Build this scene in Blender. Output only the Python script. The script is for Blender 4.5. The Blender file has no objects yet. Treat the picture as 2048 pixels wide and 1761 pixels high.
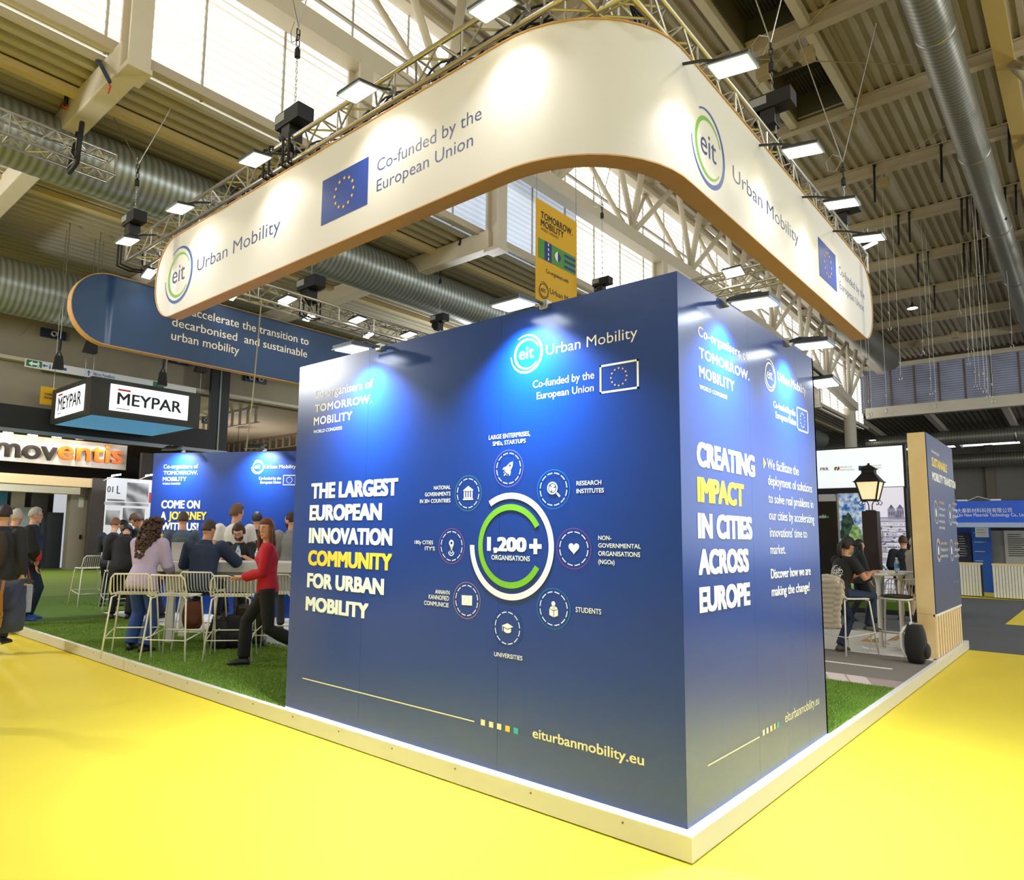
import bpy, bmesh, math, random
import numpy as np
from mathutils import Vector, Matrix, Euler
R_ = random.Random(7)
PI = math.pi
S = bpy.context.scene
COL = S.collection
# ---------------------------------------------------------------- camera, world, exposure
F_PX, CAM = 1395.117, (1.6676, -3.5850, 1.6267)
ROT = (1.6841, -0.0162, 0.7364)
SHX, SHY = -96.15, 33.30            # lens shift of the photograph in pixels of a 2048 x 1761 frame
cd = bpy.data.cameras.new('camera'); cam = bpy.data.objects.new('camera', cd); COL.objects.link(cam)
cam.location = CAM; cam.rotation_euler = ROT
cd.sensor_width = 36.0; cd.sensor_fit = 'HORIZONTAL'
cd.lens = 36.0 * F_PX / 2048; cd.shift_x = -SHX / 2048; cd.shift_y = SHY / 2048
cd.clip_end = 300
S.camera = cam
vs = S.view_settings
S.display_settings.display_device = 'sRGB'
vs.view_transform = 'Standard'; vs.look = 'None'; vs.exposure = 0.0; vs.gamma = 1.0
vs.use_curve_mapping = False
W = bpy.data.worlds.new('daylight'); S.world = W; W.use_nodes = True
bg = W.node_tree.nodes['Background']
bg.inputs[0].default_value = (0.90, 0.96, 1.0, 1); bg.inputs[1].default_value = 1.85
# ---------------------------------------------------------------- measuring: pixel of the photograph -> point on a plane of the place
M3 = Euler(ROT).to_matrix()
CX, CY = 1024 + SHX, 880.5 + SHY
def ray(px, py): return M3 @ Vector(((px - CX) / F_PX, -(py - CY) / F_PX, -1))
def pt(px, py, ax, val):
    d = ray(px, py); k = 'xyz'.index(ax); t = (val - CAM[k]) / d[k]
    return Vector(CAM) + d * t
def at(px, depth, z=0.0):
    d = ray(px, 1060); d.z = 0
    f = M3 @ Vector((0, 0, -1)); f.z = 0; f.normalize()
    p = Vector(CAM) + d * (depth / d.dot(f)); p.z = z
    return p
# ---------------------------------------------------------------- materials
def lin(h):
    h = h.lstrip('#'); c = [int(h[i:i+2], 16) / 255 for i in (0, 2, 4)]
    return tuple(x / 12.92 if x <= .04045 else ((x + .055) / 1.055) ** 2.4 for x in c)
MATS = {}
def mat(name, col='#808080', rough=.5, metal=0., spec=.5, emit=None, es=0., var=.06, scale=14., bump=0., bscale=60., alpha=None, trans=0., coat=0., sheen=0.):
    if name in MATS: return MATS[name]
    m = bpy.data.materials.new(name); m.use_nodes = True; MATS[name] = m
    nt = m.node_tree; N = nt.nodes; L = nt.links; b = N['Principled BSDF']
    c = lin(col) if isinstance(col, str) else col
    if var > 0:
        tc = N.new('ShaderNodeTexCoord'); nz = N.new('ShaderNodeTexNoise'); nz.inputs['Scale'].default_value = scale; nz.inputs['Detail'].default_value = 3
        L.new(tc.outputs['Object'], nz.inputs['Vector'])
        mx = N.new('ShaderNodeMix'); mx.data_type = 'RGBA'
        mx.inputs[6].default_value = tuple(max(0, x * (1 - var)) for x in c) + (1,)
        mx.inputs[7].default_value = tuple(min(1, x * (1 + var)) for x in c) + (1,)
        L.new(nz.outputs['Fac'], mx.inputs[0]); L.new(mx.outputs[2], b.inputs['Base Color'])
    else: b.inputs['Base Color'].default_value = c + (1,)
    if bump > 0:
        tc2 = N.new('ShaderNodeTexCoord'); n2 = N.new('ShaderNodeTexNoise'); n2.inputs['Scale'].default_value = bscale; n2.inputs['Detail'].default_value = 2
        bp = N.new('ShaderNodeBump'); bp.inputs['Strength'].default_value = bump; bp.inputs['Distance'].default_value = .01
        L.new(tc2.outputs['Object'], n2.inputs['Vector']); L.new(n2.outputs['Fac'], bp.inputs['Height']); L.new(bp.outputs[0], b.inputs['Normal'])
    b.inputs['Roughness'].default_value = rough; b.inputs['Metallic'].default_value = metal
    b.inputs['Specular IOR Level'].default_value = spec
    if coat: b.inputs['Coat Weight'].default_value = coat
    if trans: b.inputs['Transmission Weight'].default_value = trans
    if sheen: b.inputs['Sheen Weight'].default_value = sheen
    if emit:
        b.inputs['Emission Color'].default_value = (lin(emit) if isinstance(emit, str) else emit) + (1,)
        b.inputs['Emission Strength'].default_value = es
    return m
def nodes(m): return m.node_tree.nodes, m.node_tree.links, m.node_tree.nodes['Principled BSDF']
def wave_mat(name, c1, c2, axis, scale, rough=.6, emit=0., metal=0., prof='SIN', rot=None, spec=.5, dist=0.):
    """two-tone bands along an object axis"""
    m = mat(name, c1, rough=rough, var=0, metal=metal, spec=spec); N, L, b = nodes(m)
    tc = N.new('ShaderNodeTexCoord'); w = N.new('ShaderNodeTexWave'); w.bands_direction = axis; w.wave_profile = prof
    w.inputs['Scale'].default_value = scale; w.inputs['Distortion'].default_value = dist
    L.new(tc.outputs['Object'], w.inputs['Vector'])
    mx = N.new('ShaderNodeMix'); mx.data_type = 'RGBA'
    mx.inputs[6].default_value = lin(c1) + (1,); mx.inputs[7].default_value = lin(c2) + (1,)
    L.new(w.outputs['Fac'], mx.inputs[0]); L.new(mx.outputs[2], b.inputs['Base Color'])
    if emit: L.new(mx.outputs[2], b.inputs['Emission Color']); b.inputs['Emission Strength'].default_value = emit
    return m
# ---------------------------------------------------------------- mesh building
def mw_of(o): return WM.get(o.name, Matrix.Identity(4))
WM = {}
class MB:
    def __init__(s): s.v = []; s.f = []; s.marks = []
    def add(s, vs, fs):
        o = len(s.v); s.v += [tuple(x) for x in vs]; s.f += [tuple(i + o for i in f) for f in fs]; return s
    def box(s, a, b, bev=0.):
        x0, y0, z0 = (min(a[i], b[i]) for i in range(3)); x1, y1, z1 = (max(a[i], b[i]) for i in range(3))
        if bev > 0:
            bm = bmesh.new(); bmesh.ops.create_cube(bm, size=1)
            for v in bm.verts: v.co = ((x0+x1)/2 + v.co.x*(x1-x0), (y0+y1)/2 + v.co.y*(y1-y0), (z0+z1)/2 + v.co.z*(z1-z0))
            bmesh.ops.bevel(bm, geom=bm.edges[:], offset=min(bev, .49*min(x1-x0, y1-y0, z1-z0)), segments=2, affect='EDGES', profile=.5)
            bm.verts.index_update(); s.add([v.co[:] for v in bm.verts], [[v.index for v in f.verts] for f in bm.faces]); bm.free(); return s
        return s.add([(x0,y0,z0),(x1,y0,z0),(x1,y1,z0),(x0,y1,z0),(x0,y0,z1),(x1,y0,z1),(x1,y1,z1),(x0,y1,z1)],
                     [(3,2,1,0),(4,5,6,7),(0,1,5,4),(1,2,6,5),(2,3,7,6),(3,0,4,7)])
    def obox(s, c, ux, uy, uz):
        """box about c with half-extent vectors"""
        c, ux, uy, uz = map(Vector, (c, ux, uy, uz)); P = []
        for k in (-1, 1):
            for i, j in ((-1,-1),(1,-1),(1,1),(-1,1)): P.append(c + ux*i + uy*j + uz*k)
        return s.add(P, [(3,2,1,0),(4,5,6,7),(0,1,5,4),(1,2,6,5),(2,3,7,6),(3,0,4,7)])
    def bar(s, p, q, w, h, up=(0,0,1)):
        p, q = Vector(p), Vector(q); d = (q - p); l = d.length
        if l < 1e-6: return s
        d /= l; u = Vector(up)
        if abs(d.dot(u)) > .99: u = Vector((1,0,0))
        x = d.cross(u).normalized(); y = x.cross(d).normalized()
        return s.obox((p+q)/2, x*w/2, d*l/2, y*h/2)
    def tube(s, pts, r, n=8, cap=True, closed=False):
        pts = [Vector(p) for p in pts]; m = len(pts); rs = r if isinstance(r, (list, tuple)) else [r]*m
        if m == 2 and not closed:
            pass
        t0 = (pts[1] - pts[0]).normalized(); u = Vector((0,0,1)) if abs(t0.z) < .9 else Vector((1,0,0))
        x = t0.cross(u).normalized(); V = []
        for i, p in enumerate(pts):
            if closed: t = (pts[(i+1) % m] - pts[i-1])
            else: t = pts[min(i+1, m-1)] - pts[max(i-1, 0)]
            if t.length < 1e-9: t = t0.copy()
            t.normalize(); x = (x - t * x.dot(t))
            if x.length < 1e-6: x = t.orthogonal()
            x.normalize(); y = t.cross(x)
            for k in range(n):
                a = 2*PI*k/n; V.append(p + (x*math.cos(a) + y*math.sin(a)) * rs[i])
        Fc = []
        for i in range(m if closed else m-1):
            j = (i+1) % m
            for k in range(n): Fc.append((i*n+k, i*n+(k+1) % n, j*n+(k+1) % n, j*n+k))
        if cap and not closed: Fc += [tuple(range(n-1, -1, -1)), tuple(range((m-1)*n, m*n))]
        return s.add(V, Fc)
    def loft(s, rings, cap=True):
        n = len(rings[0]); V = [p for r in rings for p in r]; Fc = []
        for i in range(len(rings)-1):
            for k in range(n): Fc.append((i*n+k, i*n+(k+1) % n, (i+1)*n+(k+1) % n, (i+1)*n+k))
        if cap: Fc += [tuple(range(n-1, -1, -1)), tuple(range((len(rings)-1)*n, len(rings)*n))]
        return s.add(V, Fc)
    def lathe(s, prof, c=(0,0,0), n=24, cap=True):
        return s.loft([[(c[0]+r*math.cos(2*PI*k/n), c[1]+r*math.sin(2*PI*k/n), c[2]+z) for k in range(n)] for r, z in prof], cap)
    def ell(s, c, rx, ry, rz, n=12, m=8, R=None, fn=None):
        V = []; Fc = []; c = Vector(c)
        def pos(th, ph):
            d = Vector((math.sin(th)*math.cos(ph), math.sin(th)*math.sin(ph), math.cos(th)))
            k = fn(d) if fn else 1.
            p = Vector((d.x*rx*k, d.y*ry*k, d.z*rz*k)); return c + (R @ p if R else p)
        V.append(pos(0, 0))
        for i in range(1, m):
            for k in range(n): V.append(pos(PI*i/m, 2*PI*k/n))
        V.append(pos(PI, 0))
        for k in range(n): Fc.append((0, 1+k, 1+(k+1) % n))
        for i in range(m-2):
            for k in range(n): Fc.append((1+i*n+k, 1+(i+1)*n+k, 1+(i+1)*n+(k+1) % n, 1+i*n+(k+1) % n))
        o = 1+(m-2)*n
        for k in range(n): Fc.append((o+k, len(V)-1, o+(k+1) % n))
        return s.add(V, Fc)
    def prism(s, poly, fr, w0, w1):
        """polygon (u, v) on a frame, from height w0 to w1 along its normal"""
        n = len(poly)
        A = [fr.p(u, v, w0) for u, v in poly]; B = [fr.p(u, v, w1) for u, v in poly]
        return s.add(A + B, [tuple(range(n-1, -1, -1)), tuple(range(n, 2*n))] + [(i, (i+1) % n, n+(i+1) % n, n+i) for i in range(n)])
    def flat(s, poly, fr, w=.0015):
        return s.add([fr.p(u, v, w) for u, v in poly], [tuple(range(len(poly)))])
    def ring(s, c, r0, r1, fr, a0=0., a1=360., n=48, w=.003):
        for i in range(n):
            a, b = (math.radians(a0 + (a1-a0)*k/n) for k in (i, i+1))
            s.flat([(c[0]+r*math.cos(t), c[1]+r*math.sin(t)) for r, t in ((r0,a),(r1,a),(r1,b),(r0,b))], fr, w)
        return s
    def arc2(s, c, a0, a1, n, rin, rout, fr, w=.003):
        """arc whose inner / outer radius vary: rin(f), rout(f)"""
        for i in range(n):
            q = []
            for k, fn in ((i, rin), (i, rout), (i+1, rout), (i+1, rin)):
                f = k/n; t = math.radians(a0 + (a1-a0)*f); r = fn(f); q.append((c[0]+r*math.cos(t), c[1]+r*math.sin(t)))
            s.flat(q, fr, w)
        return s
    def build(s, name, m, parent=None, local=False, smooth=False):
        if len(s.marks) > 1 and name.endswith('lettering'):      # every printed line is a part of its own
            first = None; done = set()
            for (v0, f0), (v1, f1) in s.marks:
                q = MB(); q.v = s.v[v0:v1]; q.f = [tuple(i-v0 for i in f) for f in s.f[f0:f1]]; done |= set(range(f0, f1))
                o = q.build(name, m, parent, local, smooth); first = first or o
            rest = [f for k, f in enumerate(s.f) if k not in done]
            if rest:
                ids = sorted({i for f in rest for i in f}); mp = {i: k for k, i in enumerate(ids)}; q = MB(); q.v = [s.v[i] for i in ids]; q.f = [tuple(mp[i] for i in f) for f in rest]
                q.build(name.replace('lettering', 'print_mark'), m, parent, local, smooth)
            return first
        V = s.v
        if parent is not None and not local:
            inv = mw_of(parent).inverted(); V = [inv @ Vector(v) for v in V]
        me = bpy.data.meshes.new(name); me.from_pydata([tuple(v) for v in V], [], s.f); me.update()
        if smooth: me.polygons.foreach_set('use_smooth', [True]*len(me.polygons))
        o = bpy.data.objects.new(name, me); COL.objects.link(o)
        for q in (m if isinstance(m, (list, tuple)) else [m]): me.materials.append(q)
        if parent is not None: o.parent = parent; WM[o.name] = mw_of(parent)
        return o
def tag(o, label=None, cat=None, group=None, kind=None):
    if label: o['label'] = label
    if cat: o['category'] = cat
    if group: o['group'] = group
    if kind: o['kind'] = kind
    return o
def thing(name, label, cat, loc=(0,0,0), rz=0., group=None):
    o = bpy.data.objects.new(name, None); COL.objects.link(o); o.empty_display_size = .1
    o.location = loc; o.rotation_euler = (0, 0, rz)
    WM[o.name] = Matrix.Translation(Vector(loc)) @ Matrix.Rotation(rz, 4, 'Z')
    return tag(o, label, cat, group)
def dup(root, loc, rz, label=None, group=None):
    r = root.copy(); COL.objects.link(r); r.location = loc; r.rotation_euler = (0, 0, rz)
    WM[r.name] = Matrix.Translation(Vector(loc)) @ Matrix.Rotation(rz, 4, 'Z')
    if label: r['label'] = label
    if group: r['group'] = group
    for ch in list(root.children):
        c = ch.copy(); COL.objects.link(c); c.parent = r; WM[c.name] = WM[r.name]
        for g in ch.children:
            d = g.copy(); COL.objects.link(d); d.parent = c
    return r
def struct(name, mb, m, parent=None, smooth=False):
    o = mb.build(name, m, parent, smooth=smooth)
    if parent is None: o['kind'] = 'structure'
    return o
class Fr:
    """a flat face: origin, direction along, direction up; pixels of the photo map on to it"""
    def __init__(s, o, du, dv=(0,0,1)):
        s.o = Vector(o); s.du = Vector(du).normalized(); s.dv = Vector(dv).normalized(); s.n = s.du.cross(s.dv).normalized()
    def p(s, u, v, w=0.): return s.o + s.du*u + s.dv*v + s.n*w
    def uv(s, px, py):
        d = ray(px, py); c = Vector(CAM); t = (s.o - c).dot(s.n) / d.dot(s.n); q = c + d*t - s.o
        return q.dot(s.du), q.dot(s.dv)
# scratch scene for evaluating text and remeshes away from the picture's scene
TMP = bpy.data.scenes.new('scratch')
def evaluated_mesh(o):
    TMP.collection.objects.link(o)
    vl = TMP.view_layers[0]; vl.update(); dg = vl.depsgraph
    me = bpy.data.meshes.new_from_object(o.evaluated_get(dg), depsgraph=dg)
    TMP.collection.objects.unlink(o)
    return me
_tx = {}
def glyphs(s, bold=0., track=1., shear=0.):
    if bold > .004:                                      # heavier strokes: the outline laid over itself, shifted
        V0, F0 = glyphs(s, 0., track, shear); V = []; Fc = []; b = bold*.62
        for dx in ((-b, 0, b) if bold > .02 else (-b, b)):
            for dy in ((-b*.6, b*.6) if bold > .02 else (0,)):
                o = len(V); V += [(q[0]+dx, q[1]+dy, (len(Fc)//max(1,len(F0)))*1.5e-4) for q in V0]; Fc += [tuple(i+o for i in f) for f in F0]
        return V, Fc
    k = (s, bold, track, shear)
    if k not in _tx:
        cu = bpy.data.curves.new('lettering', 'FONT'); cu.body = s; cu.size = 1; cu.offset = bold; cu.space_character = track; cu.resolution_u = 3; cu.shear = shear
        o = bpy.data.objects.new('lettering', cu); me = evaluated_mesh(o)
        _tx[k] = ([tuple(v.co) for v in me.vertices], [tuple(p.vertices) for p in me.polygons])
        bpy.data.objects.remove(o); bpy.data.meshes.remove(me)
    return _tx[k]
CAPH = {}
def caph(bold):
    if bold not in CAPH:
        v = glyphs('H', bold)[0]; CAPH[bold] = max(p[1] for p in v)-min(p[1] for p in v)
    return CAPH[bold]
def text(mb, fr, s, u0, u1, v, h, bold=0., track=1., w=.0015, shear=0.):
    """s on the frame from u0 to u1 with its baseline at v and capitals h high"""
    V, Fc = glyphs(s, bold, track, shear)
    if not V: return
    x0 = min(p[0] for p in V); x1 = max(p[0] for p in V)
    sx = (u1-u0)/(x1-x0); sy = h/caph(bold)
    a = (len(mb.v), len(mb.f)); mb.add([fr.p(u0+(p[0]-x0)*sx, v+p[1]*sy, w+p[2]) for p in V], Fc); mb.marks.append((a, (len(mb.v), len(mb.f))))
def ptext(mb, fr, s, bl, br, tl, bold=0., track=1., w=.0015):
    """as text(), measured in the photo: base-line left, base-line right, top of the first capital"""
    a = fr.uv(*bl); b = fr.uv(*br); c = fr.uv(*tl)
    text(mb, fr, s, a[0], b[0], (a[1]+b[1])/2, c[1]-a[1], bold, track, w)
def star(mb, c, r, fr, w=.0015, n=5):
    P = []
    for k in range(2*n):
        a = PI/2 + PI*k/n; q = r if k % 2 == 0 else r*.42
        P.append((c[0]+q*math.cos(a), c[1]+q*math.sin(a)))
    for k in range(0, 2*n, 2): mb.flat([c, P[k-1], P[k], P[(k+1) % (2*n)]], fr, w)
def stars12(mb, c, R, r, fr, w=.0015):
    for k in range(12):
        a = PI*k/6; star(mb, (c[0]+R*math.cos(a), c[1]+R*math.sin(a)), r, fr, w)
def eit(mbA, mbB, mbT, c, r, fr, w=.0015):
    """the ring mark: outer tapering ring, inner tapering ring, small word"""
    s = lambda f: math.sin(PI*f)
    mbA.arc2(c, 182, 482, 60, lambda f: r*(.985-.115*max(.25, s(f)**.7)), lambda f: r, fr, w)
    mbB.arc2(c, 22, 322, 56, lambda f: r*(.775-.11*max(.3, s(f)**.7)), lambda f: r*.79, fr, w)
    text(mbT, fr, 'eit', c[0]-.47*r, c[0]+.45*r, c[1]-.24*r, .62*r, .0, w=w)
# ---------------------------------------------------------------- shared materials
m_cream = mat('cream painted steel', '#cfc5b2', rough=.45, var=.05, scale=3)
m_purlin = mat('purlin paint', '#bbae98', rough=.5, var=.05, scale=3)
m_sheet = mat('corrugated roof sheet', '#aaa08c', rough=.55, var=.06, scale=2)
m_sheet2 = mat('corrugated low roof sheet', '#b5ad98', rough=.55, var=.06, scale=2)
m_conc = mat('raw concrete', '#8f8672', rough=.85, var=.16, scale=1.3, bump=.15, bscale=9)
m_conc2 = mat('pale concrete', '#a39a86', rough=.85, var=.12, scale=1.1)
m_dark = mat('dark opening', '#2c2a26', rough=.7, var=.1)
m_black = mat('matt black', '#121214', rough=.6, var=.08)
m_blackp = mat('black plastic', '#0c0c0d', rough=.35, var=.05)
m_white = mat('white paint', '#e9e6de', rough=.4, var=.02)
m_alu = mat('truss aluminium', '#c9c4ba', rough=.28, metal=.85, var=.05, scale=20)
m_steel = mat('zinc steel', '#aaa8a2', rough=.35, metal=.9, var=.06, scale=20)
m_yel = mat('yellow carpet', '#eed63c', rough=.55, spec=.35, var=.05, scale=.9, bump=.05, bscale=400)
m_grey = mat('charcoal carpet', '#55585a', rough=.85, var=.06, scale=3, bump=.08, bscale=300)
m_green = mat('green carpet', '#66801c', rough=.9, var=.12, scale=5)
m_wood = mat('pale birch', '#ecd2a2', rough=.45, var=.05, scale=4)
# wood edge: grain
m_tan = mat('tan edge band', '#c79a62', rough=.5, var=.05, scale=3)
m_ink = mat('navy ink', '#1f3a78', rough=.5, var=0); m_ink2 = mat('flag blue', '#0f3a94', rough=.5, var=.03)
m_star = mat('star gold', '#f0b73c', rough=.5, var=0)
m_wht = mat('white print', '#f4f3ec', rough=.4, var=0); m_cream_p = mat('cream print', '#ece5b8', rough=.45, var=0)
m_yprint = mat('yellow print', '#f3d046', rough=.45, var=0); m_grn = mat('green print', '#6fae2c', rough=.45, var=0)
# ---------------------------------------------------------------- the hall: floor
struct('floor', MB().add([(-45,-25,-.012),(45,-25,-.012),(45,65,-.012),(-45,65,-.012)], [(0,1,2,3)]), m_grey)
yc = MB().add([(-45,-25,-.004),(45,-25,-.004),(45,9.92,-.004),(-45,9.92,-.004)], [(0,1,2,3)]).build('yellow_carpet', m_yel)
tag(yc, 'wide yellow carpet of the aisle running around the blue stand', 'carpet')
yt = MB().add([(.09,14.8,-.004),(7,14.8,-.004),(7,22.3,-.004),(.11,22.3,-.004)], [(0,1,2,3)]).build('carpet_patch', m_yel); tag(yt, 'yellow carpet corner laid on the charcoal aisle before the far slatted counters', 'carpet')
yf = MB().add([(-6,22.35,.0),(6,23.6,.0),(6,27,.0),(-6,27,.0)], [(0,1,2,3)]).build('stand_carpet', m_yel)
tag(yf, 'yellow carpet under the far blue fascia stand and its counters', 'carpet')
gc = MB().add([(-48,-6,.0),(-16.05,-6,.0),(-16.05,12,.0),(-48,12,.0)], [(0,1,2,3)]).build('green_carpet', m_green)
tag(gc, 'olive green carpet running to the stand with orange lettered sign', 'carpet')
# ---------------------------------------------------------------- the hall: roofs
def zr(y): return 13.0 if y < 20 else 13.0 - (y-20)*.0375 - max(0, y-30)*.008
def sheet(x0, x1, ys, zf, pitch=.26, d=.07, off=.0):
    mb = MB(); n = int((x1-x0)/pitch); prof = []
    for i in range(n):
        x = x0 + i*pitch
        prof += [(x, 0), (x+pitch*.42, 0), (x+pitch*.5, d), (x+pitch*.92, d)]
    prof.append((x1, 0)); V = []; Fc = []
    for y in ys: V += [(px, y, zf(y)+off+pz) for px, pz in prof]
    k = len(prof)
    for j in range(len(ys)-1):
        for i in range(k-1): Fc.append((j*k+i, j*k+i+1, (j+1)*k+i+1, (j+1)*k+i))
    return mb.add(V, Fc)
YS = [-16, 0, 10, 20, 25, 30, 35, 40, 44.5]
ROOF = .34
holes = [(2.9, 5.1), (6.0, 8.2), (9.4, 12.3), (13.75, 16.1)]
cm = sheet(-9.3, -3.86, YS, zr, off=ROOF); c2 = sheet(-2.6, 13, YS, zr, off=ROOF)
cm.add(c2.v, c2.f)
edges = [-16] + [e for h in holes for e in h] + [44.5]
for a, b in zip(edges[0::2], edges[1::2]):
    ys = [a] + [y for y in YS if a < y < b] + [b]; s_ = sheet(-3.86, -2.6, ys, zr, off=ROOF); cm.add(s_.v, s_.f)
struct('ceiling', cm, m_sheet)
for k, (a, b) in enumerate(holes):
    h = MB(); z = zr(a)+ROOF-.06
    for q in ((-3.9,a-.05,z,-3.82,b+.05,z+.75),(-2.64,a-.05,z,-2.56,b+.05,z+.75),(-3.9,a-.05,z,-2.56,a+.03,z+.75),(-3.9,b-.03,z,-2.56,b+.05,z+.75)): h.box(q[:3], q[3:])
    o = struct('window_%d' % (k+3), h, mat('vent shaft', '#57554b', rough=.7))
    lid = MB()
    for j in range(14):
        x = -3.8 + j*.085; lid.box((x, a, z+.7), (x+.05, b, z+.74))
    lid.box((-3.86,a,z+.74),(-2.6,b,z+.78)); lid.tube([(-3.86,(a+b)/2,z+.55),(-2.6,(a+b)/2,z+.6)], .02)
    lid.build('vent_flap', mat('vent flap', '#45433b', rough=.7), o)
# purlins: I-section beams across the nave, every 3.95 m
PY = [4.3 + 3.95*k for k in range(-4, 11)]
TI = [20]
def trim(mb, m, smooth=False):
    TI[0] += 1; return struct('trim_%d' % TI[0], mb, m, smooth=smooth)
for y in PY:
    z = zr(y)+ROOF
    mb = MB().box((-8.6, y-.11, z-.35), (13, y+.11, z-.32)).box((-8.6, y-.11, z-.03), (13, y+.11, z)).box((-8.6, y-.02, z-.33), (13, y+.02, z-.02))
    trim(mb, m_purlin)
for x in (-3.95, -2.5):                                   # beams framing the roof vents
    trim(MB().box((x-.09, -16, 13.06), (x+.09, 16.2, 13.33)), m_cream)
# clerestory trusses: bottom chord, two top chords, tubes
def truss_x(xc, y0, y1, mirror=1, drop=True):
    def zb(y): return 10.42 if y < 22 else (10.42 - (y-22)*.063 if y < 34 else 9.66 - (y-34)*.11)
    mb = MB(); ys = [y0, 22, 34, y1] if drop else [y0, y1]
    for a, b in zip(ys, ys[1:]): mb.bar((xc, a-.1, zb(a)), (xc, b+.1, zb(b)), .36, .40)
    o = trim(mb, m_cream)
    for sx, nm in ((-.55, 'chord'), (.55, 'chord')):
        c = MB(); yy = [y0, 20, 30, 44]
        for a, b in zip(yy, yy[1:]): c.bar((xc+sx, a, zr(a)-.16), (xc+sx, b, zr(b)-.16), .42, .30)
        c.build('upper_chord', m_cream, o)
    y = y0 + 2; k = 0
    nodes_ = []
    yk = PY[0]
    for yk in PY:
        yb = yk + 2.0
        if yb < y0 or yb > y1: continue
        for sx in (-.55, .55):
            for ty in (yk, yk+3.95):
                if ty > 44: continue
                MB().tube([(xc+sx*.15, yb, zb(yb)+.18), (xc+sx, ty, zr(ty)-.3)], .085 if sx > 0 else .07, 10).build('diagonal_tube', m_cream, o, smooth=True)
        MB().tube([(xc+.08, yb-.12, zb(yb)+.15), (xc+.52, yb-.12, zr(yb)-.3)], .10, 10).build('vertical_tube', m_cream, o, smooth=True)
    return o
truss_x(-8.0, -14, 39.2)
t2 = MB()
for yy in ((-16, 20), (20, 44)): t2.bar((.72, yy[0], zr(yy[0])-.05), (.72, yy[1], zr(yy[1])-.05), .36, .3)
o2 = trim(t2, mat('ochre cream steel', '#c2a868', rough=.5))
for k in range(8):
    y = 4.3+3.95*k
    MB().tube([(.80, y, zr(y)-.15), (2.6, y+2.3, 10.6)], .085, 10).build('diagonal_tube', m_cream, o2, smooth=True)
    MB().tube([(.80, y, zr(y)-.15), (2.6, y-1.7, 10.6)], .085, 10).build('diagonal_tube', m_cream, o2, smooth=True)
# column at the far end of the truss
trim(MB().lathe([(.30,0),(.30,8.9),(.36,8.95),(.36,9.05)], (-8.3,39.4,0), 24), m_cream, True)
trim(MB().lathe([(.30,0),(.30,9.9),(.36,9.95),(.36,10.05)], (-8.0,-15,0), 24), m_cream, True)
# clerestory glazing, long side
m_pane = mat('translucent cladding', '#f4f6f8', rough=.6, var=0)
N, L, b = nodes(m_pane)
tc = N.new('ShaderNodeTexCoord'); sp = N.new('ShaderNodeSeparateXYZ'); L.new(tc.outputs['Object'], sp.inputs[0])
def bandz(freq, lo, hi, sock):
    a = N.new('ShaderNodeMath'); a.operation = 'MULTIPLY'; a.inputs[1].default_value = freq; L.new(sock, a.inputs[0])
    f = N.new('ShaderNodeMath'); f.operation = 'FRACT'; L.new(a.outputs[0], f.inputs[0])
    r = N.new('ShaderNodeMapRange'); r.inputs[1].default_value = .60; r.inputs[2].default_value = .72; r.inputs[3].default_value = hi; r.inputs[4].default_value = lo; L.new(f.outputs[0], r.inputs[0])
    return r.outputs[0]
b1 = bandz(6.2, .30, 1.0, sp.outputs['Z'])
# a building stands outside behind part of the glazing: less, bluer sky there (object Y between 9.5 and 15)
nz = N.new('ShaderNodeTexNoise'); nz.inputs['Scale'].default_value = .55; L.new(tc.outputs['Object'], nz.inputs['Vector'])
mr = N.new('ShaderNodeMapRange'); mr.inputs[1].default_value = .3; mr.inputs[2].default_value = .7; mr.inputs[3].default_value = .75; mr.inputs[4].default_value = 1.15; L.new(nz.outputs['Fac'], mr.inputs[0])
ml = N.new('ShaderNodeMath'); ml.operation = 'MULTIPLY'; L.new(b1, ml.inputs[0]); L.new(mr.outputs[0], ml.inputs[1])
b.inputs['Emission Color'].default_value = lin('#fffdf8') + (1,); 
m2_ = N.new('ShaderNodeMath'); m2_.operation = 'MULTIPLY'; m2_.inputs[1].default_value = 1.4; L.new(ml.outputs[0], m2_.inputs[0]); L.new(m2_.outputs[0], b.inputs['Emission Strength'])
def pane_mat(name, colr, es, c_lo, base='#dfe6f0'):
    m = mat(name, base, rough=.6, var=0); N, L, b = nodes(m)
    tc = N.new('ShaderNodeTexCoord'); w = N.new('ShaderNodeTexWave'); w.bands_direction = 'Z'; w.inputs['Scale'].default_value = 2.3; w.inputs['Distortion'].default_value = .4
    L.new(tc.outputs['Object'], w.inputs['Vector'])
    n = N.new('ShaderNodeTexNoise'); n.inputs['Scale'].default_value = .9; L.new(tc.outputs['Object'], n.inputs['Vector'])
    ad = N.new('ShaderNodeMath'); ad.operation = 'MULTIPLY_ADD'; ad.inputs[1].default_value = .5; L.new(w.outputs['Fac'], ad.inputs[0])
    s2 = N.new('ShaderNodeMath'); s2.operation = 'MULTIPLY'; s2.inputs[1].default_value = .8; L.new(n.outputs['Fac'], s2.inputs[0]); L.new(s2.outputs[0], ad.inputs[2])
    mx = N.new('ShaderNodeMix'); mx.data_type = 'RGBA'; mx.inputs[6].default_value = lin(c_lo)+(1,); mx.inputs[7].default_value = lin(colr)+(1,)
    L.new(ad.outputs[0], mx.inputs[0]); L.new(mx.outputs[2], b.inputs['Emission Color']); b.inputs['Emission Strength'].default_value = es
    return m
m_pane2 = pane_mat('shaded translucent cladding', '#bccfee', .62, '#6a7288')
m_pane3 = pane_mat('brownish translucent cladding', '#9aa8c4', .34, '#33241a', '#4a4038')  # bands and noise between dark brown and pale blue
XG = -8.62
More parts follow.
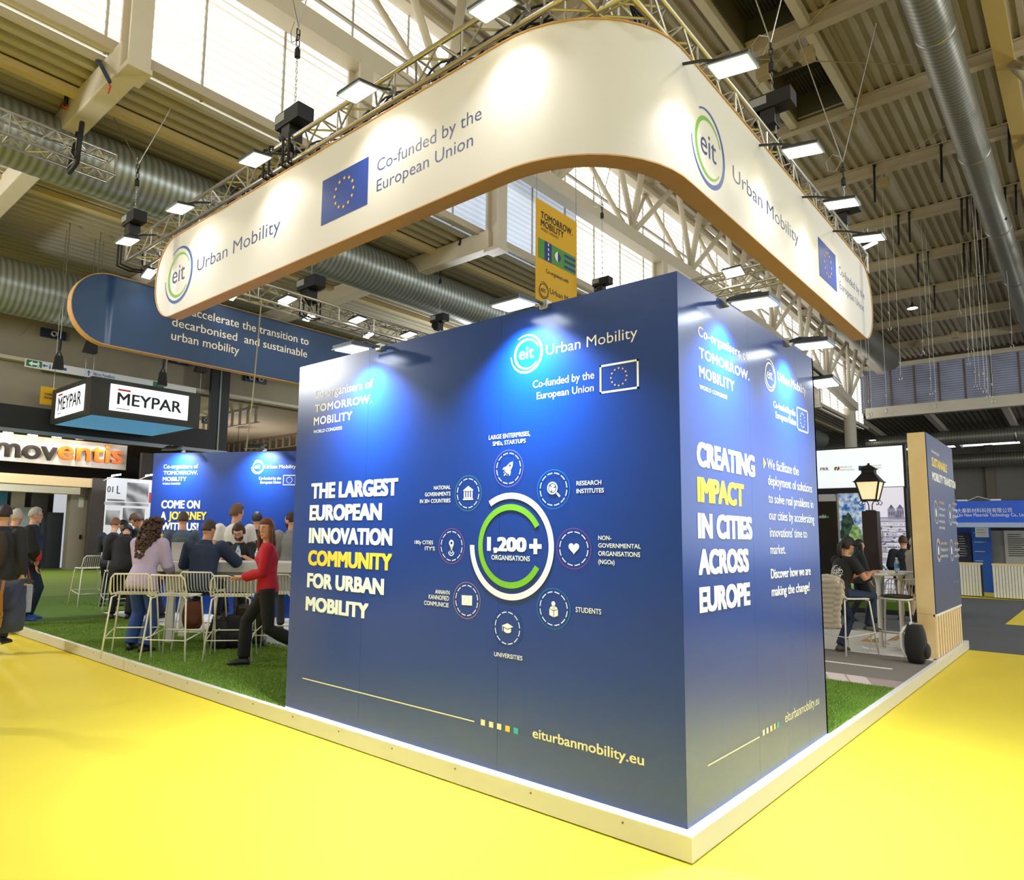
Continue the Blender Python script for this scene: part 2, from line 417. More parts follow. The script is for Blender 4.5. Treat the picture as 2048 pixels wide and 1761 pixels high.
g1 = MB().box((XG-.03, -16, 8.5), (XG, 6.6, 13.3)).box((XG-.03, 12.2, 8.5), (XG, 44, 13.3))
w1 = struct('window_1', g1, m_pane)
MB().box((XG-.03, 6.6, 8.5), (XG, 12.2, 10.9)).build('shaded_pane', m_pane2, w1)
MB().box((XG-.03, 6.6, 10.9), (XG, 12.2, 13.3)).build('upper_pane', m_pane, w1)
for k in range(40):
    y = -15 + k*1.48
    MB().box((XG, y-.018, 8.5), (XG+.03, y+.018, 13.2)).build('mullion', mat('mullion grey', '#b9b4a6', rough=.5), w1)
# rows of fixing rails
for z in (11.6,): MB().box((XG, -16, z-.025), (XG+.06, 44, z+.025)).build('rail', mat('rail', '#a39b8b', rough=.5), w1)
# end clerestory above the far transverse beam
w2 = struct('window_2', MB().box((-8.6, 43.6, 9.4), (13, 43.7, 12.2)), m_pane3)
for k in range(18):
    x = -8.2 + k*1.2; MB().box((x-.05, 43.5, 9.4), (x+.05, 43.6, 12.2)).build('mullion', mat('brown mullion', '#6a5647', rough=.6), w2)
trim(MB().box((-8.3, 43.1, 9.0), (13, 43.55, 9.62)), m_cream)
trim(MB().box((-8.3, 43.2, 11.95), (13, 43.5, 12.2)), m_cream)
trim(MB().box((-8.3, 43.3, 12.2), (13, 43.6, 13)), mat('shade gap', '#4a4238', rough=.7))
# posts from the low roof beams up to the truss chord
PB = [-11.9, -4.0, 0.0, 4.0, 8.0, 16.0, 24.0, 32.0]
for y in PB:
    p_ = MB().box((-8.19, y-.15, 8.05), (-8.14, y+.15, 10.3)).box((-7.86, y-.15, 8.05), (-7.81, y+.15, 10.3)).box((-8.16, y-.03, 8.05), (-7.84, y+.03, 10.3))
    p_.box((-8.22, y-.17, 7.98), (-7.78, y+.17, 8.06))
    trim(p_, m_cream)
    trim(MB().box((-18.8, y-.16, 8.07), (-8.1, y+.16, 8.5), .02), m_cream)
# low side roof
def zl(y): return 8.52
struct('ceiling.001', sheet(-18.9, -8.36, [-16, 0, 20, 44], zl, pitch=.27, d=.12), m_sheet2)
trim(MB().box((-8.45, -16, 8.46), (-8.36, 44, 8.62)), m_purlin)
trim(MB().box((-9.9, -16, 8.38), (-9.74, 44, 8.5)), mat('purlin light', '#cdb98a', rough=.5))
trim(MB().box((-13.9, -16, 8.38), (-13.74, 44, 8.5)), MATS['purlin light'])
# concrete side wall, open below on the far half
wl = MB().box((-19.2, -16, 5.95), (-18.75, 44, 8.55)).box((-19.0, -16, 4.35), (-18.85, 5.6, 5.95))
WLF = struct('wall_left', wl, m_conc)
trim(MB().box((-18.76, -16, 5.9), (-18.5, 44, 5.99)), mat('ledge', '#b4ab97', rough=.7))
trim(MB().box((-18.78, -16, 7.12), (-18.62, 44, 7.2)), mat('ledge2', '#8b826f', rough=.8))
struct('ceiling.003', MB().box((-42, -16, 5.9), (-19.2, 44, 5.97)), mat('far soffit', '#c2a88c', rough=.8))
struct('wall_front', MB().box((-30, -16.4, 0), (14, -16, 13.4)), m_conc2)  # unseen hall wall behind the camera, added to block daylight from there
struct('wall_far', MB().box((-42, -16, 0), (-41.6, 44, 5.95)), m_conc)
for y in (9.0, 13.5):
    t_ = MB().bar((-19.2, y, 5.85), (-40, y, 5.85), .10, .03).bar((-19.2, y, 5.35), (-40, y, 5.35), .10, .03)
    for k in range(40): t_.bar((-19.4-k*.52, y, 5.36), (-19.4-k*.52, y, 5.84), .04, .12, (1,0,0))
    trim(t_, mat('castellated beam', '#7d6650', rough=.6))
# back of the hall beyond the far beam
struct('wall_back', MB().box((-20, 57.5, 0), (14, 57.8, 8.6)), mat('back cladding', '#7e7a70', rough=.7, var=.08, scale=.6))
for k in range(9):
    x = -9 + k*2.6; trim(MB().box((x-.25, 57.2, 0), (x+.25, 57.5, 8.6)), mat('pilaster', '#79705f', rough=.7))
trim(MB().box((-20, 57.3, 4.7), (14, 57.5, 4.9)), MATS['pilaster'])
struct('ceiling.002', sheet(-20, 14, [43.6, 57.8], lambda y: 9.6 - (y-43.6)*.05, pitch=.3), mat('back roof sheet', '#6f6a5a', rough=.6))
for k in range(6):
    x = -9 + k*3.6; trim(MB().bar((x, 43.8, 9.3), (x, 57.4, 8.6), .3, .35), m_cream)
struct('wall_left.001', MB().box((-20.2, 44, 0), (-20, 57.8, 9)), m_conc2)
# ---------------------------------------------------------------- ventilation ducts
m_duct = wave_mat('spiral duct', '#7d7c70', '#97968a', 'Y', 2.2, rough=.38, metal=.55, spec=.5)
m_duct2 = wave_mat('galvanised spiral duct', '#83877f', '#aeb2a8', 'Y', 2.6, rough=.34, metal=.6)
m_ductx = wave_mat('spiral duct across', '#77756a', '#8f8d80', 'X', 2.0, rough=.4, metal=.5)
def duct(c0, c1, r, m, label, seams=6.):
    t = thing('ventilation_duct', label, 'duct', c0, 0, 'spiral ventilation ducts')
    c0, c1 = Vector(c0), Vector(c1); d = c1-c0; n = int(d.length/.11); pts = []; rs = []
    for i in range(n+1): pts.append(c0 + d*i/n); rs.append(r*(1.0 if i % 2 else .988))
    MB().tube(pts, rs, 28).build('duct_pipe', m, t, smooth=True)
    k = int(d.length/seams)
    for i in range(1, k):
        p = c0 + d*(i/k)+d.normalized()*.4
        MB().tube([p, p+d.normalized()*.10], r*1.035, 28).build('collar', m_steel, t, smooth=True)
    return t
duct((-.22, -12, 12.3), (-.22, 43, 12.3), .37, m_duct, 'long grey spiral duct hung under the nave roof purlins')
duct((-10.86, -15, 7.92), (-10.86, 43, 7.92), .52, m_duct2, 'large galvanised spiral duct under the low roof, crossing behind the white banner')
duct((-16.0, -15, 7.0), (-16.0, 40, 7.0), .62, m_duct2, 'large galvanised spiral duct in front of the concrete wall')
duct((-9.8, 50, 8.35), (13, 50, 8.35), .48, m_ductx, 'spiral duct crossing above the far stands, upper of two')
duct((-9.8, 55.5, 7.4), (13, 55.5, 7.4), .5, m_ductx, 'spiral duct crossing above the far stands, lower of two')
duct((-6.55, 30, 11.9), (-6.55, 41.0, 11.9), .62, m_duct, 'short thick grey duct ending beside the truss behind the white banner tip', 30.)
# ---------------------------------------------------------------- the stand: deck
PZ = .1264; X0, X1, Y0, Y1 = -16.0, .04, -.04, 9.99
deck = thing('stand_platform', 'low white edged platform carrying the whole blue stand', 'platform', (-4, 3, 0))
m_deck = mat('deck white', '#eeebe2', rough=.35, var=.02)
fm = MB()
fm.box((X0, Y0, .006), (X1, Y0+.02, PZ)).box((X1-.02, Y0+.02, .006), (X1, Y1, PZ)).box((X0, Y1-.02, .006), (X1-.02, Y1, PZ)).box((X0, Y0+.02, .006), (X0+.02, Y1-.02, PZ))
fm.build('fascia', mat('platform edge board', '#d3cdb9', rough=.38, var=.03), deck)
MB().box((X0+.02, Y0+.02, .02), (X1-.02, Y1-.02, PZ-.012)).build('deck_panel', m_deck, deck)
tm = MB().box((X0, Y0, PZ), (X1, Y0+.05, PZ+.004)).box((X1-.05, Y0+.05, PZ), (X1, Y1, PZ+.004))
tm.build('edge_strip', mat('edge strip', '#f4f4f2', rough=.3, metal=.0, var=0), deck)
sc = MB()
for k in range(14):
    x = -.35-k*.62; sc.lathe([(.0,.0),(.006,0),(.006,.004),(0,.004)], (0,0,0), 8)
    n = len(sc.v)
    sc.v[n-32:] = [(x+p[0], Y0-p[2], PZ-.03+p[1]) for p in sc.v[n-32:]]
sc.build('screw_heads', mat('screw', '#6a6455', rough=.4, metal=.6), deck)
# floor finishes on the deck
def ground(name, poly, m, z=PZ):
    return MB().add([(x, y, z) for x, y in poly], [tuple(range(len(poly)))]).build(name, m)
o = ground('road_carpet', [(-8,5.45),(-.01,5.45),(-.01,7.3),(-8,7.3)], mat('road grey carpet', '#7d756c', rough=.9, var=.12, scale=90), PZ-.002)
tag(o, 'grey road strip printed across the platform behind the blue cube', 'floor covering')
o = MB().box((-1.75,6.2,PZ-.002), (-.28,6.27,PZ+.0005)).build('lane_dash', m_wht); tag(o, 'single white lane dash on the grey road strip', 'road marking')
def pavers(pl, lab):
    m = mat('pink paver', '#d8c6c0', rough=.8, var=.06, scale=6); g = mat('paver joint', '#a8948e', rough=.9)
    t = thing('paver_strip', lab, 'floor covering', (pl[0], pl[1], PZ))
    MB().box((pl[0],pl[1],PZ-.004), (pl[2],pl[3],PZ-.001)).build('joint_bed', g, t)
    b = MB(); n = int((pl[2]-pl[0])/.22)
    for i in range(n):
        x = pl[0]+i*.22
        b.add([(x+.01,pl[1],PZ), (x+.21,pl[1],PZ), (x+.03,pl[3],PZ), (x-.17,pl[3],PZ)], [(0,1,2,3)])
    b.build('paver_pattern', m, t); return t
pavers((-4.6, 4.94, -.02, 5.44), 'pinkish paved strip between green turf and grey road strip')
m_turf = mat('artificial turf base', '#587a1e', rough=.95, var=.35, scale=60, bump=.5, bscale=350)
m_blade = mat('turf blades', '#76962e', rough=.8, var=.3, scale=3); m_blade2 = mat('turf blades light', '#98b448', rough=.8, var=.25, scale=3)
def turf(name, poly, lab, nb, areas):
    mb = MB().add([(x, y, PZ+.003) for x, y in poly], [tuple(range(len(poly)))]); nf = len(mb.f); V = []; Fc = []; rr = random.Random(3)
    for (ax0, ay0, ax1, ay1, n) in areas:
        for i in range(n):
            x = rr.uniform(ax0, ax1); y = rr.uniform(ay0, ay1); a = rr.uniform(0, 6.28); h = rr.uniform(.012, .026); w = .0035
            dx, dy = math.cos(a)*w, math.sin(a)*w; lx, ly = rr.uniform(-.012,.012), rr.uniform(-.012,.012)
            k = len(V); V += [(x-dx,y-dy,PZ+.002),(x+dx,y+dy,PZ+.002),(x+lx,y+ly,PZ+h)]; Fc.append((k,k+1,k+2))
    mb.add(V, Fc); o = mb.build(name, [m_turf, m_blade, m_blade2])
    mi = [0]*nf + [1 + (i*7919 % 3 == 0) for i in range(len(Fc))]
    o.data.polygons.foreach_set('material_index', mi)
    return tag(o, lab, 'artificial grass', kind='stuff')
turf('artificial_grass', [(X0+.02,Y0+.05),(-3.64,Y0+.05),(-3.64,2.0),(-8.0,1.62),(-16,1.62),(X0+.02,1.6)], 'green artificial turf on the platform under the bar stools', 0,
     [(-8.6,.0,-3.65,1.9,70000), (-11,.0,-8.6,1.6,14000)])
turf('artificial_grass', [(X0+.02,1.62),(-12.1,1.62),(-12.1,9.9),(X0+.02,9.9)], 'green artificial turf on the platform behind the far stools', 0, [(-14.5,1.65,-12.1,4,8000)])
turf('artificial_grass', [(-3.6,2.55),(-.01,2.55),(-.01,4.94),(-3.6,4.94)], 'bright green turf strip behind the blue cube next to pink pavers', 0, [(-1.6,2.55,-.01,4.94,60000)])
pavers((-9.6, 1.62, -7.9, 2.6), 'pinkish paved patch in shadow below the bar table')
# ---------------------------------------------------------------- the blue cube
m_blue = mat('blue printed panel', '#04378a', rough=.24, spec=.5, var=.03, scale=1.5)
m_blue.node_tree.nodes['Principled BSDF'].inputs['IOR'].default_value = 1.72
H0 = PZ+.02; H1 = PZ+3.0; BW, BD = 3.628, 2.51
cube = thing('stand_wall_block', 'tall glossy blue exhibition cube with white lettering on two faces', 'exhibition wall', (-1.8, 1.25, PZ))
MB().box((-BW+.03, .03, H0), (-.03, BD-.03, H1-.03)).build('core', mat('core board', '#1d3563', rough=.5), cube)
def panels(fr, L, cuts, name):
    c = [0]+cuts+[L]
    for a, b in zip(c, c[1:]):
        mb = MB(); P = []
        mb.obox(fr.p((a+b)/2, (H0+H1)/2, -.015), fr.du*((b-a)/2-.0008), fr.dv*((H1-H0)/2), fr.n*.015)
        mb.build(name, m_blue, cube)
FF = Fr((-BW, 0, 0), (1,0,0)); FR = Fr((0, 0, 0), (0,1,0))
panels(FF, BW, [.98, 2.36], 'front_panel'); panels(FR, BD, [1.05, 2.05], 'side_panel')
MB().box((-BW, BD-.03, H0), (0, BD, H1)).build('back_panel', m_blue, cube); MB().box((-BW, .03, H0), (-BW+.03, BD-.03, H1)).build('end_panel', m_blue, cube)
# LED strip under the panels
m_led = mat('blue white led', '#e6f0ff', var=0, emit='#a9c9ff', es=1.8)
MB().box((-BW, -.002, PZ+.006), (.0, .012, PZ+.019)).box((-.012, .012, PZ+.006), (.002, BD, PZ+.019)).build('led_strip', m_led, cube)
def front(fr=FF, root=cube):
    a = MB()
    B, Bb = .012, .022
    ptext(a, fr, 'Co-organisers of', (630,796.3), (746,776.8), (630.8,780.7), B)
    ptext(a, fr, 'TOMORROW.', (630,823.7), (744,806), (630,809.2), .04, 1.1)
    ptext(a, fr, 'MOBILITY', (627.7,852.2), (704.2,838), (628.4,836.6), .04, 1.1)
    ptext(a, fr, 'WORLD CONGRESS', (626.9,867.8), (684.3,859.2), (627.3,861.5), .012)
    a.build('organiser_lettering', m_wht, root)
    a = MB(); c = fr.uv(1053.4, 708.4); r = (fr.uv(1053.4,670)[1]-fr.uv(1053.4,747.5)[1])/2
    eit(a, a, a, c, r, fr)
    ptext(a, fr, 'Urban Mobility', (1092.5,709.2), (1275,677), (1093.3,688.9), -.004)
    a.build('emblem', m_wht, root)
    a = MB()
    ptext(a, fr, 'Co-funded by the', (1066,776.8), (1188.6,757.3), (1066.7,762.3), .006)
    ptext(a, fr, 'European Union', (1073.8,798.3), (1187.8,783.4), (1073.8,784.6), .006)
    a.build('funding_lettering', m_wht, root)
    a = MB(); q = [fr.uv(*p) for p in ((1199.9,788.9),(1278,776.8),(1277.3,717.8),(1199.1,731.9))]
    u0, u1 = (q[0][0]+q[3][0])/2, (q[1][0]+q[2][0])/2; v0, v1 = (q[0][1]+q[1][1])/2, (q[2][1]+q[3][1])/2
    for e in ((u0,v0,u1,v0+.012),(u0,v1-.012,u1,v1),(u0,v0,u0+.012,v1),(u1-.012,v0,u1,v1)): a.flat([(e[0],e[1]),(e[2],e[1]),(e[2],e[3]),(e[0],e[3])], fr, .0015)
    f = a.build('flag_outline', m_wht, root)
    a = MB(); stars12(a, ((u0+u1)/2, (v0+v1)/2), (v1-v0)*.30, (v1-v0)*.045, fr); a.build('flag_stars', m_star, f)
front()
hl = MB()
for s, l, r, t in (('THE LARGEST',(622.2,996.7),(796,989.7),(622,966.2)), ('EUROPEAN',(619,1040.5),(763.6,1038.9),(619.8,1010)), ('INNOVATION',(617.5,1087.3),(784.7,1088.1),(618.3,1056.9)),
                   ('FOR URBAN',(614,1175),(768,1188),(614,1146)), ('MOBILITY',(611,1222),(737,1235),(612,1194))):
    hl = MB(); ptext(hl, FF, s, l, r, t, .092); hl.build('headline_lettering', mat('headline white', '#e6ebe6', rough=.45, var=0), cube)
hl = MB(); ptext(hl, FF, 'COMMUNITY', (616,1131), (783.9,1138.9), (616.7,1101), .092); hl.build('highlight_lettering', m_yprint, cube)
for grp_ in (
    (('LARGE ENTERPRISES,',(977.6,879.6),(1060.5,872.3),(977.3,870.9)), ('SMEs, STARTUPS',(985.5,892.2),(1051.7,885.9),(985.2,884)),),
    (('NATIONAL',(868,980),(901.2,978.6),(868,972.3)), ('GOVERNMENTS',(850,993),(901.2,992),(850,985.4)), ('IN 30+ COUNTRIES',(840.2,1007.2),(901.2,1005),(840.2,999.6)),),
    (('RESEARCH',(1153.2,971.2),(1203,969.6),(1153.2,962.5)), ('INSTITUTES',(1153.2,987),(1208.2,985.4),(1153.2,978.3)),),
    (('NON-',(1196.8,1080.3),(1223,1080.8),(1196.8,1071.6)), ('GOVERNMENTAL',(1196.8,1096),(1282,1097.2),(1196.8,1087.4)), ('ORGANISATIONS',(1196.8,1112.5),(1280.7,1114),(1196.8,1103.2)), ('(NGOs)',(1196.8,1128.3),(1229.5,1129.4),(1196.8,1119.5)),),
    (('180y CITIES',(829.3,1088.5),(866.4,1089),(829.3,1081.4)), ("ITY'S",(850,1101),(870,1101.3),(850,1093.5)),),
    (("ANNAN'N",(870.7,1188.5),(899.6,1189.3),(870.7,1180.3)), ('KANNOFIED',(857.6,1199.2),(898.5,1200.8),(857.6,1190.4)), ('CONMUNICIE',(848.4,1211),(897.7,1214.4),(848.4,1202.4)),),
    (('STUDENTS',(1151.5,1225.3),(1202.8,1228.6),(1151.5,1215)),),
    (('UNIVERSITIES',(988.5,1313),(1045.2,1321.3),(988.5,1304.4)),),
    (('ORGANISATIONS',(983,1120.4),(1060,1122.3),(983,1110.8)),),
    ):
    lb = MB()
    for s, l, r, t in grp_: ptext(lb, FF, s, l, r, t, .032)
    lb.build('caption_lettering', MATS['headline white'], cube)
a = MB(); ptext(a, FF, '1,200', (974.3,1101.6), (1053.4,1102.6), (974.3,1074), .092)
c = FF.uv(1071,1093.4); k = FF.uv(1071,1078)[1]-c[1]
a.flat([(c[0]-k,c[1]-k*.3),(c[0]+k,c[1]-k*.3),(c[0]+k,c[1]+k*.3),(c[0]-k,c[1]+k*.3)], FF, .0015); a.flat([(c[0]-k*.3,c[1]-k),(c[0]+k*.3,c[1]-k),(c[0]+k*.3,c[1]+k),(c[0]-k*.3,c[1]+k)], FF, .0017)
a.build('figure_lettering', MATS['headline white'], cube)
C0 = FF.uv(1020.4, 1092.6); RO = FF.uv(1020.4, 986)[1]-C0[1]; RT = RO*.115
MB().ring(C0, RO-RT, RO, FF, 180, 482, 90, .004).build('outer_ring', MATS['headline white'], cube)
MB().ring(C0, RO*.785-RT, RO*.785, FF, 30, 330, 80, .004).build('inner_ring', m_grn, cube)
# the eight medallions
IC = {}
def poly(mb, pts, c, r, w=.0018): mb.flat([(c[0]+x*r, c[1]+y*r) for x, y in pts], FF, w)
def ic_rocket(m, c, r):
    rot = lambda x, y: (x*.78+y*.62, -x*.62+y*.78)
    poly(m, [rot(*p) for p in ((-.16,-.3),(.16,-.3),(.2,.05),(.14,.3),(0,.5),(-.14,.3),(-.2,.05))], c, r)
    poly(m, [rot(*p) for p in ((-.2,.0),(-.34,-.2),(-.32,-.34),(-.16,-.2))], c, r); poly(m, [rot(*p) for p in ((.2,.0),(.16,-.2),(.32,-.34),(.34,-.2))], c, r)
    for x in (-.14, 0, .14): poly(m, [rot(*p) for p in ((x-.04,-.36),(x+.04,-.36),(x+.04,-.54+abs(x)),(x-.04,-.54+abs(x)))], c, r)
def ic_bank(m, c, r):
    poly(m, [(-.4,.14),(.4,.14),(.4,.2),(0,.45),(-.4,.2)], c, r)
    for x in (-.3,-.1,.1,.3): poly(m, [(x-.055,-.24),(x+.055,-.24),(x+.055,.1),(x-.055,.1)], c, r)
    poly(m, [(-.36,-.31),(.36,-.31),(.36,-.25),(-.36,-.25)], c, r); poly(m, [(-.42,-.41),(.42,-.41),(.42,-.33),(-.42,-.33)], c, r)
def ic_lens(m, c, r):
    cc = (c[0]-.06*r, c[1]+.06*r); m.ring(cc, .27*r, .35*r, FF, 0, 360, 28, .005)
    for a in (20, 140, 260): m.ring(cc, .02*r, .22*r, FF, a+8, a+104, 10, .005)
    poly(m, [(.16,-.24),(.24,-.16),(.46,-.38),(.38,-.46)], c, r)
def ic_heart(m, c, r):
    P = []
    for k in range(32):
        t = 2*PI*k/32; P.append((.021*16*math.sin(t)**3, .021*(13*math.cos(t)-5*math.cos(2*t)-2*math.cos(3*t)-math.cos(4*t))+.03))
    poly(m, P, c, r)
def ic_book(m, c, r):
    m.ring((c[0], c[1]+.26*r), 0, .13*r, FF, 0, 360, 20, .005)
    poly(m, [(-.26,-.02),(-.2,.08),(-.1,.12),(.1,.12),(.2,.08),(.26,-.02),(0,-.1)], c, r)
    poly(m, [(-.28,-.04),(-.02,-.13),(-.02,-.46),(-.28,-.36)], c, r); poly(m, [(.28,-.04),(.02,-.13),(.02,-.46),(.28,-.36)], c, r)
def ic_cap(m, c, r):
    poly(m, [(-.42,.1),(.0,.27),(.42,.1),(.0,-.05)], c, r); poly(m, [(-.26,.0),(0,-.1),(.26,.0),(.26,-.2),(.1,-.28),(-.1,-.28),(-.26,-.2)], c, r, .0017)
    poly(m, [(-.38,.08),(-.34,.07),(-.34,-.2),(-.38,-.2)], c, r)
def ic_flag(m, c, r):
    poly(m, [(-.42,.28),(.42,.3),(.42,-.28),(-.4,-.3)], c, r)
def ic_pin(m, c, r):
    P = [(.2*math.cos(t), .18+.2*math.sin(t)) for t in [PI*(-.12)+PI*1.24*k/16 for k in range(17)]]+[(0,-.3)]
    cc = (c[0], c[1]+.18*r); m.ring(cc, .09*r, .2*r, FF, 0, 360, 24, .005)
    poly(m, [(-.17,.08),(-.07,.11),(0,-.02),(.07,.11),(.17,.08),(0,-.3)], c, r, .0021)
    m.ring((c[0], c[1]-.36*r), .19*r, .25*r, FF, 180, 360, 18, .005); m.ring((c[0], c[1]-.33*r), .09*r, .14*r, FF, 150, 390, 18, .005)
med = [((725,283),141,'#7f6fc0',ic_rocket,'rocket'),((1054,436),150,'#1287d6',ic_lens,'magnifier'),((1203,872),157,'#9a3f80',ic_heart,'heart'),((1055,1312),156,'#128a9a',ic_book,'reader'),
       ((716,1455),146,'#0d3d7c',ic_cap,'graduation_cap'),((418,1252),141,'#c08a4a',ic_flag,'flag_card'),((307,853),136,'#b0506a',ic_pin,'map_pin'),((428,466),136,'#44966a',ic_bank,'bank')]
for (zx, zy), ry, colr, fn, nm in med:
    px, py = zx/3.668+820, zy/3.668+860; c = FF.uv(px, py); r = RO*.355
    rg = MB().ring(c, r*.975, r, FF, 0, 360, 48, .004).build('medallion', mat('medallion '+nm, colr, rough=.45, var=0), cube)
    d = MB()
    for k in range(12): d.ring(c, r*.79, r*.84, FF, k*30+4, k*30+26, 5, .004)
    fn(d, c, r*.92); d.build(nm+'_icon', MATS['headline white'], rg)
    if nm == 'flag_card': q = MB(); stars12(q, c, r*.2, r*.028, FF, .0028); q.build('flag_dots', m_ink, rg)
    if nm == 'rocket': q = MB().ring((c[0]+.12*r, c[1]+.14*r), 0, .07*r, FF, 0, 360, 16, .007); q.build('porthole', m_ink2, rg)
# footer
def footer(fr, l, r, sq, size, tx, bold):
    a = fr.uv(*l); b = fr.uv(*r); v = (a[1]+b[1])/2
    m = MB().flat([(a[0],v-.004),(b[0],v-.004),(b[0],v+.004),(a[0],v+.004)], fr, .0015)
    cs = [fr.uv(*p) for p in sq]; vv = sum(c[1] for c in cs)/5; h = size
    for c in cs[:3]: m.flat([(c[0]-h,vv-h),(c[0]+h,vv-h),(c[0]+h,vv+h),(c[0]-h,vv+h)], fr, .0015)
    ptext(m, fr, 'eiturbanmobility.eu', *tx, bold)
    m.build('footer_lettering', m_cream_p, cube)
    for c, mm in ((cs[3], m_yprint), (cs[4], mat('teal print', '#2aa5b4', rough=.45, var=0))):
        MB().flat([(c[0]-h,vv-h),(c[0]+h,vv-h),(c[0]+h,vv+h),(c[0]-h,vv+h)], fr, .0015).build('colour_square', mm, cube)
footer(FF, (605,1359), (949,1441), [(966,1446.4),(982.5,1450),(998.5,1453.8),(1015.3,1458),(1032,1462)], .018, ((1065.3,1477),(1288.5,1530),(1065.3,1457.5)), .032)
# side face
a = MB()
for s, l, r, t, b_ in (('Co-organisers of',(1396,675),(1495,720),(1395.6,655),.012), ('TOMORROW.',(1397.8,715.2),(1498,761),(1396.8,694.5),.028), ('MOBILITY',(1397.8,755.2),(1468.3,781.7),(1397,732.7),.028), ('WORLD CONGRESS',(1398.9,778),(1453.8,798.8),(1398.2,769.7),.012)):
    ptext(a, FR, s, l, r, t, b_, 1.08)
a.build('organiser_lettering', m_wht, cube)
a = MB()
for s, l, r, t in (('CREATING',(1393.4,930.7),(1509.7,952.5),(1392,881)), ('IN CITIES',(1395.6,1075),(1504.3,1077.2),(1394.5,1024)), ('ACROSS',(1397,1148.8),(1497.4,1141.5),(1396.3,1097)), ('EUROPE',(1398.9,1223.3),(1500.3,1209.5),(1398,1171.7))):
    a = MB(); ptext(a, FR, s, l, r, t, .092); a.build('headline_lettering', MATS['headline white'], cube)
a = MB(); ptext(a, FR, 'IMPACT', (1394.5,1001.6), (1488,1011.8), (1392.7,951.4), .092); a.build('highlight_lettering', m_yprint, cube)
a = MB(); c = FR.uv(1539.2, 750.8); r = (FR.uv(1539.2,719)[1]-FR.uv(1539.2,783)[1])/2; eit(a, a, a, c, r, FR)
ptext(a, FR, 'Urban Mobility', (1555.5,763.6), (1610.8,788), (1555.2,745.4), -.002); a.build('emblem', m_wht, cube)
a = MB(); ptext(a, FR, 'Co-funded by the', (1546.8,815.5), (1590.4,832.6), (1546.4,802.4), .01); ptext(a, FR, 'European Union', (1551.2,838), (1591.5,849.7), (1551,825), .01)
q = [FR.uv(*p) for p in ((1594.8,861),(1616.6,867.9),(1614.4,821),(1592.6,814.4))]
u0, u1 = (q[0][0]+q[3][0])/2, (q[1][0]+q[2][0])/2; v0, v1 = (q[0][1]+q[1][1])/2, (q[2][1]+q[3][1])/2
for e in ((u0,v0,u1,v0+.012),(u0,v1-.012,u1,v1),(u0,v0,u0+.012,v1),(u1-.012,v0,u1,v1)): a.flat([(e[0],e[1]),(e[2],e[1]),(e[2],e[3]),(e[0],e[3])], FR, .0015)
stars12(a, ((u0+u1)/2,(v0+v1)/2), (v1-v0)*.30, (v1-v0)*.045, FR); a.build('funding_lettering', m_wht, cube)
a = MB()
for s, l, r, h, b_ in (('We facilitate the',(1534.4,938),(1597,950.7),17,.006), ('deployment of solutions',(1535.9,970.7),(1623.8,985.2),17,.006), ('to solve real problems in',(1537,1007),(1626,1016),16.5,.006), ('our cities by accelerating',(1538,1041.6),(1628.2,1045.2),16.5,.006),
    ("innovations' time to",(1539.5,1075.4),(1613.7,1075),16.5,.006), ('market.',(1540.6,1108.8),(1570.8,1107.7),16.5,.006), ('Discover how we are',(1541.7,1157.9),(1620.9,1149.9),17,.03), ('making the change!',(1543.2,1193.5),(1618.8,1181.5),17,.03)):
    ptext(a, FR, s, l, r, (l[0], l[1]-h*1.15), b_)
a.build('body_lettering', m_wht, cube)
c = FR.uv(1528.3,927); MB().flat([(c[0]-.02,c[1]-.04),(c[0]+.03,c[1]),(c[0]-.02,c[1]+.04)], FR, .0015).build('arrow_mark', m_yprint, cube)
footer(FR, (1415,1528), (1519,1478), [(1527,1466.5),(1534.5,1462),(1542,1457.5),(1549,1453.5),(1555.5,1450)], .018, ((1570,1445),(1638,1409.5),(1570,1425)), .012)
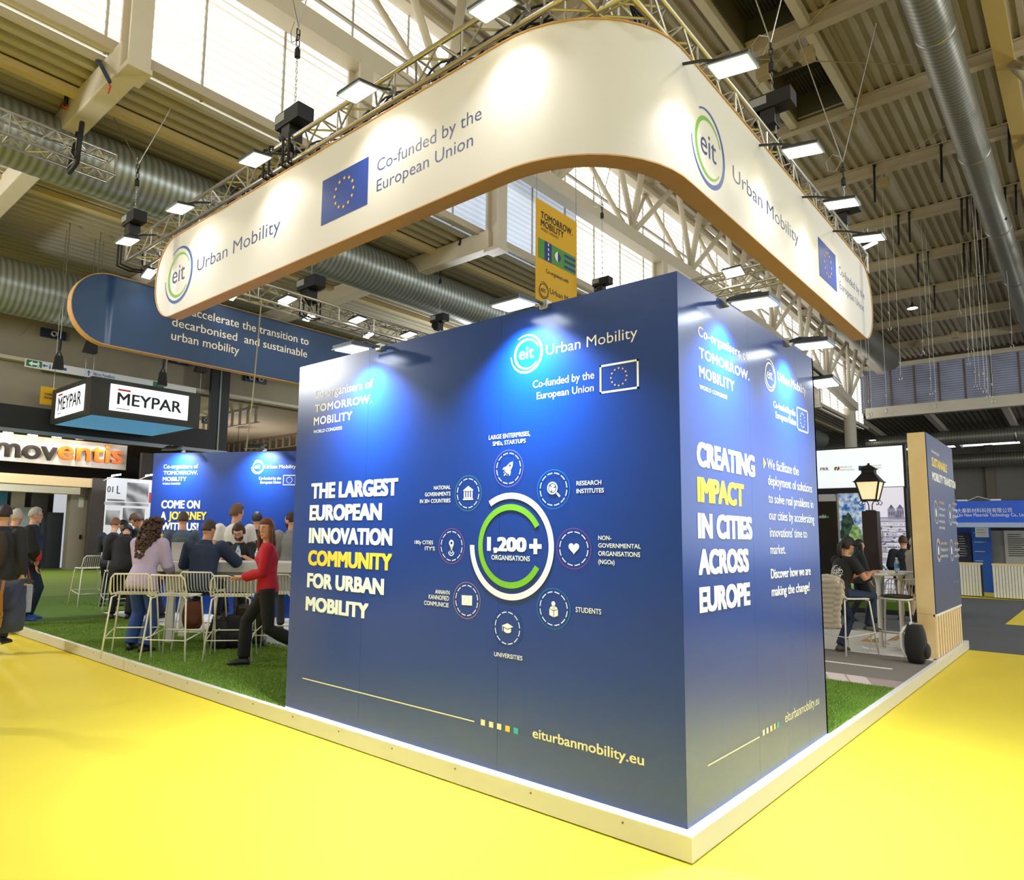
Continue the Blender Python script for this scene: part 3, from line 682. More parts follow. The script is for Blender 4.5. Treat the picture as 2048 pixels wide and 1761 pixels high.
# ---------------------------------------------------------------- floodlights
m_lens = mat('lit lens white', '#ffffff', var=0, emit='#eaf3ff', es=9.); m_lensw = mat('lit lens warm', '#ffffff', var=0, emit='#fff3d6', es=9.)
m_hous = mat('lamp housing', '#3b4044', rough=.4, metal=.5)
m_hglass = mat('lamp rim', '#9aa5ad', rough=.2, metal=.4)
def lamp(name, label, pos, face, arm_to, power, warm, size=(.15,.10), group=None, spread=118, colr=None):
    """floodlight: housing with lens along direction 'face', arm back to the point it hangs on"""
    pos = Vector(pos); z = -Vector(face).normalized(); y = Vector((0,0,1)); 
    x = y.cross(z).normalized(); y = z.cross(x)
    t = thing(name, label, 'floodlight', pos, 0, group)
    w, h = size
    MB().obox(pos+z*.018, x*(w+.012), y*(h+.012), z*.014).build('housing', m_hous, t)
    for k in range(5): pass
    fin = MB()
    for k in range(7): fin.obox(pos+z*.040+x*((k-3)*w/3.8), x*.004, y*h*.6, z*.009)
    fin.build('cooling_fins', m_hous, t)
    MB().obox(pos, x*(w+.018), y*(h+.018), z*.004).build('bezel', m_hglass, t)
    MB().obox(pos-z*.006, x*w, y*h, z*.003).build('lens', m_lensw if warm else m_lens, t)
    if arm_to is not None:
        q = Vector(arm_to); MB().tube([pos+z*.05, (pos+z*.05+q)/2+Vector((0,0,.02)), q], .013, 8).build('bracket_arm', m_hous, t)
        MB().box(q-Vector((.03,.03,.03)), q+Vector((.03,.03,.03)), .006).build('clamp', m_steel, t)
    if power:
        ld = bpy.data.lights.new('floodlight_beam', 'AREA'); ld.shape = 'RECTANGLE'; ld.size = 2*w*.95; ld.size_y = 2*h*.95
        ld.energy = power; ld.color = colr or ((1,.985,.95) if warm else (.74,.88,1.0)); ld.spread = math.radians(spread)
        lo = bpy.data.objects.new('floodlight_beam', ld); COL.objects.link(lo); lo.parent = t
        lo.matrix_local = Matrix.Translation(-z*.012) @ Matrix((x, y, z)).transposed().to_4x4()
    return t
Gb = 'daylight floodlights along the top of the blue cube'
lamp('flood_light', 'cool white floodlight above the emblem on the cube front', (-1.0,-.21,3.09), (0,.06,-1), (-.90,.0,3.12), 62, False, (.105,.085), Gb)
lamp('flood_light', 'cool white floodlight above the cube front where co-organisers is printed', (-2.62,-.21,3.08), (0,.06,-1), (-2.52,.0,3.12), 62, False, (.105,.085), Gb)
lamp('flood_light', 'cool white floodlight near the cube corner on the narrow face', (.21,.60,3.05), (-.06,0,-1), (.0,.66,3.12), 56, False, (.085,.105), Gb)
lamp('flood_light', 'cool white floodlight over the small emblem on the narrow cube face', (.21,1.79,3.05), (-.06,0,-1), (.0,1.85,3.12), 56, False, (.085,.105), Gb)
lamp('flood_light', 'cool white floodlight peeking out beyond the narrow cube face', (.0,2.82,2.98), (0,-.1,-1), (-.1,2.52,3.12), 12, False, (.085,.105), Gb)
# ---------------------------------------------------------------- hanging banners
m_fab = mat('white banner fabric', '#d9d6d2', rough=.45, spec=.45, var=.015, scale=2)
m_fabd = mat('navy banner fabric', '#2c4872', rough=.45, spec=.4, var=.02)
YB, XR, ZB, ZT = .485, -.62, 4.515, 5.62
XL, YE, RC, RE = -7.93, 7.83, 1.05, .52
def curve_path():
    """front run, rounded corner, side run: points with outward normals"""
    P = []
    L1 = (XR-RC)-XL; L2 = YE-(YB+RC); La = RC*PI/2
    return L1, La, L2
L1, La, L2 = curve_path(); LT = L1+La+L2
def bp(s):
    if s <= L1: return Vector((XL+s, YB, 0)), Vector((0,-1,0))
    if s <= L1+La:
        a = (s-L1)/RC; c = Vector((XR-RC, YB+RC, 0)); n = Vector((math.sin(a), -math.cos(a), 0)); return c+n*RC, n
    return Vector((XR, YB+RC+(s-L1-La), 0)), Vector((1,0,0))
def banner(name, lab, cat, bpf, total, z0, z1, re, mface, medge, thick=.16, ss=None):
    t = thing(name, lab, cat, bpf(total*.4)[0] + Vector((0,0,z0)))
    ss = ss or sorted(set([0]+[re*(1-math.cos(PI/2*k/10)) for k in range(11)]+[total-re*(1-math.cos(PI/2*k/10)) for k in range(11)]+[re+(total-2*re)*k/90 for k in range(91)]))
    def zr_(s):
        d = min(s, total-s)
        if d >= re: return z0, z1
        q = re-math.sqrt(max(0, re*re-(re-d)**2)); return z0+q, z1-q
    for nm, off in (('face', 0.), ('back_face', -thick)):
        mb = MB(); V = []; n = 8
        for s in ss:
            p, nn = bpf(s); a, b = zr_(s)
            for k in range(n+1): q = p+nn*off; V.append((q.x, q.y, a+(b-a)*k/n))
        Fc = []
        for i in range(len(ss)-1):
            for k in range(n):
                f = (i*(n+1)+k, (i+1)*(n+1)+k, (i+1)*(n+1)+k+1, i*(n+1)+k+1); Fc.append(f if off == 0 else f[::-1])
        mb.add(V, Fc).build(nm, mface, t, smooth=True)
    loop = [(s,)+(zr_(s)[1],) for s in ss] + [(s, zr_(s)[0]) for s in reversed(ss)]
    V = []; m = len(loop)
    for i, (s, z) in enumerate(loop):
        p, nn = bpf(s); (s0, z0_), (s1, z1_) = loop[i-1], loop[(i+1) % m]
        tx, tz = s1-s0, z1_-z0_; l = math.hypot(tx, tz) or 1; ox, oz = -tz/l, tx/l     # outward in the strip's own (s, z)
        e = .012
        for off, k in ((.012, 0), (.012, 1), (-thick-.005, 1), (-thick-.005, 0)):
            ds, dz = ox*e*k, oz*e*k
            p2, n2 = bpf(min(max(s+ds, 0), total)); q = p2 + n2*off
            if s+ds < 0: q += (bpf(0.)[0]-bpf(.01)[0]).normalized()*(-(s+ds))
            if s+ds > total: q += (bpf(total)[0]-bpf(total-.01)[0]).normalized()*(s+ds-total)
            V.append((q.x, q.y, z+dz))
    Fc = []
    for i in range(m):
        j = (i+1) % m
        for k in range(4): Fc.append((i*4+k, i*4+(k+1) % 4, j*4+(k+1) % 4, j*4+k))
    MB().add(V, Fc).build('edge_band', medge, t)
    return t
wb = banner('hanging_banner', 'long white curved banner with rounded ends hung above the blue cube', 'hanging banner', bp, LT, ZB, ZT, RE, m_fab, m_tan)
BF = Fr((0, YB, 0), (1,0,0)); BR = Fr((XR, 0, 0), (0,1,0))
m_ol = mat('emblem blue', '#1d4fa0', rough=.45, var=0)
def bside(fr, c, rpx, um, flag, sc, cf, eu):
    C_ = fr.uv(*c); r = (fr.uv(c[0], c[1]-rpx)[1]-fr.uv(c[0], c[1]+rpx)[1])/2
    A, B_, T_ = MB(), MB(), MB(); eit(A, B_, T_, C_, r, fr); ptext(T_, fr, 'Urban Mobility', *um, -.006)
    A.build('emblem_outer_ring', m_ol, wb); B_.build('emblem_inner_ring', m_grn, wb); T_.build('emblem_lettering', m_ink, wb)
    q = [fr.uv(*p) for p in flag]; u0, u1 = (q[0][0]+q[3][0])/2, (q[1][0]+q[2][0])/2; v1, v0 = (q[0][1]+q[1][1])/2, (q[2][1]+q[3][1])/2
    f = MB().flat([(u0,v0),(u1,v0),(u1,v1),(u0,v1)], fr, .003).build('flag', m_ink2, wb)
    a = MB(); stars12(a, ((u0+u1)/2,(v0+v1)/2), (v1-v0)*.31, (v1-v0)*.05, fr, .006); a.build('flag_stars', m_star, f)
    a = MB(); ptext(a, fr, 'Co-funded by the', *cf, -.004); ptext(a, fr, 'European Union', *eu, -.004)
    a.build('funding_lettering', mat('slate blue ink', '#44548f', rough=.5, var=0), wb)
bside(BF, (357.5,549.9), 54.5, ((394,543),(560,462),(394,519.8)), [(646,364),(737.9,312),(735,408.3),(642,453)], 0, ((754.4,341),(963,242),(754.4,317.5)), ((753.3,383),(946,293),(753.3,360)))
bside(BR, (1417.2,298), 75, ((1466,360),(1597,490),(1463,328)), [(1635.2,474),(1670,509.8),(1674,583.8),(1639.3,552)], 0, ((1677.8,547.2),(1729,599.7),(1677.3,531.3)), ((1679.4,576.6),(1727.9,624.3),(1678.9,561.5)))
XD = -9.6
def dp(s): return Vector((XD, -.05+s, 0)), Vector((1,0,0))
db = banner('hanging_banner', 'dark blue rounded banner about decarbonised urban mobility, hung behind the white one', 'hanging banner', dp, 8.2, 4.50, 5.62, .55, m_fabd, m_tan, .14)
DF = Fr((XD, 0, 0), (0,1,0)); a = MB()
ptext(a, DF, 'accelerate the transition to', (383,633), (617,690), (383,616), .012); ptext(a, DF, 'decarbonised  and sustainable', (343.6,653), (614,714.5), (343.6,636), .012); ptext(a, DF, 'urban mobility', (342,679.5), (478,709), (342,662), .012)
a.build('slogan_lettering', mat('warm white print', '#f6ecd8', rough=.45, var=0), db)
# tall yellow banner far behind
def yb_banner():
    YY = 6.6
    fr = Fr((0, YY, 0), (1,0,0)); tl = fr.uv(1072,395); br_ = fr.uv(1153,640)
    # it hangs parallel to the long side of the hall: horizontals run towards the far end
    x = pt(1072,395,'z',7.9).x
    fr = Fr((x,0,0), (0,1,0)); a = fr.uv(1072,395); b2 = fr.uv(1153,436.5); z0 = fr.uv(1072,640)[1]
    t = thing('hanging_banner', 'tall yellow banner with black congress title and green strip, above the cube', 'hanging banner', fr.p(a[0],z0))
    MB().obox(fr.p((a[0]+b2[0])/2,(a[1]+z0)/2), fr.du*(b2[0]-a[0])/2, fr.dv*(a[1]-z0)/2, fr.n*.006).build('cloth', mat('yellow banner cloth', '#dba918', rough=.6, var=.03), t)
    m = MB(); ptext(m, fr, 'TOMORROW.', (1081,437.5), (1144,470), (1081,424), .03, 1.1, .012); ptext(m, fr, 'MOBILITY', (1081,453.5), (1126.5,475), (1081,440), .03, 1.1, .012)
    ptext(m, fr, 'WORLD CONGRESS', (1081,461), (1116,478), (1081,456), .0, 1.1, .012); ptext(m, fr, 'Co-organised with', (1091,547), (1136,566), (1091,539), .008, 1, .012)
    c = fr.uv(1086,581); r = fr.uv(1086,564)[1]-c[1]; eit(m, m, m, c, r, fr, .012); ptext(m, fr, 'Urban Mobility', (1099,591), (1160,612), (1099,580), .0, 1, .012)
    m.build('lettering', mat('dark print', '#2a2a2c', rough=.5, var=0), t)
    a1 = fr.uv(1076,475); a2 = fr.uv(1150,508); v0 = fr.uv(1076,514)[1]
    g = MB().flat([(a1[0],v0),(a2[0],v0),(a2[0],a1[1]),(a1[0],a1[1])], fr, .010).build('green_strip', mat('strip green', '#4f8f36', rough=.5, var=0), t)
    m = MB(); L = a2[0]-a1[0]; Hh = a1[1]-v0
    m.flat([(a1[0]+L*.16,v0),(a1[0]+L*.34,v0),(a1[0]+L*.34,a1[1]),(a1[0]+L*.16,a1[1])], fr, .013)
    for k in range(3): m.flat([(a1[0]+L*.68,v0+Hh*(.12+.3*k)),(a2[0],v0+Hh*(.12+.3*k)),(a2[0],v0+Hh*(.26+.3*k)),(a1[0]+L*.68,v0+Hh*(.26+.3*k))], fr, .013)
    P = [(a1[0]+L*(.5+.09*math.sin(PI*k/10)), v0+Hh*(.2+.06*k)) for k in range(11)]; m.flat(P, fr, .013)
    m.build('road_pictogram', mat('strip navy', '#23307a', rough=.5, var=0), g)
    m = MB()
    for k in range(4): m.flat([(a1[0]+L*.24,v0+Hh*(.06+.25*k)),(a1[0]+L*.265,v0+Hh*(.06+.25*k)),(a1[0]+L*.265,v0+Hh*(.2+.25*k)),(a1[0]+L*.24,v0+Hh*(.2+.25*k))], fr, .016)
    P = [(a1[0]+L*(.5-.08*math.sin(PI*k/10)), v0+Hh*(.2+.06*k)) for k in range(11)]; m.flat(P, fr, .016)
    m.build('dash_and_leaf', m_wht, g)
    for u in (a[0]+.02, b2[0]-.02): MB().tube([fr.p(u,a[1]), fr.p(u,10.6)], .006, 6).build('hanging_wire', m_steel, t)
yb_banner()
def box_truss(lab, p, q, w=.29, h=.29, r=.025, group=None, m=m_alu, br=.011, step=.29):
    p, q = Vector(p), Vector(q); d = (q-p); l = d.length; d /= l; up = Vector((0,0,1)); s_ = d.cross(up).normalized()
    t = thing('lighting_truss', lab, 'truss', p, 0, group)
    C4 = [s_*i*w/2 + up*j*h/2 for i, j in ((-1,-1),(1,-1),(1,1),(-1,1))]
    for c in C4: MB().tube([p+c, q+c], r, 10).build('chord_tube', m, t, smooth=True)
    n = max(2, int(l/step)); b = MB()
    for i in range(n):
        u0, u1 = l*i/n, l*(i+1)/n
        for k in range(4):
            c0, c1 = C4[k], C4[(k+1) % 4]
            if i % 2: c0, c1 = c1, c0
            b.tube([p+d*u0+c0, p+d*u1+c1], br, 5, False)
            if k in (0, 2) or i % 3 == 0: b.tube([p+d*u0+C4[k], p+d*u0+C4[(k+1) % 4]], br, 5, False)
    b.build('bracing_lattice', m, t)
    f = MB()
    for e in (p, q):
        for k in range(4): f.tube([e+C4[k], e+C4[(k+1) % 4]], r*.8, 6)
    f.build('end_frame', m, t)
    return t
FT = (YB+.25)
box_truss('silver box truss carrying the white banner front above the flag', (-9.35,FT,5.95), (-.45,FT,5.95))
box_truss('silver box truss carrying the side of the white banner along the purlins', (-.90,.35,5.95), (-.90,8.35,5.95))
box_truss('silver box truss carrying the dark blue banner', (-9.25,1.0,5.90), (-9.25,8.4,5.90))
box_truss('silver box truss crossing behind the cube top, between the two banner sides', (-9.0,8.2,6.1), (-1.1,8.2,6.1))
box_truss('short end of a silver truss slung from a cream beam by black strap', (-9.75,-9,7.42), (-9.75,.42,7.42), .34, .34)
for k in range(9): MB().tube([(XL+.7+k*.62, YB+.08, ZT), (XL+.7+k*.62, FT-.12, 5.82)], .006, 5).build('suspension_wire', m_steel, wb)
for k in range(8): MB().tube([(XR-.08, YB+RC+.4+k*.72, ZT), (-.79, YB+RC+.4+k*.72, 5.82)], .006, 5).build('suspension_wire', m_steel, wb)
for k in range(7): MB().tube([(XD-.05, 1.3+k, ZT), (-9.38, 1.3+k, 5.78)], .006, 5).build('suspension_wire', m_steel, db)
# lamps on the trusses
def tl(px, py, ax, val, lab, face, arm, pw=6, size=(.15,.10), grp='warm floodlights on the banner trusses'):
    p = pt(px, py, ax, val); return lamp('flood_light', lab, p, face, p+Vector(arm), pw, True, size, grp)
for px, py, lab in ((985,15,'nearest warm floodlight over the white banner, at the photo top edge'), (715,185,'warm floodlight on the front truss directly above the flag'), (510,320,'warm floodlight on the front truss just beside the black hoist sling'), (360,418,'warm floodlight on the front truss between ring emblem and hoist'), (255,483,'warm floodlight at the outer end of the front truss')):
    tl(px, py, 'y', .16, lab, (0,.15,-1), (0,.42,.24))
for px, py, lab in ((1465,133,'large warm floodlight above the ring emblem on the banner side'), (1605,302,'warm floodlight above the side lettering, next to a black hoist'), (1683,408,'warm floodlight on the side truss above the side flag'), (1738,477,'warm floodlight at the far tip of the side truss')):
    tl(px, py, 'x', -.22, lab, (-.15,0,-1), (-.5,0,.24), 4.5, (.10,.15))
tl(1740, 490, 'x', -.72, 'small warm floodlight just below the far tip of the side truss', (.3,0,-1), (-.05,.0,.25), 3, (.06,.1))
for px, py, lab in ((575,600,'warm floodlight on the dark banner truss, nearest to the white banner'), (715,640,'warm floodlight on the dark banner truss beyond the black hoist'), (817,670,'warm floodlight on the dark banner truss closest to the cube edge')):
    tl(px, py, 'x', -8.95, lab, (.1,0,-1), (-.2,0,.1), 7, (.10,.15))
for px, py, lab in ((618,635,'low warm floodlight below the dark banner truss, under the hoist'), (738,670,'low warm floodlight below the dark banner truss, between the upper pair'), (465,592,'small warm floodlight half behind the white banner lower edge'), (298,548,'warm floodlight peeking over the rounded dark banner end')):
    tl(px, py, 'x', -9.35, lab, (.35,0,-1), (0,0,.2), 4, (.07,.12))
tl(1467, 545, 'y', 7.9, 'warm floodlight on the truss behind the cube corner', (0,-.4,-1), (0,.15,.15), 6)
# ---------------------------------------------------------------- chain hoists
def hoist(pos, top, lab, sz=1., sling=None, ydir=0.):
    pos = Vector(pos); t = thing('chain_hoist', lab, 'chain hoist', pos, 0, 'black motor hoists')
    MB().box(pos+Vector((-.19,-.09,0))*sz, pos+Vector((.19,.09,.15))*sz, .012).build('motor_case', m_black, t)
    MB().box(pos+Vector((-.10,-.075,-.16))*sz, pos+Vector((.04,.075,.0))*sz, .01).tube([pos+Vector((-.17,0,-.05))*sz, pos+Vector((.0,0,-.05))*sz], .06*sz, 12).build('chain_bag', m_blackp, t)
    MB().box(pos+Vector((-.185,-.094,.05))*sz, pos+Vector((-.03,-.09,.13))*sz).build('rating_plate', mat('plate grey', '#8f9490', rough=.5), t)
    h = MB(); zz = [pos.z-.16*sz-.05*k for k in range(4)]
    h.tube([pos+Vector((.02,0,-.14))*sz, pos+Vector((.02,0,-.24))*sz, pos+Vector((.05,0,-.29))*sz, pos+Vector((.02,0,-.33))*sz, pos+Vector((-.02,0,-.30))*sz], .012, 6); h.build('lower_hook', m_steel, t)
    c = MB(); top = min(top, 12.6 if pos.x > -8.3 else 8.1); z = pos.z+.15*sz; k = 0
    while z < top-.3:
        d = Vector((.010,0,0)) if k % 2 else Vector((0,.010,0)); p = Vector((pos.x, pos.y, z))
        c.tube([p-d, p-d+Vector((0,0,.045)), p+d+Vector((0,0,.045)), p+d], .004, 4, False, True); z += .05; k += 1
    c.build('load_chain', m_steel, t)
    tp = Vector((pos.x, pos.y, top-.3))
    hk = MB().lathe([(.0,-.04),(.035,-.03),(.035,.06),(.015,.1),(0,.1)], tp, 10)
    for i in range(3):
        p = tp+Vector((0,0,.12+.07*i)); d = Vector((.022,0,0)) if i % 2 else Vector((0,.022,0))
        hk.tube([p-d, p-d*.9+Vector((0,0,.07)), p+d*.9+Vector((0,0,.07)), p+d], .008, 5, False, True)
    hk.build('upper_hook', m_black, t)
    w = MB(); tp2 = tp+Vector((0,0,.35))
    for s_ in (-1, 1): w.tube([tp2, tp2+Vector((.5*s_, .25*s_, max(.1, min(2.2, (12.9 if pos.x > -8.3 else 8.42)-tp2.z))))], .008, 5)
    w.tube([tp2+Vector((.0,0,.05)), tp2+Vector((-.1,.03,-.1)), tp2+Vector((-.22,.05,-.05)), tp2+Vector((-.24,.05,.1)), tp2+Vector((-.14,.03,.18)), tp2+Vector((-.03,.01,.1))], .006, 5)
    w.build('bridle_wire', m_steel, t)
    if sling:
        s_ = MB()
        for dx in (-.06, .06):
            for p in sling:
                p = Vector(p); s_.tube([pos+Vector((dx*.3,-.01,-.30)), p+Vector((dx,-.19,.17)), p+Vector((dx,-.19,-.17)), p+Vector((dx,0,-.20)), p+Vector((dx,.19,-.17)), p+Vector((dx,.19,.17)), pos+Vector((dx*.3,.01,-.30))], .018, 6)
        s_.build('round_sling', m_black, t)
    return t
hp = pt(588, 255, 'y', FT); hoist(hp, pt(582,105,'y',FT).z+.2, 'black chain hoist over the front truss above the blue flag', 1.25, [(hp.x-.25,FT,5.95),(hp.x+.15,FT,5.95)])
hp = pt(268, 450, 'y', FT); hoist(hp, pt(268,395,'y',FT).z+.5, 'black chain hoist at the outer end of the front truss', 1.2, [(hp.x,FT,5.95)])
hp = pt(1546, 222, 'x', -.9); hoist(hp, pt(1530,75,'x',-.9).z, 'black chain hoist over the side truss by the roof vents', 1.25, [(-.9,hp.y+.5,5.95)])
hp = pt(1690, 428, 'x', -.9); hoist(hp, pt(1682,325,'x',-.9).z, 'black chain hoist over the side truss above the side flag', 1.1)
hp = pt(622, 580, 'x', -9.25); hoist(hp, hp.z+1.9, 'black chain hoist over the dark banner truss', 1.5, [(-9.25,hp.y,5.9)])
hp = pt(879, 645, 'y', 8.2); hoist(hp, hp.z+1.5, 'black chain hoist beyond the cube, below the spiral duct', 1.2)
hp = pt(1205, 572, 'y', 8.2); hoist(hp, hp.z+1.75, 'black chain hoist peeping over the cube top beside the yellow banner', 1.0)
# cable loom lying in the front truss, side truss
def loom(lab, fn, n, L):
    t = thing('power_cable', lab, 'cable', fn(0, 0))
    for k in range(n):
        ph = R_.uniform(0, 6); pts = [fn(L*i/40, k, math.sin(i*.9+ph)*.05, math.cos(i*.7+ph*2)*.05) for i in range(41)]
        MB().tube(pts, .011, 5).build('cable_strand', m_black, t, smooth=True)
loom('black power cables lying inside the front truss', lambda s, k, a=0, b=0: Vector((-6.6+s, FT-.02+a+.01*k, 5.93+b)), 5, 5.2)
loom('black power cables lying inside the side truss', lambda s, k, a=0, b=0: Vector((-.92+a, 1.2+s, 5.93+b)), 3, 5.6)
# straps and rope
def strap(lab, pts, m, r=.018, name='lifting_strap', cat='strap', grp=None):
    return tag(MB().tube([Vector(p) for p in pts], r, 6).build(name, m, smooth=True), lab, cat, grp)
strap('black lifting strap round the cream beam above the short truss', [pt(135,150,'y',-.16), pt(134,180,'y',-.2), pt(131,212,'y',-.2)], m_black, .03)
strap('black round sling holding the short truss end', [(-9.62,-.1,7.9), (-9.5,-.15,7.6), (-9.55,-.15,7.2), (-9.85,-.15,7.15), (-9.95,-.1,7.4), (-9.75,-.1,7.8)], m_black, .04)
strap('dark blue ratchet strap hanging off the cream beam end beside the post', [pt(188,62,'y',-.2), pt(184,112,'y',-.2), pt(202,130,'y',-.2), pt(219,163,'y',-.3)], mat('blue strap', '#20304a', rough=.6), .03)
strap('red tail of a ratchet strap below the cream beam end', [pt(219,168,'y',-.3), pt(221,172,'y',-.3), pt(216,187,'y',-.3)], mat('red strap', '#c0281e', rough=.5), .012)
strap('red shackle tag between strap and black sling', [pt(125,205,'y',-.2), pt(121,213,'y',-.2), pt(131,219,'y',-.2), pt(135,210,'y',-.2)], mat('red strap', '#c0281e'), .012)
strap('thin rope hanging in front of the dark blue banner', [pt(523,600,'x',-8.6), pt(515,690,'x',-8.6), pt(505,800,'x',-8.6), pt(492,903,'x',-8.6)], mat('rope', '#b3aa92', rough=.8), .013, 'rope', 'rope')
strap('black strap looped on the low beam behind the white banner', [pt(926,440,'y',8), pt(925,470,'y',7.9), pt(918,490,'y',7.8)], m_black, .03)
# ---------------------------------------------------------------- stand furniture: blue back wall, bar table, navy column
A_ = pt(308, 907, 'z', 3.126); B_ = pt(592, 902.5, 'z', 3.126); dW = (B_-A_); dW.z = 0; dW.normalize()
BWF = Fr((A_.x, A_.y, 0), dW)
bw = thing('stand_back_wall', 'lit blue wall with come on a journey headline behind the bar table', 'exhibition wall', (A_.x+dW.x*1.8, A_.y+dW.y*1.8, PZ))
MB().obox(BWF.p(1.95, (PZ+3.126)/2, -.05), BWF.du*1.95, BWF.dv*(3.126-PZ)/2, BWF.n*.05).build('wall_panel', mat('blue back wall print', '#063a90', rough=.4, var=.02), bw)
m = MB()
for s, l, r, t, bo in (('Co-organisers of',(327.5,937.5),(396.5,937),(327.5,929.5),.012), ('TOMORROW.',(327,950),(396,949.5),(327,942.5),.028), ('MOBILITY',(325.7,963),(373,962),(325.7,955),.028), ('WORLD CONGRESS',(325.5,970),(361,969.5),(325.5,966.5),.0),
    ('Co-funded by the',(518,960),(562.5,959.5),(518,954.5),.01), ('European Union',(521,968),(562,967.5),(521,962.5),.01), ('Urban Mobility',(529.5,937.5),(592,937),(529.5,930.5),.006)): ptext(m, BWF, s, l, r, t, bo, 1, .006)
c = BWF.uv(515.5, 934.5); r = BWF.uv(515.5,920.5)[1]-c[1]; eit(m, m, m, c, r, BWF, .006)
a, b_ = BWF.uv(566,971), BWF.uv(592,950.5)
for e in ((a[0],a[1],b_[0],a[1]+.012),(a[0],b_[1]-.012,b_[0],b_[1]),(a[0],a[1],a[0]+.012,b_[1]),(b_[0]-.012,a[1],b_[0],b_[1])): m.flat([(e[0],e[1]),(e[2],e[1]),(e[2],e[3]),(e[0],e[3])], BWF, .006)
stars12(m, ((a[0]+b_[0])/2,(a[1]+b_[1])/2), (b_[1]-a[1])*.3, .012, BWF, .006); m.build('lettering', m_wht, bw)
m = MB()
for s, l, r, t in (('COME ON',(322.5,1017),(400,1017),(323,1001)), ('A',(321,1039.5),(332.5,1039.5),(321,1023.5)), ("WITH US!",(322,1061),(397,1061),(322,1045.5))): ptext(m, BWF, s, l, r, t, .07, 1, .006)
m.build('headline_lettering', m_wht, bw)
m = MB(); ptext(m, BWF, 'JOURNEY', (337,1039.5), (413,1039.5), (337,1023.5), .07, 1, .006); m.build('highlight_lettering', m_yprint, bw)
for px, lab in ((367,'cool white floodlight on the blue back wall above its organiser lettering'), (529,'cool white floodlight on the blue back wall above its emblem')):
    u = BWF.uv(px, 906)[0]; p = BWF.p(u, 3.17, .32); lamp('flood_light', lab, p, BWF.n*-.45+Vector((0,0,-1)), BWF.p(u, 3.15, 0.), 30, False, (.15,.09), 'floodlights on the back wall')
# bar table
TA = pt(327,1124,'z',1.215); TB = pt(583,1127,'z',1.215); dT = TB-TA; dT.z = 0; dT.normalize()
TF = Fr((TA.x, TA.y, 0), dT)                     # normal points to the camera
tb = thing('bar_table', 'long white counter-height table with deep front panel behind the wire stools', 'table', TF.p(1.0, PZ, -.4))
MB().obox(TF.p(1.45,1.15,-.42), TF.du*1.55, TF.dv*.065, TF.n*.42).build('tabletop', mat('table white', '#e9e7e2', rough=.35, var=.02), tb)
MB().obox(TF.p(1.45,.95,-.45), TF.du*1.45, TF.dv*.145, TF.n*.30).build('front_panel', mat('table grey panel', '#b7b6b2', rough=.5, var=.02), tb)
for u in (.1, 2.8):
    for w in (-.72, -.14): MB().obox(TF.p(u,(PZ+.82)/2,w), TF.du*.04, TF.dv*(.82-PZ)/2, TF.n*.05).build('leg', MATS['table white'], tb)
lp = thing('laptop', 'open silver laptop seen from behind on the bar table', 'laptop', TF.p(.18, 1.216, -.35))
MB().obox(TF.p(.18,1.224,-.45), TF.du*.17, TF.dv*.008, TF.n*.12).build('keyboard_base', mat('laptop silver', '#c9c6c4', rough=.35, metal=.4), lp)
sc_ = TF.p(.18,1.35,-.30); MB().obox(sc_, TF.du*.17, (TF.dv*.97+TF.n*.22).normalized()*.125, (TF.n*.97-TF.dv*.22)*.004).build('screen_lid', MATS['laptop silver'], lp)
m = MB(); m.ring((.30,1.37), .0, .012, TF, 0, 360, 12, -.285); m.build('lid_mark', m_black, lp)
def bottle(lab, p, h=.22, cap='#3fa9e0', r=.033, lbl='#dfeaf2', grp=None):
    t = thing('water_bottle', lab, 'bottle', p, 0, grp)
    MB().lathe([(.0,0),(r*.9,.0),(r,.01),(r,h*.30),(r*.92,h*.33),(r,h*.36),(r,h*.62),(r*.85,h*.72),(r*.45,h*.88),(r*.42,h*.93),(0,h*.93)], p, 16).build('bottle_body', mat('clear plastic', '#dfeef6', rough=.08, trans=.75, var=0), t, smooth=True)
    MB().lathe([(r*1.01,h*.37),(r*1.02,h*.38),(r*1.02,h*.60),(r*1.01,h*.61)], p, 16, False).build('label', mat('bottle label '+lbl, lbl, rough=.5), t, smooth=True)
    MB().lathe([(0,h*.93),(r*.5,h*.93),(r*.5,h*1.0),(0,h*1.0)], p, 12).build('cap', mat('cap '+cap, cap, rough=.4), t); return t
bottle('clear water bottle with blue cap in front of the bearded man', pt(475,1125,'z',1.216), .235, '#2f9fdc', .036)
bottle('clear water bottle with white cap beside the woman in red', pt(514,1124,'z',1.216), .19, '#e8eef2', .034)
pp = tag(MB().obox(TF.p(-.12,1.219,-.30), (TF.du+TF.n*.2)*.11, TF.dv*.002, (TF.n-TF.du*.2)*.15).build('paper_sheet', mat('paper', '#f3f2ee', rough=.8)), 'white paper sheet lying on the bar table next to the laptop', 'paper')
cu = thing('drinking_glass', 'clear tumbler held up at the far edge of the bar table before the blue wall', 'glass', TF.p(.72,1.216,-.75))
MB().lathe([(0,0),(.034,0),(.042,.11),(.039,.11),(.032,.006),(0,.006)], TF.p(.72,1.216,-.75), 16).build('tumbler', MATS['clear plastic'], cu, smooth=True)
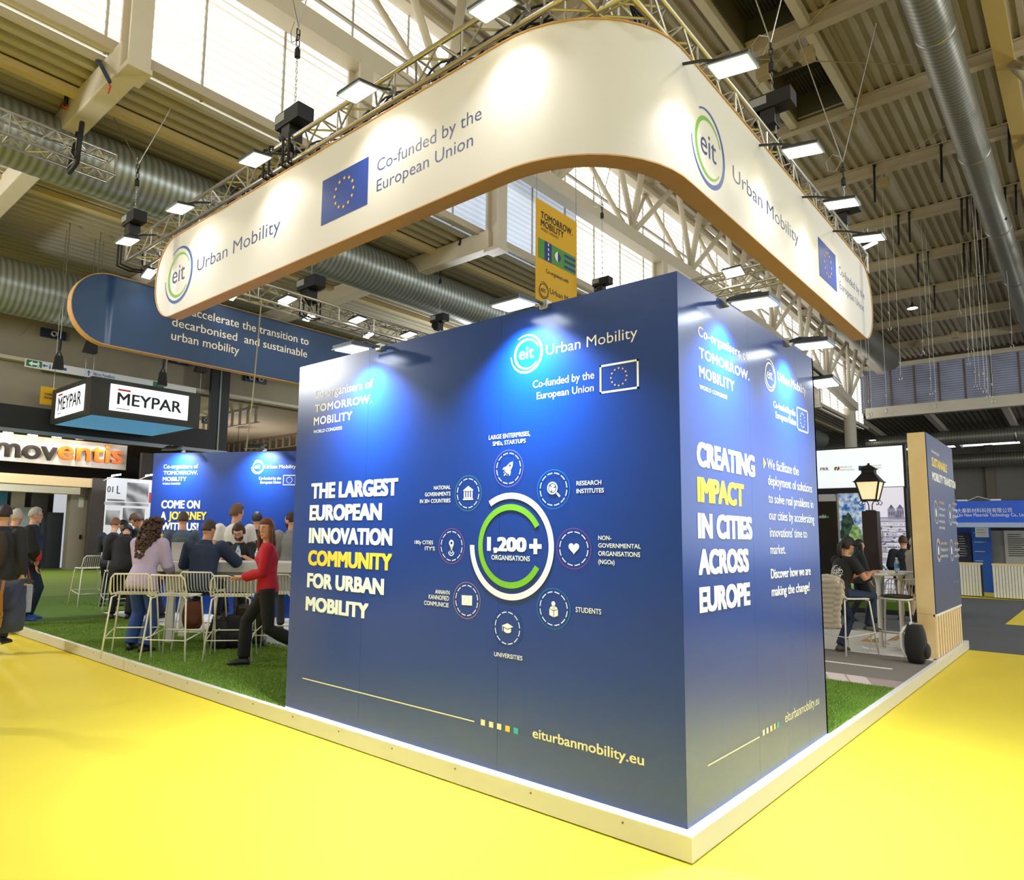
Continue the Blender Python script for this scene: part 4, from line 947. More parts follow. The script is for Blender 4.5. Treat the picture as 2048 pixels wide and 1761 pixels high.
# navy column with wood sides
NF = Fr((0, 0, 0), (0,1,0)); NY0, NY1, NX = 7.52, 9.80, -.215
nc = thing('stand_column', 'navy and birch wood column about sustainable mobility transition at the platform corner', 'exhibition wall', (-.1, 8.6, PZ))
m_wood2 = wave_mat('birch with grain', '#ecd3a4', '#e4c690', 'Y', 3.0, rough=.45, dist=4.)
MB().box((NX,NY0,.70), (-.012,NY0+.03,3.13)).box((NX,NY0,PZ), (-.012,NY0+.03,.697)).build('birch_face', m_wood2, nc)
MB().box((NX,NY0+.03,PZ), (-.055,NY1,3.13)).build('core', mat('shaded core birch', '#b08a52', rough=.6), nc)  # core tone darkened to act as shade behind the slats
MB().box((-.055,NY0+.03,.70), (0,NY1,3.13)).build('navy_panel', mat('navy print', '#2a3768', rough=.4, var=.02), nc)
m = MB()
for k in range(11): m.box((-.055,NY0+.035+k*.205,PZ+.01), (-.003,NY0+.145+k*.205,.67))
g_ = MB()
for k in range(11): g_.box((-.055,NY0+.146+k*.205,PZ+.01), (-.012,NY0+.239+k*.205-(.015 if k == 10 else 0),.67))
g_.build('groove_shade_strip', mat('shaded groove wood', '#a98248', rough=.6), nc)  # darker fill colour stands in for the shaded slat sides
m.build('slat_panel', m_wood, nc); MB().box((-.03,NY0,.67), (.002,NY1,.70)).build('ledge_strip', m_white, nc)
m = MB(); ptext(m, NF, 'Accelerating the', (1862,905.5), (1878,912), (1862,899), .006); ptext(m, NF, 'MOBILITY TRANSITION', (1864.5,959), (1911,979), (1864,942), .07); m.build('headline_lettering', m_wht, nc)
m = MB(); ptext(m, NF, 'SUSTAINABLE', (1863.5,932), (1894,946), (1863,914), .07); m.build('highlight_lettering', m_yprint, nc)
for (px, py, colr) in ((1872,1025,'#8a5a7a'), (1900,1030,'#3a9ad0'), (1877,1101,'#d9b24a'), (1903,1101,'#7a6aa8')):
    c = NF.uv(px, py); r = .16
    g = MB().ring(c, r*.93, r, NF, 0, 360, 32).build('medallion', m_wht, nc); q = MB().ring(c, r*.74, r*.86, NF, 40, 130, 10).ring(c, r*.74, r*.86, NF, 220, 310, 10); q.build('medallion_arc', mat('arc '+colr, colr, rough=.5), g)
    q = MB().flat([(c[0]-.04,c[1]-.06),(c[0]+.04,c[1]-.06),(c[0]+.05,c[1]+.02),(c[0],c[1]+.07),(c[0]-.05,c[1]+.02)], NF); q.build('pictogram', m_wht, g)
mw, my = MB(), MB()
for (x0, y0, x1, hd, rows) in ((1878,1006,1888,'INCLUSIVE CITIES',('Serving and','placement in','need and best','community')), (1905,1008,1913,'GREEN SPACES',('Energy','green','inventing')), (1882,1087,1894,'SAFE STREETS',('Designing road','security')), (1909,1087,1917,'HEALTHY PEOPLE',('Being well','and fit'))):
    ptext(my, NF, hd, (x0,y0+1.5), (x1,y0+4), (x0,y0-3), .02)
    for k, s in enumerate(rows): ptext(mw, NF, s, (x0+.3,y0+14+k*12.5), (x1+2,y0+16.5+k*12.5), (x0+.3,y0+7.5+k*12.5), .0)
for k in range(5): c = NF.uv(1907+k*2.5, 1164); mw.flat([(c[0]-.008,c[1]-.008),(c[0]+.008,c[1]-.008),(c[0]+.008,c[1]+.008),(c[0]-.008,c[1]+.008)], NF)
mw.build('body_lettering', m_wht, nc); my.build('subheading_lettering', m_yprint, nc)
scr = thing('display_screen', 'thin black display screen seen edge-on on the birch column', 'screen', (-.3, 8.6, 1.5))
MB().box((NX-.055,7.75,1.15), (NX-.006,9.2,2.60), .006).build('screen_housing', m_blackp, scr); MB().box((NX-.057,7.78,1.18), (NX-.0545,9.17,2.57)).build('screen_glass', mat('screen glass', '#050506', rough=.1), scr)
ww = tag(MB().box((-6,7.32,PZ), (-.05,9.95,PZ+.006)).build('white_flooring', mat('white floor panel', '#f0eee8', rough=.3, var=.02)), 'white floor panel under the high tables beside the birch column', 'floor covering')
# high tables
def high_table(lab, p, r=.35, h=1.10):
    t = thing('high_table', lab, 'table', p, 0, 'white high tables')
    MB().lathe([(0,h-.025),(r-.01,h-.025),(r,h-.012),(r,h),(0,h)], p, 40).build('round_top', mat('gloss white', '#f2f1ec', rough=.25, var=0), t, smooth=False)
    MB().lathe([(.030,.02),(.030,h-.16),(.045,h-.08),(.085,h-.025)], p, 20).build('column', MATS['gloss white'], t, smooth=True)
    MB().lathe([(0,0),(.24,0),(.235,.012),(.05,.022),(0,.022)], p, 36).build('foot_plate', MATS['gloss white'], t); return t
ht1 = pt(1763,1297,'z',PZ+.006); high_table('white round high table where the woman in black tee leans', ht1, .36, 1.06)
ht2 = Vector((-.62, 8.75, PZ+.006)); high_table('white high table half hidden by the birch column', ht2, .36, 1.07)
bottle('clear water bottle with blue label on the white high table', at(1790,10.02,ht1.z+1.06), .23, '#eef3f6', .034, '#2d8fd0')
hb = at(1778, 9.82, ht1.z+1.06); tag(MB().box(hb+Vector((-.04,-.03,0)), hb+Vector((.05,.03,.045)), .004).build('tissue_box', m_white), 'small white box next to the bottle on the high table', 'box')
bk = thing('display_board', 'cardboard and paper bags lying flat on the white floor panel', 'paper bag', pt(1765,1276,'z',PZ+.006))
q = [pt(x, y, 'z', PZ+.012) for x, y in ((1722,1282),(1752,1267),(1808,1272),(1778,1288))]
MB().loft([[tuple(v-Vector((0,0,.006))) for v in q], [tuple(v) for v in q]]).build('cardboard', mat('kraft card', '#c79a5c', rough=.8), bk)
q = [pt(x, y, 'z', PZ+.022) for x, y in ((1735,1278),(1757,1266),(1795,1270),(1772,1283))]
MB().loft([[tuple(v-Vector((0,0,.009))) for v in q], [tuple(v) for v in q]]).build('paper_sheet', mat('paper', '#f3f2ee'), bk)
q = [pt(x, y, 'z', PZ+.026) for x, y in ((1745,1279),(1752,1276),(1760,1277),(1752,1281))]
MB().loft([[tuple(v-Vector((0,0,.003))) for v in q], [tuple(v) for v in q]]).build('green_mark', m_grn, bk)
# wire stools (seat .76): frame local, facing +Y
def stool_mesh():
    t = thing('wire_bar_stool', 'proto', 'bar stool', (0,0,0))
    W_, D_, Z = .22, .20, .74; m = m_stool; r = .009
    # shell rim: one bent tube round seat front and back
    rim = [(-W_,D_,Z),(W_,D_,Z)]
    rp = [(-W_+.03,D_+.01,Z-.005),(W_-.03,D_+.01,Z-.005),(W_,D_-.03,Z),(W_+.01,-D_+.04,Z+.0),(W_+.01,-D_-.02,Z+.05),(W_+.0,-D_-.06,Z+.20),(W_-.04,-D_-.075,Z+.245),(-W_+.04,-D_-.075,Z+.245),(-W_,-D_-.06,Z+.20),(-W_-.01,-D_-.02,Z+.05),(-W_-.01,-D_+.04,Z+.0),(-W_,D_-.03,Z)]
    MB().tube(rp, .0105, 8, False, True).build('shell_rim', m, t, local=True, smooth=True)
    for k in range(11):
        x = -W_+.03 + k*(2*W_-.06)/10
        MB().tube([(x,D_+.008,Z-.004),(x,-D_+.06,Z-.006),(x,-D_+.01,Z+.015),(x,-D_-.025,Z+.06),(x,-D_-.062,Z+.20),(x,-D_-.073,Z+.245)], .0055, 6).build('wire_rod', m, t, local=True, smooth=True)
    for sx in (-1, 1):
        for sy in (-1, 1):
            MB().tube([(sx*(W_-.05),sy*(D_-.05),Z-.012),(sx*(W_-.005),sy*(D_-.01),Z-.03),(sx*(W_+.055),sy*(D_+.05),0)], .0105, 8).build('leg', m, t, local=True, smooth=True)
    f = MB(); z = .30; q = .035
    P = [(-W_-q,D_+q-.006,z),(W_+q,D_+q-.006,z),(W_+q,-D_-q+.006,z-.06),(-W_-q,-D_-q+.006,z-.06)]
    f.tube([P[0],P[1]], .009, 6).tube([P[1],P[2]], .007, 6).tube([P[2],P[3]], .007, 6).tube([P[3],P[0]], .007, 6); f.build('foot_rail', m, t, local=True, smooth=True)
    f = MB().box((-W_+.05,-.012,Z-.018), (W_-.05,.012,Z-.008)).box((-W_+.05,D_-.07,Z-.018), (W_-.05,D_-.05,Z-.008)); f.build('seat_support', m, t, local=True)
    return t
m_stool = mat('stool white', '#ece7d8', rough=.4, var=.02)
proto = stool_mesh(); YAW = ROT[2]
def stool(px, d, rel, lab, grp='white wire stools at the bar table', z=PZ+.004, pos=None):
    p = pos if pos is not None else at(px, d, z); rel = rel-math.atan((px-CX)/F_PX)
    if proto['label'] == 'proto':
        proto.location = p; proto.rotation_euler = (0,0,YAW+rel); proto['label'] = lab; proto['group'] = grp; WM[proto.name] = Matrix.Translation(p) @ Matrix.Rotation(YAW+rel, 4, 'Z'); return proto
    return dup(proto, p, YAW+rel, lab, grp)
rd = math.radians
stool(279, 8.65, rd(-12), 'white wire bar stool where the curly haired woman in jeans stands')
stool(362, 8.5, rd(-28), 'white wire bar stool with its back behind the man in navy suit')
stool(414, 9.2, rd(-20), 'white wire bar stool the man in navy suit sits on')
stool(474, 8.55, rd(-8), 'empty white wire bar stool behind the woman in red')
stool(563, 9.0, rd(-15), 'white wire bar stool between woman in red and the cube edge')
stool(186, 14.2, rd(20), 'white wire bar stool farthest along the turf, by the man in dark sweater')
stool(244, 13.3, rd(8), 'white wire bar stool by the person in black hood')
sr = stool(1684, 9.7, rd(-50), 'white wire stool with a beige puffer jacket hung over its back', 'white wire stools at the high tables', PZ+.008)
s2 = stool(1786, 9.75, rd(160), 'white wire stool with dark seat cushion by the birch column', 'white wire stools at the high tables', PZ+.008)
sb = s2.matrix_basis.copy() if False else WM[s2.name]
cush = MB(); cush.ell((0,0,.765), .20, .19, .03, 20, 8)
co = cush.build('seat_cushion', mat('dark cushion', '#3a342e', rough=.8), None, smooth=True); co.location = sb.translation; co.rotation_euler = (0,0,s2.rotation_euler.z); tag(co, 'dark brown round cushion on the white wire stool', 'cushion')
# puffer jacket over the stool back: ribbed shell hanging down both sides
def puffer():
    t = thing('puffer_jacket', 'beige quilted puffer jacket hung over the wire stool back', 'jacket', WM[sr.name].translation, sr.rotation_euler.z)
    m = mat('beige nylon', '#b9ab92', rough=.55, var=.05, sheen=.3)
    def shell(y0, ztop, zbot, n, sgn, wt, wb, x0=0.):
        rings = []; rows = n*4
        for i in range(rows+1):
            f = i/rows; z = ztop+(zbot-ztop)*f; bul = .018*abs(math.sin(PI*i/4)); w = wt+(wb-wt)*f; th = .022+bul
            ring = []
            for k in range(20):
                a = 2*PI*k/20; ring.append((x0+math.cos(a)*(w+bul*.5)+.015*math.sin(f*7), y0+sgn*f*.05+math.sin(a)*th, z+.01*math.cos(a*2)))
            rings.append(ring)
        return MB().loft(rings)
    shell(-.315, 1.0, .34, 10, -1, .21, .235).build('back_panel', m, t, local=True, smooth=True)
    shell(-.195, .99, .70, 4, 1, .20, .20).build('front_panel', m, t, local=True, smooth=True)
    for sx in (-1, 1): shell(-.30, .95, .36, 8, -1, .065, .055, sx*.25).build('sleeve', m, t, local=True, smooth=True)
    MB().tube([(-.2,-.27,.985),(0,-.27,1.01),(.2,-.27,.985)], .05, 10).build('collar', m, t, local=True, smooth=True)
puffer()
# ---------------------------------------------------------------- bags
def backpack(name, lab, p, rz, h, w, d, colr, parts='rucksack', strapc='#1a1a1a'):
    t = thing(name, lab, 'backpack', p, rz); m = mat('bag '+colr, colr, rough=.75, var=.08)
    rings = []
    for i in range(9):
        f = i/8; k = math.sin(PI*(.16+.70*f))**.45; ring = []
        for j in range(24):
            a = 2*PI*j/24; c, s_ = math.cos(a), math.sin(a); e = .62
            ring.append((w/2*k*math.copysign(abs(c)**e, c), d/2*k*math.copysign(abs(s_)**e, s_), h*f))
        rings.append(ring)
    MB().loft(rings).build('bag_body', m, t, local=True, smooth=True)
    MB().ell((0,-d*.46,h*.32), w*.36, d*.2, h*.22, 16, 8).build('front_pocket', m, t, local=True, smooth=True)
    sm = mat('strap '+strapc, strapc, rough=.6)
    for sx in (-1, 1): MB().tube([(sx*w*.25,d*.42,h*.95),(sx*w*.28,d*.62,h*.75),(sx*w*.3,d*.62,h*.4),(sx*w*.32,d*.42,h*.12)], .016, 8).build('shoulder_strap', sm, t, local=True, smooth=True)
    MB().tube([(-.05,d*.2,h*.98),(-.04,d*.2,h*1.06),(.04,d*.2,h*1.06),(.05,d*.2,h*.98)], .009, 6).build('grab_handle', sm, t, local=True, smooth=True)
    return t
backpack('backpack', 'black backpack with pale strap resting against the birch column', at(1819, 9.05, PZ+.008), YAW+.9, .46, .33, .24, '#17181a', strapc='#e8e6e0')
backpack('backpack', 'black backpack on the floor under the bar table', at(482, 9.3, PZ+.006), YAW+.2, .42, .34, .24, '#121214')
backpack('backpack', 'grey-black backpack on the turf near the suited man', at(452, 9.25, PZ+.006), YAW-.3, .36, .30, .22, '#1e1c1c')
sc2 = thing('suitcase', 'black upright trolley suitcase below the bar table', 'suitcase', at(512, 9.4, PZ+.006), YAW)
MB().box((-.19,-.12,.05), (.19,.12,.55), .04).build('shell', m_blackp, sc2, local=True); MB().tube([(-.10,.05,.55),(-.10,.05,.70),(.10,.05,.70),(.10,.05,.55)], .009, 6).build('pull_handle', m_steel, sc2, local=True)
for sx in (-1,1):
    for sy in (-1,1): MB().tube([(sx*.15-.01,sy*.08,.027),(sx*.15+.01,sy*.08,.027)], .027, 10).build('wheel', m_black, sc2, local=True)
backpack('backpack', 'dark bag with orange leaf pattern hung between the stools', at(396, 9.1, .40), YAW+.2, .34, .26, .18, '#5a2c16')
# ---------------------------------------------------------------- street lantern and the stands behind, right of the cube
ln = thing('street_lantern', 'black street lantern with lit warm panes on a dark brown post', 'street lamp', (-2.08, 14.0, 0))
LX, LY = -2.08, 14.0
MB().box((LX-.15,LY-.15,.95), (LX+.15,LY+.15,2.32), .008).build('post', mat('dark brown post', '#2b1a14', rough=.4), ln)
MB().box((LX-.165,LY-.165,0.0), (LX+.165,LY+.165,.95), .008).build('plinth', mat('grey plinth', '#5b5c58', rough=.6), ln)
q = MB()
for sx in (-1,1):
    q.tube([(LX+sx*.03,LY,2.32),(LX+sx*.035,LY,2.46),(LX+sx*.06,LY,2.53),(LX+sx*.13,LY,2.55),(LX+sx*.17,LY,2.50),(LX+sx*.14,LY,2.46),(LX+sx*.11,LY,2.48)], .011, 6)
    q.tube([(LX+sx*.05,LY,2.53),(LX+sx*.20,LY,2.55),(LX+sx*.235,LY,2.50),(LX+sx*.20,LY,2.45),(LX+sx*.17,LY,2.47)], .009, 6)
q.box((LX-.09,LY-.05,2.32), (LX+.09,LY+.05,2.345)); q.build('scroll_bracket', m_black, ln, smooth=True)
def sq(r0, z0, r1, z1, cx=LX, cy=LY): return [[(cx-r0,cy-r0,z0),(cx+r0,cy-r0,z0),(cx+r0,cy+r0,z0),(cx-r0,cy+r0,z0)], [(cx-r1,cy-r1,z1),(cx+r1,cy-r1,z1),(cx+r1,cy+r1,z1),(cx-r1,cy+r1,z1)]]
MB().loft(sq(.135,2.57,.225,2.96)).build('glass_panes', mat('lit lantern glass', '#f6e8cc', rough=.3, var=0, emit='#ffdca0', es=.75), ln)
q = MB()
for sx in (-1,1):
    for sy in (-1,1): q.bar((LX+sx*.14,LY+sy*.14,2.56), (LX+sx*.23,LY+sy*.23,2.97), .028, .028)
q.loft(sq(.155,2.55,.155,2.58)); q.build('lantern_frame', m_black, ln)
q = MB().loft(sq(.27,2.96,.27,2.985)).loft(sq(.25,2.985,.12,3.17)).loft(sq(.125,3.17,.125,3.25)).loft(sq(.16,3.25,.14,3.28)).loft(sq(.13,3.28,.02,3.36)).ell((LX,LY,3.37), .025,.025,.03); q.build('lantern_roof', m_black, ln)
PY_ = 16.0; PF = Fr((0,PY_,0), (1,0,0))
m_lb = mat('backlit white fabric', '#eef2f4', rough=.5, var=0, emit='#e4eef2', es=.72)
pr = thing('lightbox_header', 'backlit white header with funding logos above the street lantern', 'lightbox', (-3,16,3))
MB().box((-6.2,PY_,3.01), (-1.76,PY_+.18,3.99)).build('lit_face', m_lb, pr); MB().box((-1.76,PY_-.004,2.96), (-1.71,PY_+.2,4.01)).box((-6.2,PY_+.01,3.985), (-1.7,PY_+.19,4.02)).build('frame', m_black, pr)
m = MB(); ptext(m, PF, 'PRR', (1641,942), (1657.5,941), (1641,936), .03, 1, .006); m.build('logo_lettering', mat('dark print', '#2a2a2c'), pr)
m = MB(); ptext(m, PF, 'REPÚBLICA', (1680,937), (1704,935.5), (1680,933.5), 0, 1.1, .006); ptext(m, PF, 'PORTUGUESA', (1680,942.5), (1709,941), (1680,939), 0, 1.1, .006)
ptext(m, PF, 'Financiado pela', (1737,933), (1763,932), (1737,930), 0, 1, .006); ptext(m, PF, 'União Europeia', (1737,937.5), (1763,936.5), (1737,934.5), 0, 1, .006); m.build('small_lettering', mat('grey print', '#8b8f96', rough=.5, var=0), pr)
c = PF.uv(1673,938); m = MB().ring(c, .0, .055, PF, 60, 250, 14, .006); m.build('crest_green', m_grn, pr); MB().ring((c[0]+.02,c[1]+.01), .0, .055, PF, -110, 60, 14, .006).build('crest_red', mat('crest red', '#d8402c', rough=.5, var=0), pr)
a, b_ = PF.uv(1717.5,942), PF.uv(1735,931.5); f = MB().flat([a,(b_[0],a[1]),b_,(a[0],b_[1])], PF, .006).build('flag', m_ink2, pr); m = MB(); stars12(m, ((a[0]+b_[0])/2,(a[1]+b_[1])/2), .055, .012, PF, .009); m.build('flag_stars', m_star, f)
cp = thing('lightbox_wall', 'backlit photo wall of an old hillside city behind the lantern', 'lightbox', (-2.1,16.1,0))
MB().box((-2.62,PY_,2.25), (-1.78,PY_+.15,2.98)).build('sky_print', mat('sky print', '#d9d7e2', rough=.5, var=.03, emit='#dcd8e6', es=.62), cp)
ms = [mat('city tone %d' % k, c_, rough=.5, var=0, emit=c_, es=.5) for k, c_ in enumerate(('#d8d7e2','#b9b7c8','#8f8ca4','#5f5d76','#a6a29a'))]
MB().box((-2.62,PY_,.28), (-1.78,PY_+.15,2.25)).build('city_print', ms[1], cp)
rr = random.Random(4); q = MB(); mi = []
def hq(x0, x1, z0, z1, mm, w):
    x0, x1, z0, z1 = max(x0,-2.62), min(x1,-1.78), max(z0,.28), z1
    if x1 > x0 and z1 > z0: q.add([(x0,PY_-w,z0),(x1,PY_-w,z0),(x1,PY_-w,z1),(x0,PY_-w,z1)], [(0,1,2,3)]); mi.append(mm)
lay = 0
for row in range(15):
    z = 2.13-row*.125; x = -2.66
    while x < -1.78:
        lay += 1; w_ = rr.uniform(.07,.24); h = rr.uniform(.08,.2); o = .001+row*.0004
        hq(x, x+w_, z-h, z, rr.choice((0,0,0,1,4)), o); hq(x-.005, x+w_+.005, z, z+rr.uniform(.015,.04), rr.choice((2,2,3)), o)
        n = int(w_/.028)
        for i_ in range(n):
            if rr.random() < .8: hq(x+.012+i_*.028, x+.022+i_*.028, z-h*.55, z-h*.25, 3 if rr.random() < .6 else 2, o+.0002)
        x += w_+rr.uniform(0,.02)
for k in range(60): x = rr.uniform(-2.6,-1.8); z = rr.uniform(.3,2.0); hq(x, x+rr.uniform(.02,.06), z, z+rr.uniform(.02,.05), 3, .0085)
hq(-2.62,-2.0,2.22,2.25,2,.009)
for x0, x1, z0, z1 in ((-2.14,-1.98,2.2,2.46),(-1.95,-1.80,2.2,2.48),(-2.0,-1.9,2.2,2.40)):
    hq(x0,x1,z0,z1,2,.0095)
    for k in range(3): hq(x0+.025+k*.045, x0+.05+k*.045, z1-.16, z1-.08, 3, .0097)
hp_ = q.build('house_print', ms, cp); hp_.data.polygons.foreach_set('material_index', mi)
q = MB()
for x in (-2.06,-1.875): q.add([(x-.055,PY_-.0095,2.46),(x+.055,PY_-.0095,2.46),(x+.04,PY_-.0095,2.50),(x,PY_-.0095,2.56),(x-.04,PY_-.0095,2.50)], [(0,1,2,3,4)])
q.build('church_domes', ms[3], cp)
MB().box((-1.78,PY_-.01,.25), (-1.73,PY_+.16,2.98)).build('side_frame', m_black, cp)
tp_ = thing('lightbox_wall', 'backlit tree photo panel under blue sky beside the black panel', 'lightbox', (-2.9,16.1,0))
def foliage_mat(name, c0, c1, es):
    m = mat(name, c0, rough=.6, var=0); N, L, b = nodes(m); tc = N.new('ShaderNodeTexCoord'); n = N.new('ShaderNodeTexNoise'); n.inputs['Scale'].default_value = 9; n.inputs['Detail'].default_value = 5
    L.new(tc.outputs['Object'], n.inputs['Vector']); r = N.new('ShaderNodeValToRGB'); r.color_ramp.elements[0].position = .38; r.color_ramp.elements[1].position = .62; r.color_ramp.elements[0].color = lin(c0)+(1,); r.color_ramp.elements[1].color = lin(c1)+(1,)
    L.new(n.outputs['Fac'], r.inputs[0]); L.new(r.outputs[0], b.inputs['Base Color']); L.new(r.outputs[0], b.inputs['Emission Color']); b.inputs['Emission Strength'].default_value = es; return m
MB().box((-3.22,PY_+.02,.28), (-2.66,PY_+.15,2.86)).build('sky_print', foliage_mat('sky through branches', '#1f5fa8', '#c8d6e4', .5), tp_)
def blobpoly(u0, u1, v0, v1, n, seed):
    rr = random.Random(seed); P = []
    for k in range(n): a = 2*PI*k/n; q = .86+.14*rr.random(); P.append(((u0+u1)/2+(u1-u0)/2*q*math.cos(a), (v0+v1)/2+(v1-v0)/2*q*math.sin(a)))
    return P
MB().prism(blobpoly(-3.22,-2.85,1.2,2.4,30,1), PF, -.02, .004).build('dark_tree_print', foliage_mat('dark tree', '#10261c', '#3c5a4a', .35), tp_)
MB().prism(blobpoly(-3.08,-2.665,.5,2.12,34,2), PF, -.02, .008).build('light_tree_print', foliage_mat('light tree', '#4d7340', '#9dbb7c', .4), tp_)
MB().prism([(-3.22,.28),(-2.66,.28),(-2.66,1.0),(-3.22,1.0)], PF, -.02, .006).build('undergrowth_print', MATS['light tree'], tp_)
MB().box((-3.26,PY_-.01,.25), (-3.22,PY_+.16,2.86)).build('side_frame', m_alu, tp_)
bp_ = thing('exhibit_panel', 'tall glossy black panel with pale logo left of the tree photo', 'panel', (-3.8,15.9,0))
MB().box((-4.6,PY_-.1,.0), (-3.28,PY_+.1,2.66)).build('panel', mat('gloss black', '#050507', rough=.15), bp_); MB().box((-4.6,PY_-.09,2.66), (-3.28,PY_+.1,2.84)).build('grey_header', mat('grey header', '#c3c6c8', rough=.5), bp_)
BPF = Fr((0,PY_-.1,0), (1,0,0)); m = MB(); ptext(m, BPF, 'mobi', (1633,1037), (1652,1036.5), (1633,1029.5), .03, 1, .004); m.build('logo_lettering', m_wht, bp_); m = MB(); ptext(m, BPF, 'e', (1652.6,1036.5), (1658,1036.3), (1652.6,1030.5), .03, 1, .004); m.build('logo_accent', mat('teal glow', '#39b8a4', var=0), bp_)
tag(MB().box((-6.2,PY_-.08,2.86), (-2.64,PY_+.1,2.99)).build('header_beam', m_black), 'black beam under the white logo header', 'beam')
gs = thing('turf_plinth', 'low dark edged plinth topped with turf under the photo wall', 'plinth', (-2.2,15.6,0)); MB().box((-3.4,15.15,.0), (-1.2,16.2,.09)).build('dark_edge', m_black, gs); MB().box((-3.4,15.17,.09), (-1.2,16.0,.27)).build('turf_top', m_turf, gs)
pf = thing('perforated_panel', 'dark perforated metal panel with light showing through, beside the birch column', 'panel', (-1.5,17,3))
q = MB().box((-1.70,17.0,.0), (-1.0,17.05,3.8)); q.build('sheet', mat('navy black metal', '#14161f', rough=.4), pf)
q = MB()
for i in range(12):
    for k in range(24):
        s_ = .010+.008*(k/24); x = -1.66+i*.052; z = 2.4+k*.056; q.add([(x-s_,16.995,z-s_),(x+s_,16.995,z-s_),(x+s_,16.995,z+s_),(x-s_,16.995,z+s_)], [(0,1,2,3)])
q.build('perforation_pattern', mat('perforation light', '#ffffff', var=0, emit='#e8f0ff', es=.9), pf)
tag(MB().box((-1.72,16.3,1.4), (-1.1,16.35,2.0)).box((-1.72,16.3,.0), (-1.0,16.34,1.4)).build('exhibit_panel', m_black), 'black backdrop panel seen between photo wall and birch column', 'panel')
tag(MB().box((-1.62,16.26,1.75), (-1.35,16.30,2.0)).build('red_poster', mat('red poster', '#c0402c', rough=.5, var=.3, scale=9)), 'small red poster in the gap beside the birch column', 'poster')
tag(MB().box((-1.7,16.9,2.35), (-1.0,17.0,2.85)).build('white_poster', m_white), 'white panel piece in the gap beside the birch column', 'poster')
# far blue stand
FY = 25.0; FB = Fr((0,FY,0), (1,0,0))
fs = thing('stand_fascia', 'blue fascia with Chinese and English company lettering over the far counters', 'fascia', (0,25,2.4))
MB().box((-2.6,FY,2.33), (5,FY+.5,3.06)).build('blue_panel', mat('fascia blue', '#2b59c0', rough=.4, var=.1, scale=1., emit='#2450c0', es=.15), fs)
MB().box((-2.6,FY-.5,2.18), (5,FY+.05,2.33)).build('pale_soffit', mat('pale blue', '#a9bfe4', rough=.4), fs)
m = MB(); ptext(m, FB, '市大秦新材料科技有限公司', (1905,1025), (2024,1026), (1905,1018), .0, 1, .006); ptext(m, FB, 'Da Qin New Materials Technology Co., Ltd', (1903,1032.5), (2050,1034.5), (1903,1026.5), .012, 1, .006); m.build('lettering', m_wht, fs)
for px, lab in ((1925,'small white spotlight on the blue fascia near the navy column'), (1992,'small white spotlight on the blue fascia at its far end')):
    p = pt(px, 1010, 'y', FY+.25); p.z = 3.09; t = thing('spot_light', lab, 'spotlight', p, 0, 'spotlights on the blue fascia'); MB().obox(p, Vector((.13,0,0)), Vector((0,.1,0)), Vector((0,0,.03))).build('housing', m_white, t); MB().tube([p+Vector((-.1,.1,.0)), p+Vector((-.5,.2,.14)), p+Vector((-.8,.3,.0))], .012, 6).build('cable', m_white, t)
    ld = bpy.data.lights.new('spot', 'AREA'); ld.size = .2; ld.energy = 7; ld.color = (.85,.92,1); lo = bpy.data.objects.new('spot', ld); COL.objects.link(lo); lo.parent = t; lo.rotation_euler = (rd(35),0,0); lo.location = (0,-.1,-.05)
bd = Fr((0,26.5,0), (1,0,0))
def poster(lab, x0, x1, y0, y1, colr, lines, m_l, pl=26.5, es=.0):
    fr = Fr((0,pl,0), (1,0,0)); a = fr.uv(x0,y1); b = fr.uv(x1,y0); a = (a[0], 0. if a[1] < .5 else a[1]); t = thing('poster', lab, 'poster', fr.p(a[0],a[1]))
    MB().obox(fr.p((a[0]+b[0])/2,(a[1]+b[1])/2,-.03), fr.du*(b[0]-a[0])/2, fr.dv*(b[1]-a[1])/2, fr.n*.03).build('board', mat('poster '+colr, colr, rough=.5, var=.05, emit=colr if es else None, es=es), t)
    q = MB(); rr = random.Random(x0)
    for k in range(lines):
        v = b[1]-(b[1]-a[1])*(.12+.7*k/max(1,lines)); w = (b[0]-a[0]); h = w*.014; q.flat([(a[0]+w*.1,v-h),(a[0]+w*(.4+.5*rr.random()),v-h),(a[0]+w*(.4+.5*rr.random()),v+h),(a[0]+w*.1,v+h)], fr, .004)
    if lines: q.build('print_lines', m_l, t)
    return t
poster('navy poster with white text rows on the far stand', 1918,1940,1066,1128,'#1a2038',9, m_wht)
poster('bright blue roll-up with pale map header on the far stand', 1950,1980,1050,1172,'#1f58b8',5, m_wht, 26.4)
poster('pale map print at the head of the bright blue roll-up', 1951,1976,1052,1075,'#dfe6ee',3, m_ink, 26.345)
poster('grey metallic panel with hanging colour samples on the far stand', 1985,2010,1062,1172,'#85868a',0, m_wht, 26.6)
poster('large grey poster with dark text rows on the far stand', 2012,2075,1062,1128,'#b4b5b4',11, MATS['dark print'], 26.5)
poster('blue partition behind the far counter', 1921,1950,1048,1172,'#173a86',0, m_wht, 26.8)
tag(MB().box((-3.,27.2,0), (5,27.3,2.3)).build('stand_backdrop', mat('dark navy', '#1c2230', rough=.6)), 'dark backdrop closing the far blue stand', 'exhibition wall')
